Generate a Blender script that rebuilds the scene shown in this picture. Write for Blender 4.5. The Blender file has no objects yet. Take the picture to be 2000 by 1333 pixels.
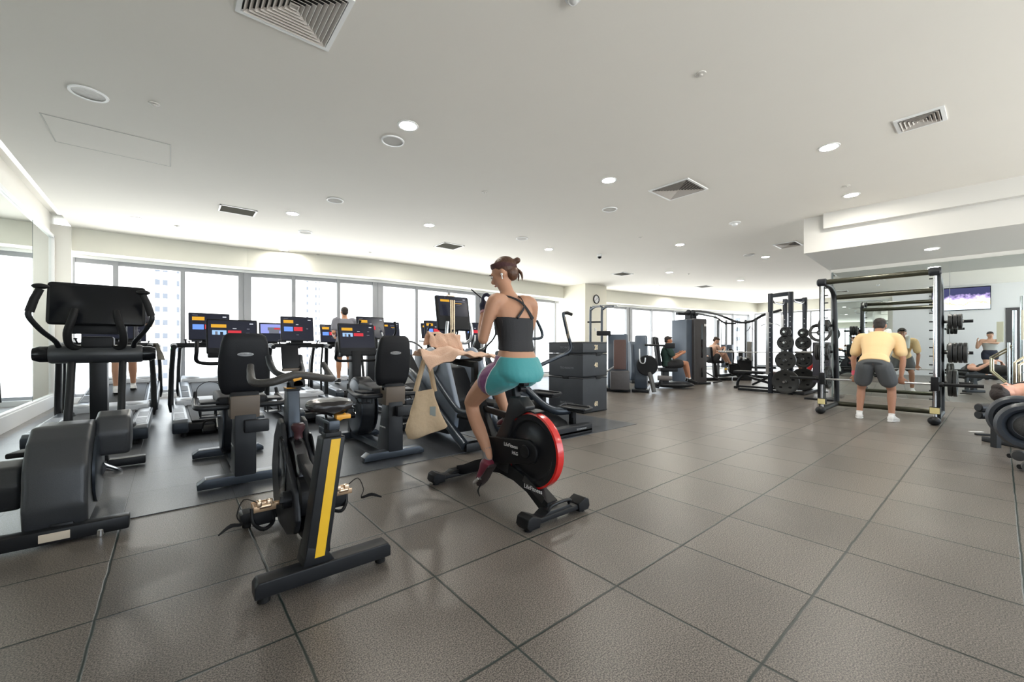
import bpy, bmesh, math, random
from mathutils import Vector, Matrix, Euler
random.seed(7)
PI = math.pi
SC = bpy.context.scene
COL = SC.collection

# ---------------------------------------------------------------- camera
cam_data = bpy.data.cameras.new('camera')
cam_data.sensor_width = 36.0
cam_data.lens = 14.38
cam_data.shift_y = 0.0058
cam_data.clip_start = 0.05
cam_data.clip_end = 500
cam = bpy.data.objects.new('camera', cam_data)
cam.location = (0, 0, 1.11)
cam.rotation_euler = (PI / 2, 0, math.radians(50.05 - 90))
COL.objects.link(cam)
SC.camera = cam

# ---------------------------------------------------------------- world, exposure
SC.view_settings.view_transform = 'Standard'
SC.view_settings.look = 'None'
SC.view_settings.gamma = 1.0
SC.view_settings.use_curve_mapping = False
SC.view_settings.exposure = 1.32
world = bpy.data.worlds.new('daylight')
SC.world = world
world.use_nodes = True
wn = world.node_tree.nodes
# bright hazy sky above, brighter half added below the horizon to lift the ceiling
_l = world.node_tree.links
_tc = wn.new('ShaderNodeTexCoord'); _sp = wn.new('ShaderNodeSeparateXYZ'); _cr = wn.new('ShaderNodeValToRGB')
_mr = wn.new('ShaderNodeMapRange'); _mr.inputs['From Min'].default_value = -1; _mr.inputs['From Max'].default_value = 1
_l.new(_tc.outputs['Generated'], _sp.inputs[0]); _l.new(_sp.outputs[2], _mr.inputs['Value']); _l.new(_mr.outputs[0], _cr.inputs[0])
_cr.color_ramp.elements[0].position = 0.40; _cr.color_ramp.elements[0].color = (1.0, 0.98, 0.95, 1)
_cr.color_ramp.elements[1].position = 0.56; _cr.color_ramp.elements[1].color = (0.42, 0.47, 0.54, 1)
_l.new(_cr.outputs[0], wn['Background'].inputs[0])
wn['Background'].inputs[1].default_value = 3.5
CEIL_LAMP = 170.0        # strength of the recessed downlights
COVE_LAMP = 0.7

# ---------------------------------------------------------------- materials
MATS = {}
def mat(name, col, rough=0.5, metal=0.0, spec=0.5, noise=0.0, nscale=40.0, bump=0.0, emit=None, estr=0.0, alpha=None, coat=0.0, sheen=0.0):
    if name in MATS: return MATS[name]
    m = bpy.data.materials.new(name); m.use_nodes = True
    nt = m.node_tree; b = nt.nodes['Principled BSDF']
    b.inputs['Base Color'].default_value = (*col, 1)
    b.inputs['Roughness'].default_value = rough
    b.inputs['Metallic'].default_value = metal
    b.inputs['Specular IOR Level'].default_value = spec
    if coat: b.inputs['Coat Weight'].default_value = coat; b.inputs['Coat Roughness'].default_value = 0.1
    if sheen: b.inputs['Sheen Weight'].default_value = sheen
    if emit: b.inputs['Emission Color'].default_value = (*emit, 1); b.inputs['Emission Strength'].default_value = estr
    if noise or bump:
        tc = nt.nodes.new('ShaderNodeTexCoord')
        n = nt.nodes.new('ShaderNodeTexNoise'); n.inputs['Scale'].default_value = nscale; n.inputs['Detail'].default_value = 5
        nt.links.new(tc.outputs['Object'], n.inputs['Vector'])
        if noise:
            mx = nt.nodes.new('ShaderNodeMix'); mx.data_type = 'RGBA'
            mx.inputs[6].default_value = (*[c * (1 - noise) for c in col], 1)
            mx.inputs[7].default_value = (*[min(1, c * (1 + noise)) for c in col], 1)
            nt.links.new(n.outputs['Fac'], mx.inputs[0]); nt.links.new(mx.outputs[2], b.inputs['Base Color'])
        if bump:
            bp = nt.nodes.new('ShaderNodeBump'); bp.inputs['Strength'].default_value = bump; bp.inputs['Distance'].default_value = 0.01
            nt.links.new(n.outputs['Fac'], bp.inputs['Height']); nt.links.new(bp.outputs['Normal'], b.inputs['Normal'])
    MATS[name] = m
    return m

def emission(name, col, s):
    m = bpy.data.materials.new(name); m.use_nodes = True
    nt = m.node_tree; nt.nodes.clear()
    e = nt.nodes.new('ShaderNodeEmission'); o = nt.nodes.new('ShaderNodeOutputMaterial')
    e.inputs[0].default_value = (*col, 1); e.inputs[1].default_value = s
    nt.links.new(e.outputs[0], o.inputs[0]); MATS[name] = m
    return m

white_paint = mat('white_paint', (0.80, 0.785, 0.735), 0.7, noise=0.015, nscale=2.0)
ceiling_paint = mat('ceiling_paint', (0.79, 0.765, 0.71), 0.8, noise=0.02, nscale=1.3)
soffit_paint = mat('soffit_paint', (0.74, 0.73, 0.65), 0.75, noise=0.015, nscale=2.0)
grey_paint = mat('grey_paint', (0.66, 0.66, 0.68), 0.6, noise=0.02, nscale=2.0)
white_metal = mat('white_metal', (0.85, 0.86, 0.86), 0.4)
frame_metal = mat('window_frame_metal', (0.30, 0.31, 0.33), 0.5)
blk = mat('black_plastic', (0.009, 0.0095, 0.011), 0.45, spec=0.25, noise=0.15, nscale=60, bump=0.04)
blk_gloss = mat('black_gloss', (0.008, 0.009, 0.011), 0.16, spec=0.3)
blk_metal = mat('black_powder_metal', (0.010, 0.011, 0.013), 0.38, spec=0.3)
blk_rubber = mat('black_rubber', (0.010, 0.010, 0.0105), 0.6, spec=0.3, bump=0.15, nscale=120)
dgrey = mat('dark_grey_plastic', (0.018, 0.020, 0.024), 0.38, spec=0.32, noise=0.08, nscale=30)
steelgrey = mat('anthracite_metal', (0.040, 0.050, 0.064), 0.30, metal=0.4)
bluegrey = mat('blue_grey_shroud', (0.075, 0.095, 0.125), 0.32, noise=0.05, nscale=8)
lightgrey = mat('light_grey_plastic', (0.42, 0.45, 0.50), 0.35)
chrome = mat('chrome', (0.75, 0.76, 0.78), 0.13, metal=1.0)
steel = mat('brushed_steel', (0.55, 0.56, 0.58), 0.28, metal=1.0, noise=0.05, nscale=90)
upholstery = mat('black_upholstery', (0.009, 0.010, 0.013), 0.5, spec=0.3, bump=0.1, nscale=140)
brown_uph = mat('brown_upholstery', (0.07, 0.035, 0.03), 0.5, bump=0.1, nscale=140)
yellow = mat('yellow_plastic', (0.80, 0.47, 0.015), 0.4)
amber = mat('amber_lever', (0.75, 0.35, 0.03), 0.4)
red_gloss = mat('red_gloss', (0.62, 0.012, 0.010), 0.2, coat=0.6)
towel_mat = mat('peach_towel', (0.80, 0.52, 0.37), 0.95, noise=0.06, nscale=90, bump=0.6, sheen=0.4)
canvas = mat('cream_canvas', (0.72, 0.55, 0.36), 0.9, noise=0.06, nscale=30, bump=0.35)
logo_grey = mat('logo_grey', (0.45, 0.46, 0.48), 0.4)
logo_white = mat('logo_white', (0.8, 0.8, 0.8), 0.5)

def mirror_material():
    m = bpy.data.materials.new('mirror_glass'); m.use_nodes = True
    b = m.node_tree.nodes['Principled BSDF']
    b.inputs['Base Color'].default_value = (0.80, 0.855, 0.84, 1); b.inputs['Metallic'].default_value = 1; b.inputs['Roughness'].default_value = 0.0
    return m
mirror_mat = mirror_material()
def glass_material():
    m = bpy.data.materials.new('window_glass'); m.use_nodes = True
    nt = m.node_tree; nt.nodes.clear()
    o = nt.nodes.new('ShaderNodeOutputMaterial'); mx = nt.nodes.new('ShaderNodeMixShader')
    t = nt.nodes.new('ShaderNodeBsdfTransparent'); t.inputs[0].default_value = (0.95, 0.98, 0.975, 1)
    g = nt.nodes.new('ShaderNodeBsdfGlossy'); g.inputs['Roughness'].default_value = 0.0
    f = nt.nodes.new('ShaderNodeLayerWeight'); f.inputs[0].default_value = 0.5
    pw = nt.nodes.new('ShaderNodeMath'); pw.operation = 'POWER'; pw.inputs[1].default_value = 5
    ad = nt.nodes.new('ShaderNodeMath'); ad.operation = 'MULTIPLY_ADD'; ad.inputs[1].default_value = 0.8; ad.inputs[2].default_value = 0.05
    nt.links.new(f.outputs['Facing'], pw.inputs[0]); nt.links.new(pw.outputs[0], ad.inputs[0])
    nt.links.new(ad.outputs[0], mx.inputs[0]); nt.links.new(t.outputs[0], mx.inputs[1]); nt.links.new(g.outputs[0], mx.inputs[2])
    nt.links.new(mx.outputs[0], o.inputs[0])
    return m
glass_mat = glass_material()

TILE, TX, TY = 0.6076, 0.983, 1.144
def floor_material(name, base, dark, rough, line=0.0062):
    """speckled rubber tiles: square grid of grooves, each tile a slightly different tone"""
    m = bpy.data.materials.new(name); m.use_nodes = True
    nt = m.node_tree; L = nt.links; N = nt.nodes.new; b = nt.nodes['Principled BSDF']
    tc = N('ShaderNodeTexCoord'); sx = N('ShaderNodeSeparateXYZ'); L.new(tc.outputs['Object'], sx.inputs[0])
    def mth(op, a, c=None):
        n = N('ShaderNodeMath'); n.operation = op
        for i, v in enumerate((a, c)):
            if v is None: continue
            if isinstance(v, (int, float)): n.inputs[i].default_value = v
            else: L.new(v, n.inputs[i])
        return n.outputs[0]
    wn_ = N('ShaderNodeTexNoise'); wn_.inputs['Scale'].default_value = 9; L.new(tc.outputs['Object'], wn_.inputs['Vector'])
    wob = mth('MULTIPLY', mth('SUBTRACT', wn_.outputs['Fac'], 0.5), 0.008)
    ux = mth('DIVIDE', mth('ADD', mth('SUBTRACT', sx.outputs[0], TX), wob), TILE)
    uy = mth('DIVIDE', mth('ADD', mth('SUBTRACT', sx.outputs[1], TY), wob), TILE)
    dx = mth('ABSOLUTE', mth('SUBTRACT', mth('FRACT', mth('ADD', ux, 0.5)), 0.5))
    dy = mth('ABSOLUTE', mth('SUBTRACT', mth('FRACT', mth('ADD', uy, 0.5)), 0.5))
    d = mth('MINIMUM', dx, dy)
    groove = N('ShaderNodeMapRange'); groove.inputs['From Min'].default_value = line * 0.7; groove.inputs['From Max'].default_value = line * 1.9
    L.new(d, groove.inputs['Value'])
    cell = N('ShaderNodeCombineXYZ'); L.new(mth('FLOOR', ux), cell.inputs[0]); L.new(mth('FLOOR', uy), cell.inputs[1])
    wh = N('ShaderNodeTexWhiteNoise'); wh.noise_dimensions = '2D'; L.new(cell.outputs[0], wh.inputs['Vector'])
    fine = N('ShaderNodeTexNoise'); fine.inputs['Scale'].default_value = 190; fine.inputs['Detail'].default_value = 4; L.new(tc.outputs['Object'], fine.inputs['Vector'])
    big = N('ShaderNodeTexNoise'); big.inputs['Scale'].default_value = 2.3; big.inputs['Detail'].default_value = 5; L.new(tc.outputs['Object'], big.inputs['Vector'])
    cr = N('ShaderNodeValToRGB'); cr.color_ramp.elements[0].position = 0.40; cr.color_ramp.elements[0].color = (*[c * 0.38 for c in base], 1)
    cr.color_ramp.elements[1].position = 0.62; cr.color_ramp.elements[1].color = (*[c * 1.85 for c in base], 1)
    L.new(fine.outputs['Fac'], cr.inputs[0])
    tone = mth('ADD', mth('MULTIPLY', wh.outputs['Value'], 0.22), mth('ADD', mth('MULTIPLY', big.outputs['Fac'], 0.5), 0.67))
    mul = N('ShaderNodeVectorMath'); mul.operation = 'SCALE'; L.new(cr.outputs[0], mul.inputs[0]); L.new(tone, mul.inputs['Scale'])
    mx = N('ShaderNodeMix'); mx.data_type = 'RGBA'; mx.inputs[6].default_value = (*dark, 1)
    L.new(groove.outputs[0], mx.inputs[0]); L.new(mul.outputs[0], mx.inputs[7]); L.new(mx.outputs[2], b.inputs['Base Color'])
    rr = mth('ADD', mth('MULTIPLY', big.outputs['Fac'], 0.08), rough - 0.04)
    L.new(rr, b.inputs['Roughness'])
    bp = N('ShaderNodeBump'); bp.inputs['Strength'].default_value = 0.5; bp.inputs['Distance'].default_value = 0.004
    hgt = mth('ADD', groove.outputs[0], mth('MULTIPLY', fine.outputs['Fac'], 0.12)); L.new(hgt, bp.inputs['Height']); L.new(bp.outputs['Normal'], b.inputs['Normal'])
    b.inputs['Specular IOR Level'].default_value = 0.5
    return m
floor_mat = floor_material('rubber_floor_tiles', (0.125, 0.109, 0.095), (0.010, 0.021, 0.018), 0.37)
mat_mat = floor_material('smooth_rubber_mat', (0.050, 0.054, 0.062), (0.01, 0.01, 0.01), 0.33, line=0.002)

# ---------------------------------------------------------------- mesh collector
def xf(pts, loc=(0, 0, 0), rot=(0, 0, 0)):
    M = Matrix.Translation(loc) @ Euler(rot, 'XYZ').to_matrix().to_4x4()
    return [M @ Vector(p) for p in pts]

class MB:
    """collects shapes; build() links them as ONE mesh object"""
    def __init__(s): s.v = []; s.f = []
    def add(s, vs, fs):
        o = len(s.v); s.v += [Vector(p) for p in vs]; s.f += [tuple(i + o for i in f) for f in fs]; return s
    def addbm(s, bm):
        bm.verts.ensure_lookup_table(); bm.verts.index_update()
        s.add([v.co.copy() for v in bm.verts], [[v.index for v in f.verts] for f in bm.faces]); bm.free(); return s
    def box(s, c, size, rot=(0, 0, 0), bev=0.0, seg=2, taper=None):
        bm = bmesh.new(); bmesh.ops.create_cube(bm, size=1)
        for v in bm.verts:
            if taper and v.co.z > 0: v.co.x *= taper[0]; v.co.y *= taper[1]
            v.co.x *= size[0]; v.co.y *= size[1]; v.co.z *= size[2]
        if bev: bmesh.ops.bevel(bm, geom=bm.edges[:], offset=bev, segments=seg, affect='EDGES', profile=0.6)
        bmesh.ops.transform(bm, matrix=Matrix.Translation(c) @ Euler(rot, 'XYZ').to_matrix().to_4x4(), verts=bm.verts)
        return s.addbm(bm)
    def prism(s, pts, a, b, axis='x', bev=0.0, seg=2):
        """2D outline pts extruded from a to b. axis x: pts are (y,z); axis y: (x,z); axis z: (x,y)"""
        def m(p, t): return {'x': (t, p[0], p[1]), 'y': (p[0], t, p[1]), 'z': (p[0], p[1], t)}[axis]
        bm = bmesh.new(); A = [bm.verts.new(m(p, a)) for p in pts]; B = [bm.verts.new(m(p, b)) for p in pts]; n = len(pts)
        bm.faces.new(A); bm.faces.new(B[::-1])
        for i in range(n): bm.faces.new((A[i], B[i], B[(i + 1) % n], A[(i + 1) % n]))
        bmesh.ops.recalc_face_normals(bm, faces=bm.faces[:])
        if bev: bmesh.ops.bevel(bm, geom=bm.edges[:], offset=bev, segments=seg, affect='EDGES', profile=0.6)
        bmesh.ops.triangulate(bm, faces=[f for f in bm.faces if len(f.verts) > 4])
        return s.addbm(bm)
    def tube(s, pts, r, seg=12, flat=1.0, smooth=0, up=None):
        """tube through pts; r a number or a list; flat squashes one cross axis"""
        P = [Vector(p) for p in pts]
        if isinstance(r, (int, float)): rs = [r] * len(P)
        else: rs = list(r)
        if smooth:
            Q = []; RR = []
            n = len(P)
            for i in range(n - 1):
                p0 = P[max(i - 1, 0)]; p1 = P[i]; p2 = P[i + 1]; p3 = P[min(i + 2, n - 1)]
                for k in range(smooth):
                    t = k / smooth
                    Q.append(0.5 * ((2 * p1) + (p2 - p0) * t + (2 * p0 - 5 * p1 + 4 * p2 - p3) * t * t + (3 * p1 - p0 - 3 * p2 + p3) * t ** 3))
                    RR.append(rs[i] * (1 - t) + rs[i + 1] * t)
            Q.append(P[-1]); RR.append(rs[-1]); P, rs = Q, RR
        n = len(P); V = []; Fc = []; nrm = None
        for i in range(n):
            if i == 0: t = (P[1] - P[0]).normalized()
            elif i == n - 1: t = (P[-1] - P[-2]).normalized()
            else: t = ((P[i + 1] - P[i]).normalized() + (P[i] - P[i - 1]).normalized()).normalized()
            if nrm is None:
                ref = Vector(up) if up else (Vector((0, 0, 1)) if abs(t.z) < 0.9 else Vector((1, 0, 0)))
                nrm = (ref - t * ref.dot(t)).normalized()
            else: nrm = (nrm - t * nrm.dot(t)).normalized()
            bi = t.cross(nrm); k = 1.0
            if 0 < i < n - 1:
                c = (P[i + 1] - P[i]).normalized().dot((P[i] - P[i - 1]).normalized()); k = 1 / math.sqrt(max(0.35, (1 + c) / 2))
            for j in range(seg):
                a = 2 * PI * j / seg
                V.append(P[i] + nrm * math.cos(a) * rs[i] * flat + bi * math.sin(a) * rs[i] * (k if k < 1.3 else 1.3))
        for i in range(n - 1):
            for j in range(seg): Fc.append((i * seg + j, i * seg + (j + 1) % seg, (i + 1) * seg + (j + 1) % seg, (i + 1) * seg + j))
        Fc.append(tuple(range(seg))[::-1]); Fc.append(tuple((n - 1) * seg + j for j in range(seg)))
        return s.add(V, Fc)
    def bar(s, p0, p1, w, h, bev=0.004, roll=0.0):
        """rectangular bar from p0 to p1"""
        p0 = Vector(p0); p1 = Vector(p1); d = p1 - p0; L = d.length
        q = d.to_track_quat('Y', 'Z'); bm = bmesh.new(); bmesh.ops.create_cube(bm, size=1)
        for v in bm.verts: v.co.x *= w; v.co.y *= L; v.co.z *= h
        if bev: bmesh.ops.bevel(bm, geom=bm.edges[:], offset=bev, segments=2, affect='EDGES', profile=0.6)
        M = Matrix.Translation((p0 + p1) / 2) @ q.to_matrix().to_4x4() @ Matrix.Rotation(roll, 4, 'Y')
        bmesh.ops.transform(bm, matrix=M, verts=bm.verts); return s.addbm(bm)
    def lathe(s, prof, c=(0, 0, 0), axis='z', seg=32, sy=1.0, ring=False, cap=True):
        """prof: list of (radius, height) revolved about axis"""
        V = []; Fc = []; n = len(prof)
        for (r, h) in prof:
            for j in range(seg):
                a = 2 * PI * j / seg; x = r * math.cos(a); y = r * math.sin(a) * sy
                p = {'z': (x, y, h), 'x': (h, x, y), 'y': (x, h, y)}[axis]
                V.append((p[0] + c[0], p[1] + c[1], p[2] + c[2]))
        for i in range(n - 1):
            for j in range(seg): Fc.append((i * seg + j, i * seg + (j + 1) % seg, (i + 1) * seg + (j + 1) % seg, (i + 1) * seg + j))
        if ring:
            for j in range(seg): Fc.append(((n - 1) * seg + j, (n - 1) * seg + (j + 1) % seg, (j + 1) % seg, j))
            return s.add(V, Fc)
        if not cap: return s.add(V, Fc)
        if prof[0][0] > 1e-5: Fc.append(tuple(range(seg))[::-1])
        if prof[-1][0] > 1e-5: Fc.append(tuple((n - 1) * seg + j for j in range(seg)))
        return s.add(V, Fc)
    def cyl(s, c, r, h, axis='z', seg=24, bev=0.0):
        b = min(bev, r * 0.5, h * 0.5)
        p = [(r - b, -h / 2), (r, -h / 2 + b), (r, h / 2 - b), (r - b, h / 2)] if b else [(r, -h / 2), (r, h / 2)]
        return s.lathe(p, c, axis, seg)
    def column(s, p0, p1, w, d, bev=0.0):
        """leaning box post: level ends of size w by d at p0 and p1"""
        bm = bmesh.new(); bmesh.ops.create_cube(bm, size=1)
        for v in bm.verts:
            k = p1 if v.co.z > 0 else p0
            v.co = Vector((k[0] + v.co.x * w, k[1] + v.co.y * d, k[2]))
        if bev: bmesh.ops.bevel(bm, geom=bm.edges[:], offset=bev, segments=3, affect='EDGES', profile=0.6)
        return s.addbm(bm)
    def ell(s, c, rad, rot=(0, 0, 0), seg=20, rings=12, sq=1.0):
        V = []; Fc = []
        def pw(x): return math.copysign(abs(x) ** sq, x)
        for i in range(rings + 1):
            ph = PI * i / rings
            for j in range(seg):
                a = 2 * PI * j / seg
                V.append((rad[0] * pw(math.sin(ph)) * pw(math.cos(a)), rad[1] * pw(math.sin(ph)) * pw(math.sin(a)), rad[2] * pw(math.cos(ph))))
        for i in range(rings):
            for j in range(seg): Fc.append((i * seg + j, (i + 1) * seg + j, (i + 1) * seg + (j + 1) % seg, i * seg + (j + 1) % seg))
        return s.add(xf(V, c, rot), Fc)
    def loft(s, rings):
        """rings: lists of equally many points, joined in order and capped"""
        n = len(rings[0]); V = [p for r in rings for p in r]; Fc = []
        for i in range(len(rings) - 1):
            for j in range(n): Fc.append((i * n + j, i * n + (j + 1) % n, (i + 1) * n + (j + 1) % n, (i + 1) * n + j))
        Fc.append(tuple(range(n))[::-1]); Fc.append(tuple((len(rings) - 1) * n + j for j in range(n)))
        return s.add(V, Fc)
    def xform(s, loc=(0, 0, 0), rot=(0, 0, 0), start=0):
        M = Matrix.Translation(loc) @ Euler(rot, 'XYZ').to_matrix().to_4x4()
        for i in range(start, len(s.v)): s.v[i] = M @ s.v[i]
        return s
    def merge(s, o): return s.add(o.v, o.f)
    def build(s, name, m, parent=None, loc=None, smooth=True, angle=35, weld=True):
        me = bpy.data.meshes.new(name)
        bm = bmesh.new()
        vs = [bm.verts.new(p) for p in s.v]
        for f in s.f:
            try: bm.faces.new([vs[i] for i in f])
            except ValueError: pass
        if weld: bmesh.ops.remove_doubles(bm, verts=bm.verts, dist=1e-6)
        bmesh.ops.recalc_face_normals(bm, faces=bm.faces[:])
        bm.to_mesh(me); bm.free()
        if m is not None: me.materials.append(m)
        if smooth:
            for p in me.polygons: p.use_smooth = True
            me.set_sharp_from_angle(angle=math.radians(angle))
        o = bpy.data.objects.new(name, me); COL.objects.link(o)
        if parent: o.parent = parent
        if loc: o.location = loc
        return o

def tag(o, label=None, cat=None, group=None, kind=None):
    if label: o['label'] = label
    if cat: o['category'] = cat
    if group: o['group'] = group
    if kind: o['kind'] = kind
    return o
def thing(name, label, cat, loc=(0, 0, 0), rz=0.0, group=None):
    o = bpy.data.objects.new(name, None); COL.objects.link(o); o.empty_display_size = 0.2
    o.location = loc; o.rotation_euler = (0, 0, rz)
    return tag(o, label, cat, group)
KIDS = {}
def dup(root, loc, rz=None, label=None, group=None):
    """a copy of a thing with copies of its parts and sub-parts"""
    def kids(o): return [c for c in COL.objects if c.parent is o]
    def cp(o, parent):
        c = o.copy(); COL.objects.link(c); c.parent = parent
        for k in kids(o): cp(k, c)
        return c
    c = cp(root, None); c.location = loc
    if rz is not None: c.rotation_euler = (0, 0, rz)
    if label: c['label'] = label
    if group: c['group'] = group
    return c
def struct(name, mb, m, smooth=False):
    o = mb.build(name, m, smooth=smooth); o['kind'] = 'structure'; return o
def text(body, size, m, loc, rot, parent, name='lettering', extrude=0.001, align='CENTER', bold=0.0, sx=1.0):
    cu = bpy.data.curves.new(name, 'FONT'); cu.body = body; cu.size = size; cu.extrude = extrude; cu.offset = bold
    cu.align_x = align; cu.align_y = 'CENTER'
    t = bpy.data.objects.new(name, cu); t.location = loc; t.rotation_euler = rot; t.scale = (sx, 1, 1)
    COL.objects.link(t)
    cu.resolution_u = 2
    me = bpy.data.meshes.new_from_object(t.evaluated_get(bpy.context.evaluated_depsgraph_get()))
    bpy.data.objects.remove(t); bpy.data.curves.remove(cu)
    t = bpy.data.objects.new(name, me); t.location = loc; t.rotation_euler = rot; t.scale = (sx, 1, 1)
    COL.objects.link(t); t.parent = parent; me.materials.clear(); me.materials.append(m)
    return t
# ================================================================ THE ROOM
H = 3.4            # main ceiling
WY = [(-1.75, 11.42), (-0.3, 11.4), (1.38, 11.25), (2.5, 10.95), (3.6, 10.75), (4.45, 10.62), (6.0, 10.6), (7.9, 10.65), (11.9, 10.65)]   # line of the window soffit
def wy(x):
    for (x0, y0), (x1, y1) in zip(WY, WY[1:]):
        if x <= x1: return y0 + (y1 - y0) * (x - x0) / (x1 - x0)
    return WY[-1][1]

OUT = [(-1.9, -4.5), (24.6, -4.5), (24.6, 8.55), (20.0, 9.72), (17.0, 10.3), (14.6, 10.68), (12.7, 10.95), (12.7, 11.25), (7.9, 11.22), (4.45, 11.2), (3.6, 11.33), (1.38, 11.8), (-1.9, 11.97)]
fl = MB().prism(OUT, -0.1, 0.0, 'z'); struct('floor', fl, floor_mat)
# ceiling
ce = MB().prism([(max(a, -1.43), b) for a, b in OUT], H, H + 0.2, 'z'); struct('ceiling', ce, ceiling_paint)
# left wall, mirror, cove
lw = MB().box((-1.79, 6.5, 1.75), (0.2, 10.5, 3.7)); lw.box((-1.55, 6.5, 3.62), (0.3, 10.5, 0.06)); struct('wall_left', lw, white_paint)
base = MB().box((-1.665, 6.5, 0.105), (0.07, 10.2, 0.21), bev=0.004); struct('baseboard_left', base, white_metal)
lm = tag(MB().box((-1.68, 6.4, 1.68), (0.02, 9.7, 2.9)).build('wall_mirror', mirror_mat, smooth=False), 'long wall mirror on the left wall reflecting the windows', 'mirror')
fr = MB()
fr.box((-1.665, 6.4, 3.16), (0.06, 9.8, 0.05), bev=0.004); fr.box((-1.665, 6.4, 0.225), (0.05, 9.8, 0.03), bev=0.004)
fr.box((-1.665, 11.27, 1.68), (0.06, 0.05, 3.0), bev=0.004)
fr.build('mirror_frame', white_metal, lm, smooth=False)
mat('mirror_seam', (0.2, 0.23, 0.23), 0.5)
for y in (3.4, 6.6, 9.9): MB().box((-1.669, y, 1.68), (0.004, 0.006, 2.9)).build('mirror_seam', MATS['mirror_seam'], lm, smooth=False)
post = MB().box((-1.56, 11.42, 1.7), (0.26, 0.14, 3.4)); struct('trim_1', post, white_paint)
cove = MB().box((-1.56, 6.4, 3.575), (0.06, 9.6, 0.02)).build('cove_light_strip', emission('cove_glow', (1.0, 0.98, 0.94), COVE_LAMP), smooth=False)
tag(cove, 'long linear light in the ceiling slot above the left mirror', 'light')
# wall that steps out beside the camera, and the walls behind
wb = MB().box((-0.55, -1.5, 1.7), (0.2, 5.8, 3.4)); struct('wall_back', wb, grey_paint)
wj = MB().box((-1.15, 1.3, 1.7), (1.1, 0.2, 3.4)); struct('wall_step', wj, white_paint)
we = MB().box((12.1, -4.4, 3.2), (25.0, 0.2, 0.5)); we.box((17.6, -4.4, 1.6), (14.0, 0.2, 3.2)); struct('wall_rear', we, white_paint)
rf = MB(); rg = MB()  # window row added in the unseen rear wall to light the near room evenly
for k in range(9): rf.box((-0.4 + k * 1.36, -4.4, 1.48), (0.07, 0.1, 2.95))
rf.box((5.1, -4.4, 0.05), (11.2, 0.2, 0.1))
rg.add([(-0.4, -4.4, 0.1), (10.6, -4.4, 0.1), (10.6, -4.4, 2.95), (-0.4, -4.4, 2.95)], [(0, 1, 2, 3)])
ro = struct('window_8', rf, frame_metal); rg.build('window_glass', glass_mat, ro, smooth=False)
# windows: soffit along the facade
sf = MB()
for (x0, y0), (x1, y1) in zip(WY, WY[1:]):
    sf.prism([(x0, y0), (x1 + 0.001, y1), (x1 + 0.001, y1 + 1.2), (x0, y0 + 1.2)], 2.96, H + 0.02, 'z')
struct('wall_front_soffit', sf, soffit_paint)
hd = MB()
for (x0, y0), (x1, y1) in zip(WY, WY[1:]):
    hd.prism([(x0, y0 + 0.42), (x1, y1 + 0.42), (x1, y1 + 0.60), (x0, y0 + 0.60)], 2.90, 2.961, 'z')
    hd.prism([(x0, y0 + 0.36), (x1, y1 + 0.36), (x1, y1 + 0.80), (x0, y0 + 0.80)], 0.0, 0.10, 'z')
struct('wall_front_sill', hd, white_metal)
def facade(n, xs, thick, off, zb=0.10, zt=2.90, line=wy, flip=False):
    """one glazed bay: frame + panes, xs = mullion positions along the facade"""
    f = MB(); g = MB()
    for i, x in enumerate(xs):
        w = thick + 0.05 if i in (0, len(xs) - 1) else 0.085
        f.box((x, line(x) + off, (zb + zt) / 2), (w, 0.12, zt - zb))
    for a, b in zip(xs, xs[1:]):
        pa = (a, line(a) + off); pb = (b, line(b) + off)
        for z, hh in ((zt - 0.045, 0.09), (zb + 0.03, 0.06)):
            f.bar((pa[0], pa[1], z), (pb[0], pb[1], z), 0.08, hh, bev=0)
        g.add([(pa[0], pa[1], zb), (pb[0], pb[1], zb), (pb[0], pb[1], zt), (pa[0], pa[1], zt)], [(0, 1, 2, 3)])
    o = struct('window_%d' % n, f, frame_metal)
    p = g.build('window_glass', glass_mat, o, smooth=False)
    return o
facade(1, [-1.52, -0.86, 0.23, 1.34], 0.10, 0.5)
facade(2, [1.45, 2.4, 3.43, 4.36], 0.10, 0.5)
facade(3, [4.5, 5.59, 6.7, 7.80], 0.10, 0.5)
facade(4, [7.98, 9.2, 10.4, 11.5, 11.9], 0.10, 0.5)
# column with its clock
cl = MB().box((12.1, 10.25, 1.7), (1.24, 1.3, 3.4)); struct('column', cl, mat('column_paint', (0.80, 0.77, 0.66), 0.75))
# facade beyond the column
FX = [(12.72, 10.35), (14.6, 10.1), (17.0, 9.75), (20.0, 9.15), (23.8, 8.2)]
def fy(x):
    for (x0, y0), (x1, y1) in zip(FX, FX[1:]):
        if x <= x1: return y0 + (y1 - y0) * (x - x0) / (x1 - x0)
    return FX[-1][1]
sf = MB(); hd = MB()
for (x0, y0), (x1, y1) in zip(FX, FX[1:]):
    sf.prism([(x0, y0), (x1, y1), (x1, y1 + 1.2), (x0, y0 + 1.2)], 2.92, H + 0.02, 'z')
    hd.prism([(x0, y0 + 0.42), (x1, y1 + 0.42), (x1, y1 + 0.60), (x0, y0 + 0.60)], 2.84, 2.921, 'z')
    hd.prism([(x0, y0 + 0.36), (x1, y1 + 0.36), (x1, y1 + 0.80), (x0, y0 + 0.80)], 0.0, 0.10, 'z')
struct('wall_far_soffit', sf, soffit_paint); struct('wall_far_sill', hd, white_metal)
facade(5, [12.75, 14.05, 15.35], 0.16, 0.5, zt=2.84, line=fy)
facade(6, [15.55, 16.9, 18.35, 19.85, 21.3, 22.6, 23.9], 0.12, 0.5, zt=2.84, line=fy)
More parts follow.
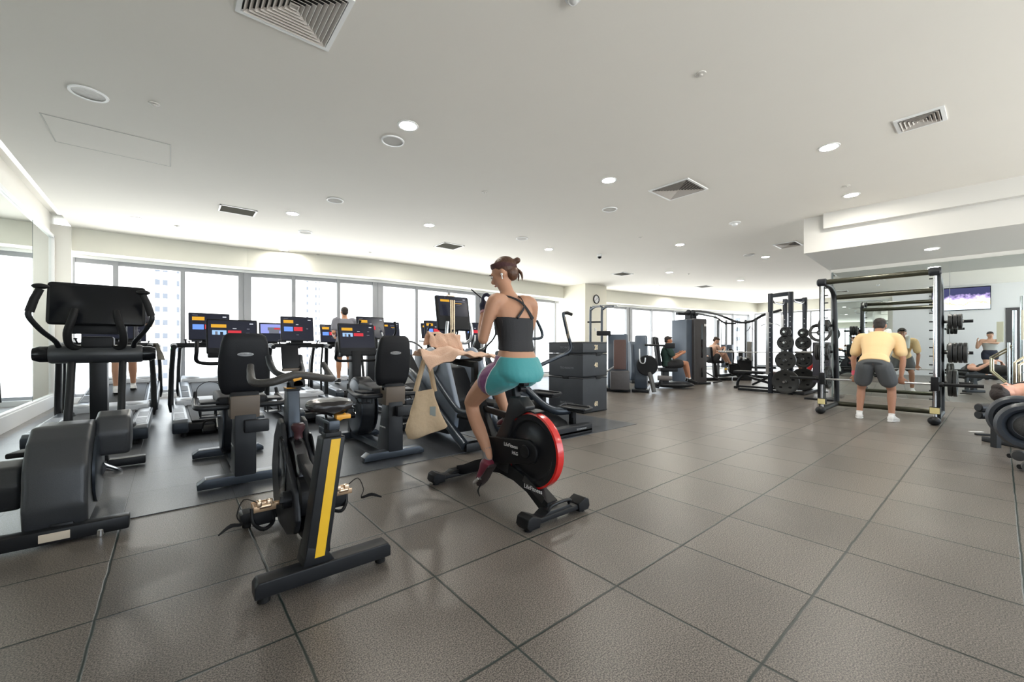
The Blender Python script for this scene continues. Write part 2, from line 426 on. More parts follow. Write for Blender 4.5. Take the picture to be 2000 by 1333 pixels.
# far right facade (x = 23.6 running back)
sf = MB().box((24.4, 2.0, 3.16), (1.3, 14.0, 0.5)); struct('wall_right_soffit', sf, soffit_paint)
f = MB(); g = MB()
for k in range(9):
    f.box((24.25, 8.5 - k * 1.25, 1.5), (0.12, 0.07, 2.85))
f.box((24.25, 3.5, 2.88), (0.1, 10, 0.08)); f.box((24.25, 3.5, 0.12), (0.3, 10, 0.1))
g.add([(24.25, -1.5, 0.15), (24.25, 8.5, 0.15), (24.25, 8.5, 2.85), (24.25, -1.5, 2.85)], [(0, 1, 2, 3)])
wo = struct('window_7', f, frame_metal); g.build('window_glass', glass_mat, wo, smooth=False)
wq = MB().box((24.3, -3.0, 1.7), (0.2, 3.0, 3.4)); struct('wall_far_end', wq, white_paint)
# right: block that carries the big mirror, 3.5 degrees off the grid, under a dropped ceiling
def mp(s, off=0.0):
    """point on the mirror wall line, s metres along it from (11.1,0.6), off metres into the room"""
    return (11.1 - 0.061 * s - 0.998 * off, 0.6 + 0.998 * s - 0.061 * off)
LOW = 2.78
def slab(m, s0, s1, o0, o1, z0, z1):
    m.prism([mp(s0, o0), mp(s1, o0), mp(s1, o1), mp(s0, o1)], z0, z1, 'z'); return m
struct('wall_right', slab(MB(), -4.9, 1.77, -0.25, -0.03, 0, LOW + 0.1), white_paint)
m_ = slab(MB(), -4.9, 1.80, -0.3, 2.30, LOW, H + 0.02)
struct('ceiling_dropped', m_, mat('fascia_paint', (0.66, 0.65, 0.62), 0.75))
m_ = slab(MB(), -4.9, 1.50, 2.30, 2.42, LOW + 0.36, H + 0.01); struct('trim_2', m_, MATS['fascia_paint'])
bm_ = tag(slab(MB(), -4.8, 1.72, -0.02, 0.0, 0.10, 2.70).build('wall_mirror', mirror_mat, smooth=False), 'full height wall mirror behind the squat rack at right', 'mirror')
for a_, b_ in ((0.0, 0.006), (-2.0, -1.994)): slab(MB(), a_, b_, 0.0, 0.003, 0.10, 2.70).build('mirror_seam', MATS['mirror_seam'], bm_, smooth=False)
slab(MB(), 1.72, 1.75, -0.02, 0.01, 0.0, 2.72).build('mirror_edge', MATS['mirror_seam'], bm_, smooth=False)
struct('baseboard_right', slab(MB(), -4.8, 1.72, -0.03, 0.02, 0.0, 0.10), mat('polished_plinth', (0.62, 0.60, 0.55), 0.15, metal=0.8))

# screen on the wall beside the camera, seen in the mirror; dark door opening further along
t = thing('wall_television', 'large flat television on the grey wall, reflected in the right mirror', 'television', (-0.42, -0.45, 2.48))
MB().box((0, 0, 0.42), (0.05, 1.5, 0.86), bev=0.006).build('television_frame', blk_gloss, t)
def tv_material():
    m = bpy.data.materials.new('sports_broadcast'); m.use_nodes = True
    nt = m.node_tree; nt.nodes.clear(); N = nt.nodes.new; L = nt.links
    o = N('ShaderNodeOutputMaterial'); e = N('ShaderNodeEmission'); tc = N('ShaderNodeTexCoord'); sp = N('ShaderNodeSeparateXYZ')
    no = N('ShaderNodeTexNoise'); no.inputs['Scale'].default_value = 6; no.inputs['Detail'].default_value = 3
    L.new(tc.outputs['Object'], no.inputs['Vector']); L.new(tc.outputs['Object'], sp.inputs[0])
    a = N('ShaderNodeMath'); a.operation = 'MULTIPLY_ADD'; a.inputs[1].default_value = 0.5; L.new(no.outputs['Fac'], a.inputs[0])
    b = N('ShaderNodeMath'); b.operation = 'SUBTRACT'; b.inputs[0].default_value = 0.62; L.new(sp.outputs[2], b.inputs[1]); L.new(b.outputs[0], a.inputs[2])
    cr = N('ShaderNodeValToRGB'); els = cr.color_ramp.elements
    els[0].position = 0.30; els[0].color = (0.03, 0.03, 0.07, 1); els[1].position = 0.52; els[1].color = (0.75, 0.78, 0.85, 1)
    k = els.new(0.40); k.color = (0.30, 0.22, 0.42, 1); k = els.new(0.62); k.color = (0.85, 0.62, 0.18, 1); k = els.new(0.72); k.color = (0.7, 0.8, 0.9, 1)
    L.new(a.outputs[0], cr.inputs[0]); L.new(cr.outputs[0], e.inputs[0]); e.inputs[1].default_value = 1.3; L.new(e.outputs[0], o.inputs[0])
    return m
MB().add([(0.027, -0.73, 0.02), (0.027, 0.73, 0.02), (0.027, 0.73, 0.82), (0.027, -0.73, 0.82)], [(0, 1, 2, 3)]).build('screen', tv_material(), t, smooth=False)
d = MB().box((-0.44, -2.3, 1.15), (0.04, 1.5, 2.7)); struct('door_1', d, mat('dark_door', (0.05, 0.045, 0.05), 0.5))

# ================================================================ CEILING FITTINGS
glow = emission('downlight_glow', (1.0, 0.95, 0.86), CEIL_LAMP)
def downlight(x, y, z=H, r=0.085):
    t = thing('downlight', '', 'light', (x, y, z), 0, 'lit round downlights in the ceiling')
    MB().lathe([(r + 0.02, 0.0), (r + 0.018, -0.006), (r, -0.008), (r - 0.004, 0.0)], seg=28, ring=True).build('trim_ring', white_metal, t)
    MB().lathe([(0.0001, -0.004), (r - 0.003, -0.004), (r - 0.003, -0.001)], seg=28, cap=False).build('lamp_lens', glow, t)
    return t
DL = [(1.89, 3.93, 'big lit downlight nearest the camera, beside a round speaker'),
      (5.79, 1.26, 'lit downlight between the right air vent and the squat rack'),
      (4.62, 3.45, 'lit downlight left of the square louvred vent'),
      (7.87, 1.44, 'lit downlight just before the dropped ceiling'),
      (1.62, 7.79, 'lit downlight right of the left slot vent'),
      (-0.45, 9.89, 'lit downlight left of the left slot vent, near the mirror'),
      (3.74, 6.89, 'lit downlight above and right of the cycling woman, left of the middle vent'),
      (2.07, 10.83, 'lit downlight close to the window soffit above the treadmills'),
      (6.81, 6.79, 'lit downlight left of the dome camera'),
      (4.46, 9.52, 'lit downlight near the soffit left of the middle slot vent'),
      (8.75, 4.60, 'lit downlight between dome camera and smoke detector'),
      (11.61, 3.83, 'lit downlight just left of the dropped ceiling corner'),
      (11.75, 6.51, 'lit downlight above the tall weight tower'),
      (15.06, 5.74, 'lit downlight over the cable machine'),
      (14.06, 8.28, 'lit downlight by the far column soffit'),
      (17.08, 9.10, 'lit downlight close to the far soffit'),
      (19.05, 7.91, 'lit downlight near the far corner'),
      (20.59, 5.06, 'lit downlight near the far right window')]
first = None
for x, y, lab in DL:
    o = downlight(x, y) if first is None else dup(first, (x, y, H))
    first = first or o; o['label'] = lab
    if 'group' in o: del o['group']
    o['group'] = 'recessed downlights'
o = dup(first, (9.93, 0.75, LOW)); o['label'] = 'lit downlight in the dropped ceiling over the squat rack'
for x, y, lb in ((9.9, -1.6, 'lit downlight added out of view in the dropped ceiling'), (4.0, -1.8, 'lit downlight added unseen, nearest behind the camera'), (7.4, -2.6, 'lit downlight added unseen over the free weight corner')):  # extra lamps added outside the view to even out the room light
    o = dup(first, (x, y, LOW if x > 9.5 else H)); o['label'] = lb
t = thing('unlit_downlight', 'unlit round downlight with reflector, above the left access panel', 'light', (-0.56, 5.29, H))
MB().lathe([(0.135, 0.0), (0.132, -0.008), (0.112, -0.008), (0.110, 0.0)], seg=36, ring=True).build('trim_ring', white_metal, t)
MB().lathe([(0.110, -0.001), (0.109, -0.003), (0.085, -0.0015), (0.05, -0.001), (0.0001, -0.001)], seg=36, cap=False).build('reflector', mat('grey_reflector', (0.22, 0.22, 0.19), 0.35, noise=0.5, nscale=22), t)

def speaker(x, y, lab):
    t = thing('ceiling_speaker', lab, 'speaker', (x, y, H), 0, 'round ceiling speakers')
    MB().lathe([(0.125, 0.0), (0.122, -0.012), (0.108, -0.014), (0.103, 0.0)], seg=32, ring=True).build('speaker_rim', white_metal, t)
    MB().lathe([(0.103, -0.006), (0.0001, -0.009)], seg=32, cap=False).build('speaker_grille', mat('speaker_grille', (0.58, 0.57, 0.54), 0.8, bump=0.6, nscale=300), t)
for x, y, lab in [(1.90, 4.33, 'round white ceiling speaker beside the biggest lit downlight'), (1.98, 6.66, 'round white ceiling speaker right of the left slot vent'),
                  (5.61, 4.17, 'round white ceiling speaker below the downlight left of the square vent'), (5.70, 6.48, 'round white ceiling speaker left of a small downlight over the cycling woman'),
                  (2.07, 8.87, 'round white ceiling speaker near the window soffit'), (11.04, 4.01, 'round white ceiling speaker far off near the dropped ceiling')]:
    speaker(x, y, lab)
for x, y, lab in [(-0.11, 5.11, 'small round white sprinkler cap right of the unlit downlight'), (3.41, 1.61, 'small round white sprinkler cap alone at upper right of the ceiling'),
                  (3.57, 4.89, 'small sprinkler cap above the cycling woman'), (0.11, 9.98, 'small sprinkler cap by the left window soffit'),
                  (2.82, 10.82, 'small sprinkler by the soffit above the treadmill runner'), (3.72, 9.78, 'small sprinkler right of the treadmill runner near soffit'),
                  (7.51, 4.81, 'small sprinkler left of the smoke detector'), (7.37, 1.40, 'small dark sprinkler beside the downlight at the dropped ceiling'),
                  (12.45, 6.26, 'small sprinkler far off above the weight tower')]:
    t = thing('ceiling_sprinkler', lab, 'sprinkler', (x, y, H), 0, 'ceiling sprinklers')
    MB().lathe([(0.042, 0.0), (0.040, -0.008), (0.016, -0.012), (0.014, -0.022), (0.0001, -0.024)], seg=20).build('sprinkler_cap', mat('sprinkler_cap', (0.62, 0.60, 0.56), 0.5), t)
t = thing('security_camera', 'small dome security camera with dark lens on the ceiling', 'camera', (8.15, 6.36, H))
MB().lathe([(0.06, 0.0), (0.065, -0.05), (0.055, -0.06)], seg=24).build('camera_base', white_metal, t)
MB().ell((0, 0, -0.06), (0.05, 0.05, 0.05)).build('camera_lens', blk_gloss, t)
t = thing('dome_detector', 'white dome fixture cut by the top edge of the photo', 'detector', (2.02, 1.79, H))
MB().lathe([(0.055, 0.0), (0.055, -0.012)], seg=28).build('detector_base', white_metal, t)
MB().ell((0, 0, -0.012), (0.042, 0.042, 0.042)).build('detector_dome', mat('frosted_dome', (0.55, 0.55, 0.54), 0.25), t)
t = thing('smoke_detector', 'white smoke detector on the ceiling left of the dropped ceiling', 'detector', (7.98, 3.14, H))
MB().lathe([(0.10, 0.0), (0.10, -0.012), (0.06, -0.02)], seg=24).build('detector_base', white_metal, t)
MB().lathe([(0.05, -0.02), (0.045, -0.055), (0.0001, -0.06)], seg=24).build('detector_head', white_metal, t)

def sq_vent(x, y, s, sy, n, label, depth=0.02):
    """stepped square diffuser"""
    t = thing('air_vent', label, 'vent', (x, y, H))
    a = s / 2; b = sy / 2
    f = MB()
    def ring(m, a0, b0, a1, b1, z0, z1):
        V = [(-a0, -b0, z0), (a0, -b0, z0), (a0, b0, z0), (-a0, b0, z0), (-a1, -b1, z1), (a1, -b1, z1), (a1, b1, z1), (-a1, b1, z1)]
        m.add(V, [(i, (i + 1) % 4, 4 + (i + 1) % 4, 4 + i) for i in range(4)])
    ring(f, a, b, a, b, 0, -0.012); ring(f, a, b, a - 0.03, b - 0.03, -0.012, -0.014); ring(f, a - 0.03, b - 0.03, a - 0.035, b - 0.035, -0.014, 0.0)
    f.build('vent_frame', white_metal, t, smooth=False)
    l = MB(); w = (min(a, b) - 0.035) / n
    for i in range(n):
        a0 = a - 0.04 - i * w; b0 = b - 0.04 - i * w
        if min(a0, b0) < w * 0.8: break
        ring(l, a0, b0, a0 - w * 0.75, b0 - w * 0.75, -0.016 - 0.004, -0.001)
        ring(l, a0, b0, a0 - 0.003, b0 - 0.003, -0.020, -0.021)
    l.add([(-w, -w, -0.015), (w, -w, -0.015), (w, w, -0.015), (-w, w, -0.015)], [(0, 1, 2, 3)])
    l.build('louvre', mat('louvre_metal', (0.66, 0.62, 0.58), 0.5), t, smooth=False)
    MB().add([(-a + .03, -b + .03, -0.0008), (a - .03, -b + .03, -0.0008), (a - .03, b - .03, -0.0008), (-a + .03, b - .03, -0.0008)], [(0, 1, 2, 3)]).build('vent_backing', mat('vent_dark', (0.03, 0.03, 0.03), 0.8), t, smooth=False)
sq_vent(0.64, 3.03, 0.60, 0.60, 9, 'large square stepped air vent at the top left edge')
sq_vent(5.67, 3.01, 0.60, 0.60, 9, 'square louvred air vent in the middle of the ceiling')
sq_vent(5.80, 0.52, 0.36, 0.36, 5, 'small square air vent at upper right of the ceiling')
sq_vent(10.6, 3.05, 0.55, 0.45, 7, 'square air vent beside the dropped ceiling corner')
def slot_vent(x, y, sx, sy, label):
    t = thing('return_grille', label, 'vent', (x, y, H))
    f = MB()
    for s in (-1, 1):
        f.box((0, s * (sy / 2 - 0.012), -0.005), (sx, 0.024, 0.01)); f.box((s * (sx / 2 - 0.012), 0, -0.005), (0.024, sy, 0.01))
    f.build('vent_frame', white_metal, t, smooth=False)
    l = MB(); n = int(sy / 0.02)
    for i in range(n): l.box((0, -sy / 2 + 0.02 + i * (sy - 0.04) / n, -0.006), (sx - 0.04, 0.008, 0.004), rot=(0.5, 0, 0))
    l.build('louvre', mat('grille_metal', (0.30, 0.29, 0.25), 0.6), t, smooth=False)
    MB().box((0, 0, -0.001), (sx - 0.03, sy - 0.03, 0.001)).build('vent_backing', MATS['vent_dark'], t, smooth=False)
slot_vent(0.88, 8.22, 0.52, 0.40, 'slotted return air grille near the left windows')
slot_vent(4.86, 8.02, 0.52, 0.48, 'slotted return air grille above the cycling woman')
slot_vent(10.86, 7.60, 0.55, 0.45, 'slotted return air grille before the column clock')
slot_vent(15.5, 7.2, 0.55, 0.45, 'slotted return air grille farthest off over the weight machines')
t = thing('access_panel', 'flush rectangular access panel in the ceiling above the left elliptical', 'panel', (-0.48, 6.39, H))
f = MB()
for s in (-1, 1):
    f.box((0, s * 0.36, -0.002), (0.99, 0.012, 0.004)); f.box((s * 0.49, 0, -0.002), (0.012, 0.72, 0.004))
f.build('panel_frame', mat('panel_edge', (0.5, 0.49, 0.46), 0.6), t, smooth=False)
MB().box((0, 0, -0.0015), (0.965, 0.70, 0.003)).build('panel_lid', ceiling_paint, t, smooth=False)

# ================================================================ MATS ON THE FLOOR, SMALL FIXTURES
tag(MB().box((0.63, 7.0, 0.003), (4.3, 6.8, 0.006), bev=0.002).build('rubber_mat', mat_mat, smooth=False), 'smooth dark rubber mat under the treadmills and bikes', 'mat')
tag(MB().box((4.0, 5.5, 0.003), (2.3, 4.3, 0.006), bev=0.002).build('rubber_mat', mat_mat, smooth=False), 'smooth dark rubber mat under the step trainer and foam boxes', 'mat')
t = thing('wall_clock', 'round black-rimmed wall clock on the column', 'clock', (12.09, 9.595, 2.87))
MB().lathe([(0.17, 0.0), (0.175, -0.02), (0.165, -0.035), (0.145, -0.035), (0.142, 0.0)], axis='y', seg=40, ring=True).build('clock_rim', blk, t)
MB().lathe([(0.143, -0.012), (0.0001, -0.012)], axis='y', seg=40, cap=False).build('clock_face', logo_white, t)
MB().bar((0, -0.02, 0), (0.06, -0.02, 0.05), 0.012, 0.004, bev=0).build('hour_hand', blk, t); MB().bar((0, -0.02, 0), (-0.09, -0.02, -0.06), 0.009, 0.004, bev=0).build('minute_hand', blk, t)
for k in range(12): MB().box((0.125 * math.sin(k * PI / 6), -0.017, 0.125 * math.cos(k * PI / 6)), (0.01, 0.003, 0.02), rot=(0, k * PI / 6, 0)).build('hour_mark', blk, t)
t = thing('light_switch', 'white switch plate low on the column below the clock', 'switch', (12.05, 9.595, 1.75))
MB().box((0, -0.006, 0), (0.08, 0.012, 0.12), bev=0.003).build('switch_plate', white_metal, t); MB().box((0, -0.014, 0), (0.03, 0.01, 0.05), bev=0.002).build('switch_rocker', logo_white, t)
o = MB(); o.add([(0,0,0.003),(0.16,0.02,0.004),(0.17,0.07,0.003),(0.01,0.055,0.003)],[(0,1,2,3)]); o.box((0.085,0.036,0.002),(0.15,0.045,0.003),rot=(0,0,0.1))
o.xform((8.0, 0.25, 0.0), (0, 0, -0.9)); tag(o.build('paper_slip', logo_white), 'small white paper slip on the floor right of the squat rack', 'paper')
tag(MB().box((7.85, 0.12, 0.01), (0.20, 0.05, 0.02), rot=(0, 0, -0.9), bev=0.006).build('phone', blk), 'small black phone lying on the floor beside the paper slip', 'phone')

# ================================================================ CITY OUTSIDE THE GLASS
tower_wall = mat('tower_concrete', (0.86, 0.86, 0.85), 0.8)
tower_win = mat('tower_window', (0.11, 0.12, 0.14), 0.5, spec=0.1)
def tower(x, y, w, dp, h, rz, cols, floors, label, z0=-20.0):
    t = thing('tower_block', label, 'building', (x, y, z0), rz, 'towers beyond the windows')
    MB().box((0, 0, h / 2), (w, dp, h)).build('tower_wall', tower_wall, t, smooth=False)
    for cx_, cw in cols:
        w0 = MB().box((0, 0, 0), (cw, 0.05, 1.3)).build('tower_window', tower_win, t, smooth=False); w0.location = (cx_, -dp / 2 - 0.01, 2)
        for k in range(1, floors):
            c = w0.copy(); COL.objects.link(c); c.location = (cx_, -dp / 2 - 0.01, 2 + k * 3.1)
tower(-3.0, 131, 34, 12, 60, 0.06, [(0.5, 0.9), (1.9, 0.9), (4.2, 0.5), (-14, 0.6)], 14, 'pale tower with paired windows behind the left window bay')
tower(46, 190, 60, 12, 90, -0.2, [(-1, 0.8), (2.2, 0.7), (3.4, 0.5), (-22, 0.5)], 20, 'pale tower with single windows behind the treadmill runner')
tower(150, 52, 40, 14, 70, -1.15, [(-6, 1.5), (3, 1.0)], 16, 'pale bluish tower beyond the far right windows')
# ================================================================ CARDIO MACHINES (each faces +Y in its own frame, x to its right)
scr_dark = mat('screen_dark', (0.006, 0.0065, 0.009), 0.2, spec=0.25, emit=(0.006, 0.007, 0.012), estr=1.0)
scr_y = emission('screen_amber', (0.85, 0.45, 0.05), 0.42)
scr_b = emission('screen_blue', (0.16, 0.32, 0.85), 0.5)
scr_p = emission('screen_pale', (0.35, 0.55, 0.85), 0.5)
scr_r = emission('screen_red', (0.75, 0.06, 0.08), 0.4)
scr_w = emission('screen_white', (0.75, 0.78, 0.85), 0.4)
scr_g = emission('screen_grey', (0.2, 0.21, 0.25), 0.4)
scr_sky = emission('screen_sunset', (0.30, 0.34, 0.75), 0.5)
def screen(parent, w, h, c, tilt, style=0, name='screen', yaw=0.0):
    """lit touch screen on the side that faces the user (-Y); a dark panel with its tiles"""
    tiles = []   # u0,v0,u1,v1 in 0..1 from top-left, material index
    if style == 0:
        tiles = [(0.06, 0.12, 0.37, 0.26, 1), (0.07, 0.42, 0.35, 0.62, 2), (0.38, 0.42, 0.66, 0.60, 4), (0.84, 0.08, 0.94, 0.12, 5), (0.45, 0.30, 0.53, 0.33, 5), (0.78, 0.48, 0.84, 0.51, 6), (0.45, 0.76, 0.53, 0.78, 6), (0.07, 0.05, 0.2, 0.07, 6)]
    elif style == 1:
        tiles = [(0.06, 0.14, 0.37, 0.26, 1), (0.08, 0.36, 0.37, 0.52, 3), (0.14, 0.40, 0.19, 0.52, 6), (0.24, 0.42, 0.30, 0.52, 0), (0.40, 0.36, 0.68, 0.50, 4), (0.86, 0.08, 0.94, 0.12, 5), (0.50, 0.28, 0.58, 0.30, 5), (0.78, 0.44, 0.86, 0.47, 6), (0.80, 0.28, 0.86, 0.31, 6)]
    elif style == 2:
        tiles = [(0.03, 0.05, 0.97, 0.55, 7), (0.3, 0.22, 0.97, 0.40, 6), (0.35, 0.40, 0.75, 0.55, 6), (0.55, 0.25, 0.78, 0.33, 4), (0.03, 0.55, 0.97, 0.58, 0)]
    elif style == 3:
        tiles = [(0.06, 0.14, 0.37, 0.26, 1), (0.50, 0.18, 0.92, 0.22, 6), (0.55, 0.3, 0.8, 0.33, 1), (0.6, 0.4, 0.75, 0.42, 6), (0.85, 0.08, 0.93, 0.11, 5)]
    V = [(-w/2, 0, -h/2), (w/2, 0, -h/2), (w/2, 0, h/2), (-w/2, 0, h/2)]; Fc = [(0, 1, 2, 3)]; mi = [0]
    for k, (a, b, c_, d, m) in enumerate(tiles):
        o = len(V); y = -0.0006 - 0.0004 * k
        V += [(-w/2 + a*w, y, h/2 - d*h), (-w/2 + c_*w, y, h/2 - d*h), (-w/2 + c_*w, y, h/2 - b*h), (-w/2 + a*w, y, h/2 - b*h)]; Fc.append((o, o+1, o+2, o+3)); mi.append(m)
    me = bpy.data.meshes.new(name); me.from_pydata(xf(V, c, (tilt, 0, yaw)), [], Fc)
    for m in (scr_dark, scr_y, scr_b, scr_p, scr_r, scr_w, scr_g, scr_sky): me.materials.append(m)
    for p, i in zip(me.polygons, mi): p.material_index = i
    o = bpy.data.objects.new(name, me); COL.objects.link(o); o.parent = parent
    return o

def console(t, c, w, h, tilt, style=0, lit=True, depth=0.035, chin=0.0):
    """display housing with its screen"""
    m = MB(); m.box((0, 0, 0), (w, depth, h), bev=0.016, seg=3)
    m.box((0, 0.02, -h * 0.05), (w * 0.6, depth, h * 0.6), bev=0.015)
    m.xform(c, (tilt, 0, 0)); co = m.build('console', blk, t)
    off = Vector((0, -depth / 2 - 0.0012, chin)); off.rotate(Euler((tilt, 0, 0)))
    if lit: screen(co, w - 0.03, h - 0.035 - 2 * abs(chin), Vector(c) + off, tilt, style)
    else:
        s = MB().box((0, 0, 0), (w - 0.02, 0.002, h - 0.02), bev=0.0008); s.xform(Vector(c) + off, (tilt, 0, 0)); s.build('screen', blk_gloss, co)
    return co

# ---------------------------------------------------------------- treadmill
def treadmill(label, loc, rz=0.0, style=0, incline=0.0, length=2.25, group='treadmills'):
    t = thing('treadmill', label, 'treadmill', loc, rz, group)
    L = length; inc = incline
    def Z(y, z): return z + inc * y
    m = MB()   # chassis
    m.prism([(0.05, 0.05), (0.0, 0.09), (0.0, 0.16 ), (0.04, 0.18), (L - 0.45, Z(L - .45, 0.18)), (L, Z(L, 0.16)), (L, 0.06 + inc * 0.6), (L - 0.1, 0.03 + inc * 0.4)], -0.40, 0.40, 'x', bev=0.01)
    m.build('chassis', blk, t)
    for s in (-1, 1):
        r = MB(); r.prism([(-0.02, 0.06), (-0.05, 0.11), (-0.05, 0.19), (0.03, 0.225), (L - 0.5, Z(L - .5, 0.225)), (L - 0.35, Z(L - .35, 0.20)), (L - 0.35, 0.09), (0.1, 0.05)], s * 0.475, s * 0.32, 'x', bev=0.018, seg=3)
        ro = r.build('side_rail', steelgrey, t)
        g = MB()
        g.box((s * 0.40, 0.66, Z(0.66, 0.2262)), (0.11, 1.10, 0.003)) if not inc else None
        for k in range(9): g.box((s * 0.40, 0.16 + k * 0.055, Z(0.16 + k * .055, 0.2275)), (0.10, 0.022, 0.006), bev=0.002)
        for k in range(9): g.box((s * 0.40, 0.75 + k * 0.055, Z(0.75 + k * .055, 0.2275)), (0.10, 0.022, 0.006), bev=0.002)
        g.build('foot_grip', lightgrey, ro)
    MB().prism([(0.03, 0.185), (L - 0.45, Z(L - .45, 0.185)), (L - 0.45, Z(L - .45, 0.20)), (0.03, 0.20)], -0.29, 0.29, 'x', bev=0.003).build('running_belt', blk_rubber, t)
    h = MB(); h.prism([(L - 0.5, Z(L - .5, 0.18)), (L - 0.46, Z(L - .46, 0.27)), (L - 0.2, Z(L - .2, 0.30)), (L, Z(L, 0.24)), (L + 0.02, 0.12 + inc), (L - 0.1, 0.05 + inc * .5)], -0.43, 0.43, 'x', bev=0.03, seg=3)
    for s in (-1, 1): h.ell((s * 0.25, L - 0.36, Z(L - .36, 0.265)), (0.13, 0.10, 0.045))
    h.build('motor_cover', lightgrey, t)
    for s in (-1, 1):
        u = MB(); u.tube([(s * 0.46, L - 0.42, 0.10), (s * 0.485, L - 0.40, 0.22), (s * 0.475, L - 0.42, 0.70), (s * 0.455, L - 0.52, 1.08)], [0.055, 0.052, 0.05, 0.048], flat=0.7, up=(1, 0, 0))
        u.build('upright', blk_metal, t)
        b = MB(); b.tube([(s * 0.47, L - 0.12, 0.14), (s * 0.455, L - 0.16, 0.75), (s * 0.43, L - 0.36, 1.10)], [0.032, 0.028, 0.028], flat=0.6, up=(1, 0, 0)); b.build('rear_upright', blk_metal, t)
        g = MB(); g.tube([(s * 0.43, L - 0.30, 1.12), (s * 0.45, L - 0.55, 1.125), (s * 0.45, L - 0.78, 1.10)], [0.038, 0.042, 0.036], smooth=4); g.build('handrail', blk, t)
    m = MB(); m.box((0, L - 0.38, 1.13), (0.92, 0.16, 0.075), bev=0.03, seg=3); m.box((0, L - 0.47, 1.165), (0.4, 0.12, 0.03), bev=0.01); m.build('dashboard', blk, t)
    for s in (-1, 1): 
        k = MB().tube([(s * 0.30, L - 0.46, 1.16), (s * 0.31, L - 0.50, 1.21)], [0.012, 0.010], seg=10); k.ell((s * 0.31, L - 0.50, 1.215), (0.022, 0.022, 0.012)); k.build('control_lever', blk, t)
    console(t, (0, L - 0.36, 1.43), 0.54, 0.45, math.radians(-10), style)
    MB().bar((0, L - 0.33, 1.14), (0, L - 0.33, 1.30), 0.2, 0.05).build('console_bracket', blk, t)
    for s in (-1, 1):
        MB().cyl((s * 0.36, 0.10, 0.03), 0.03, 0.06).build('foot', blk_rubber, t); MB().cyl((s * 0.36, L - 0.2, 0.03 + inc * 0.2), 0.03, 0.06 + inc * .4).build('foot', blk_rubber, t)
    return t
def add_beacon(t, L=2.25, m=None):
    MB().ell((-0.455, L - 0.50, 1.10), (0.035, 0.02, 0.012)).build('green_light', emission('green_led', (0.02, 0.8, 0.25), 3.0), t)
tmA = treadmill('treadmill at far left beside the mirror, behind the large elliptical', (-0.66, 6.25, 0.006), style=0)
tmB = treadmill('treadmill with green light, behind the left recumbent bike', (0.50, 6.35, 0.006), style=0)
add_beacon(tmB)
tmC = treadmill('treadmill with lit console straight behind the yellow-striped bike', (1.78, 6.3, 0.006), style=0)
t2 = [treadmill('inclined treadmill by the window under the leftmost walker', (-0.62, 9.0, 0.006), style=0, incline=0.12, group='treadmills at the window'),
      treadmill('treadmill by the window behind the green-lit treadmill', (0.62, 8.95, 0.006), style=0, incline=0.10, group='treadmills at the window'),
      treadmill('treadmill by the window whose screen shows a landscape', (1.80, 8.72, 0.006), style=2, incline=0.05, group='treadmills at the window'),
      treadmill('treadmill by the window under the man in a grey shirt', (3.05, 8.62, 0.006), style=0, incline=0.05, group='treadmills at the window')]

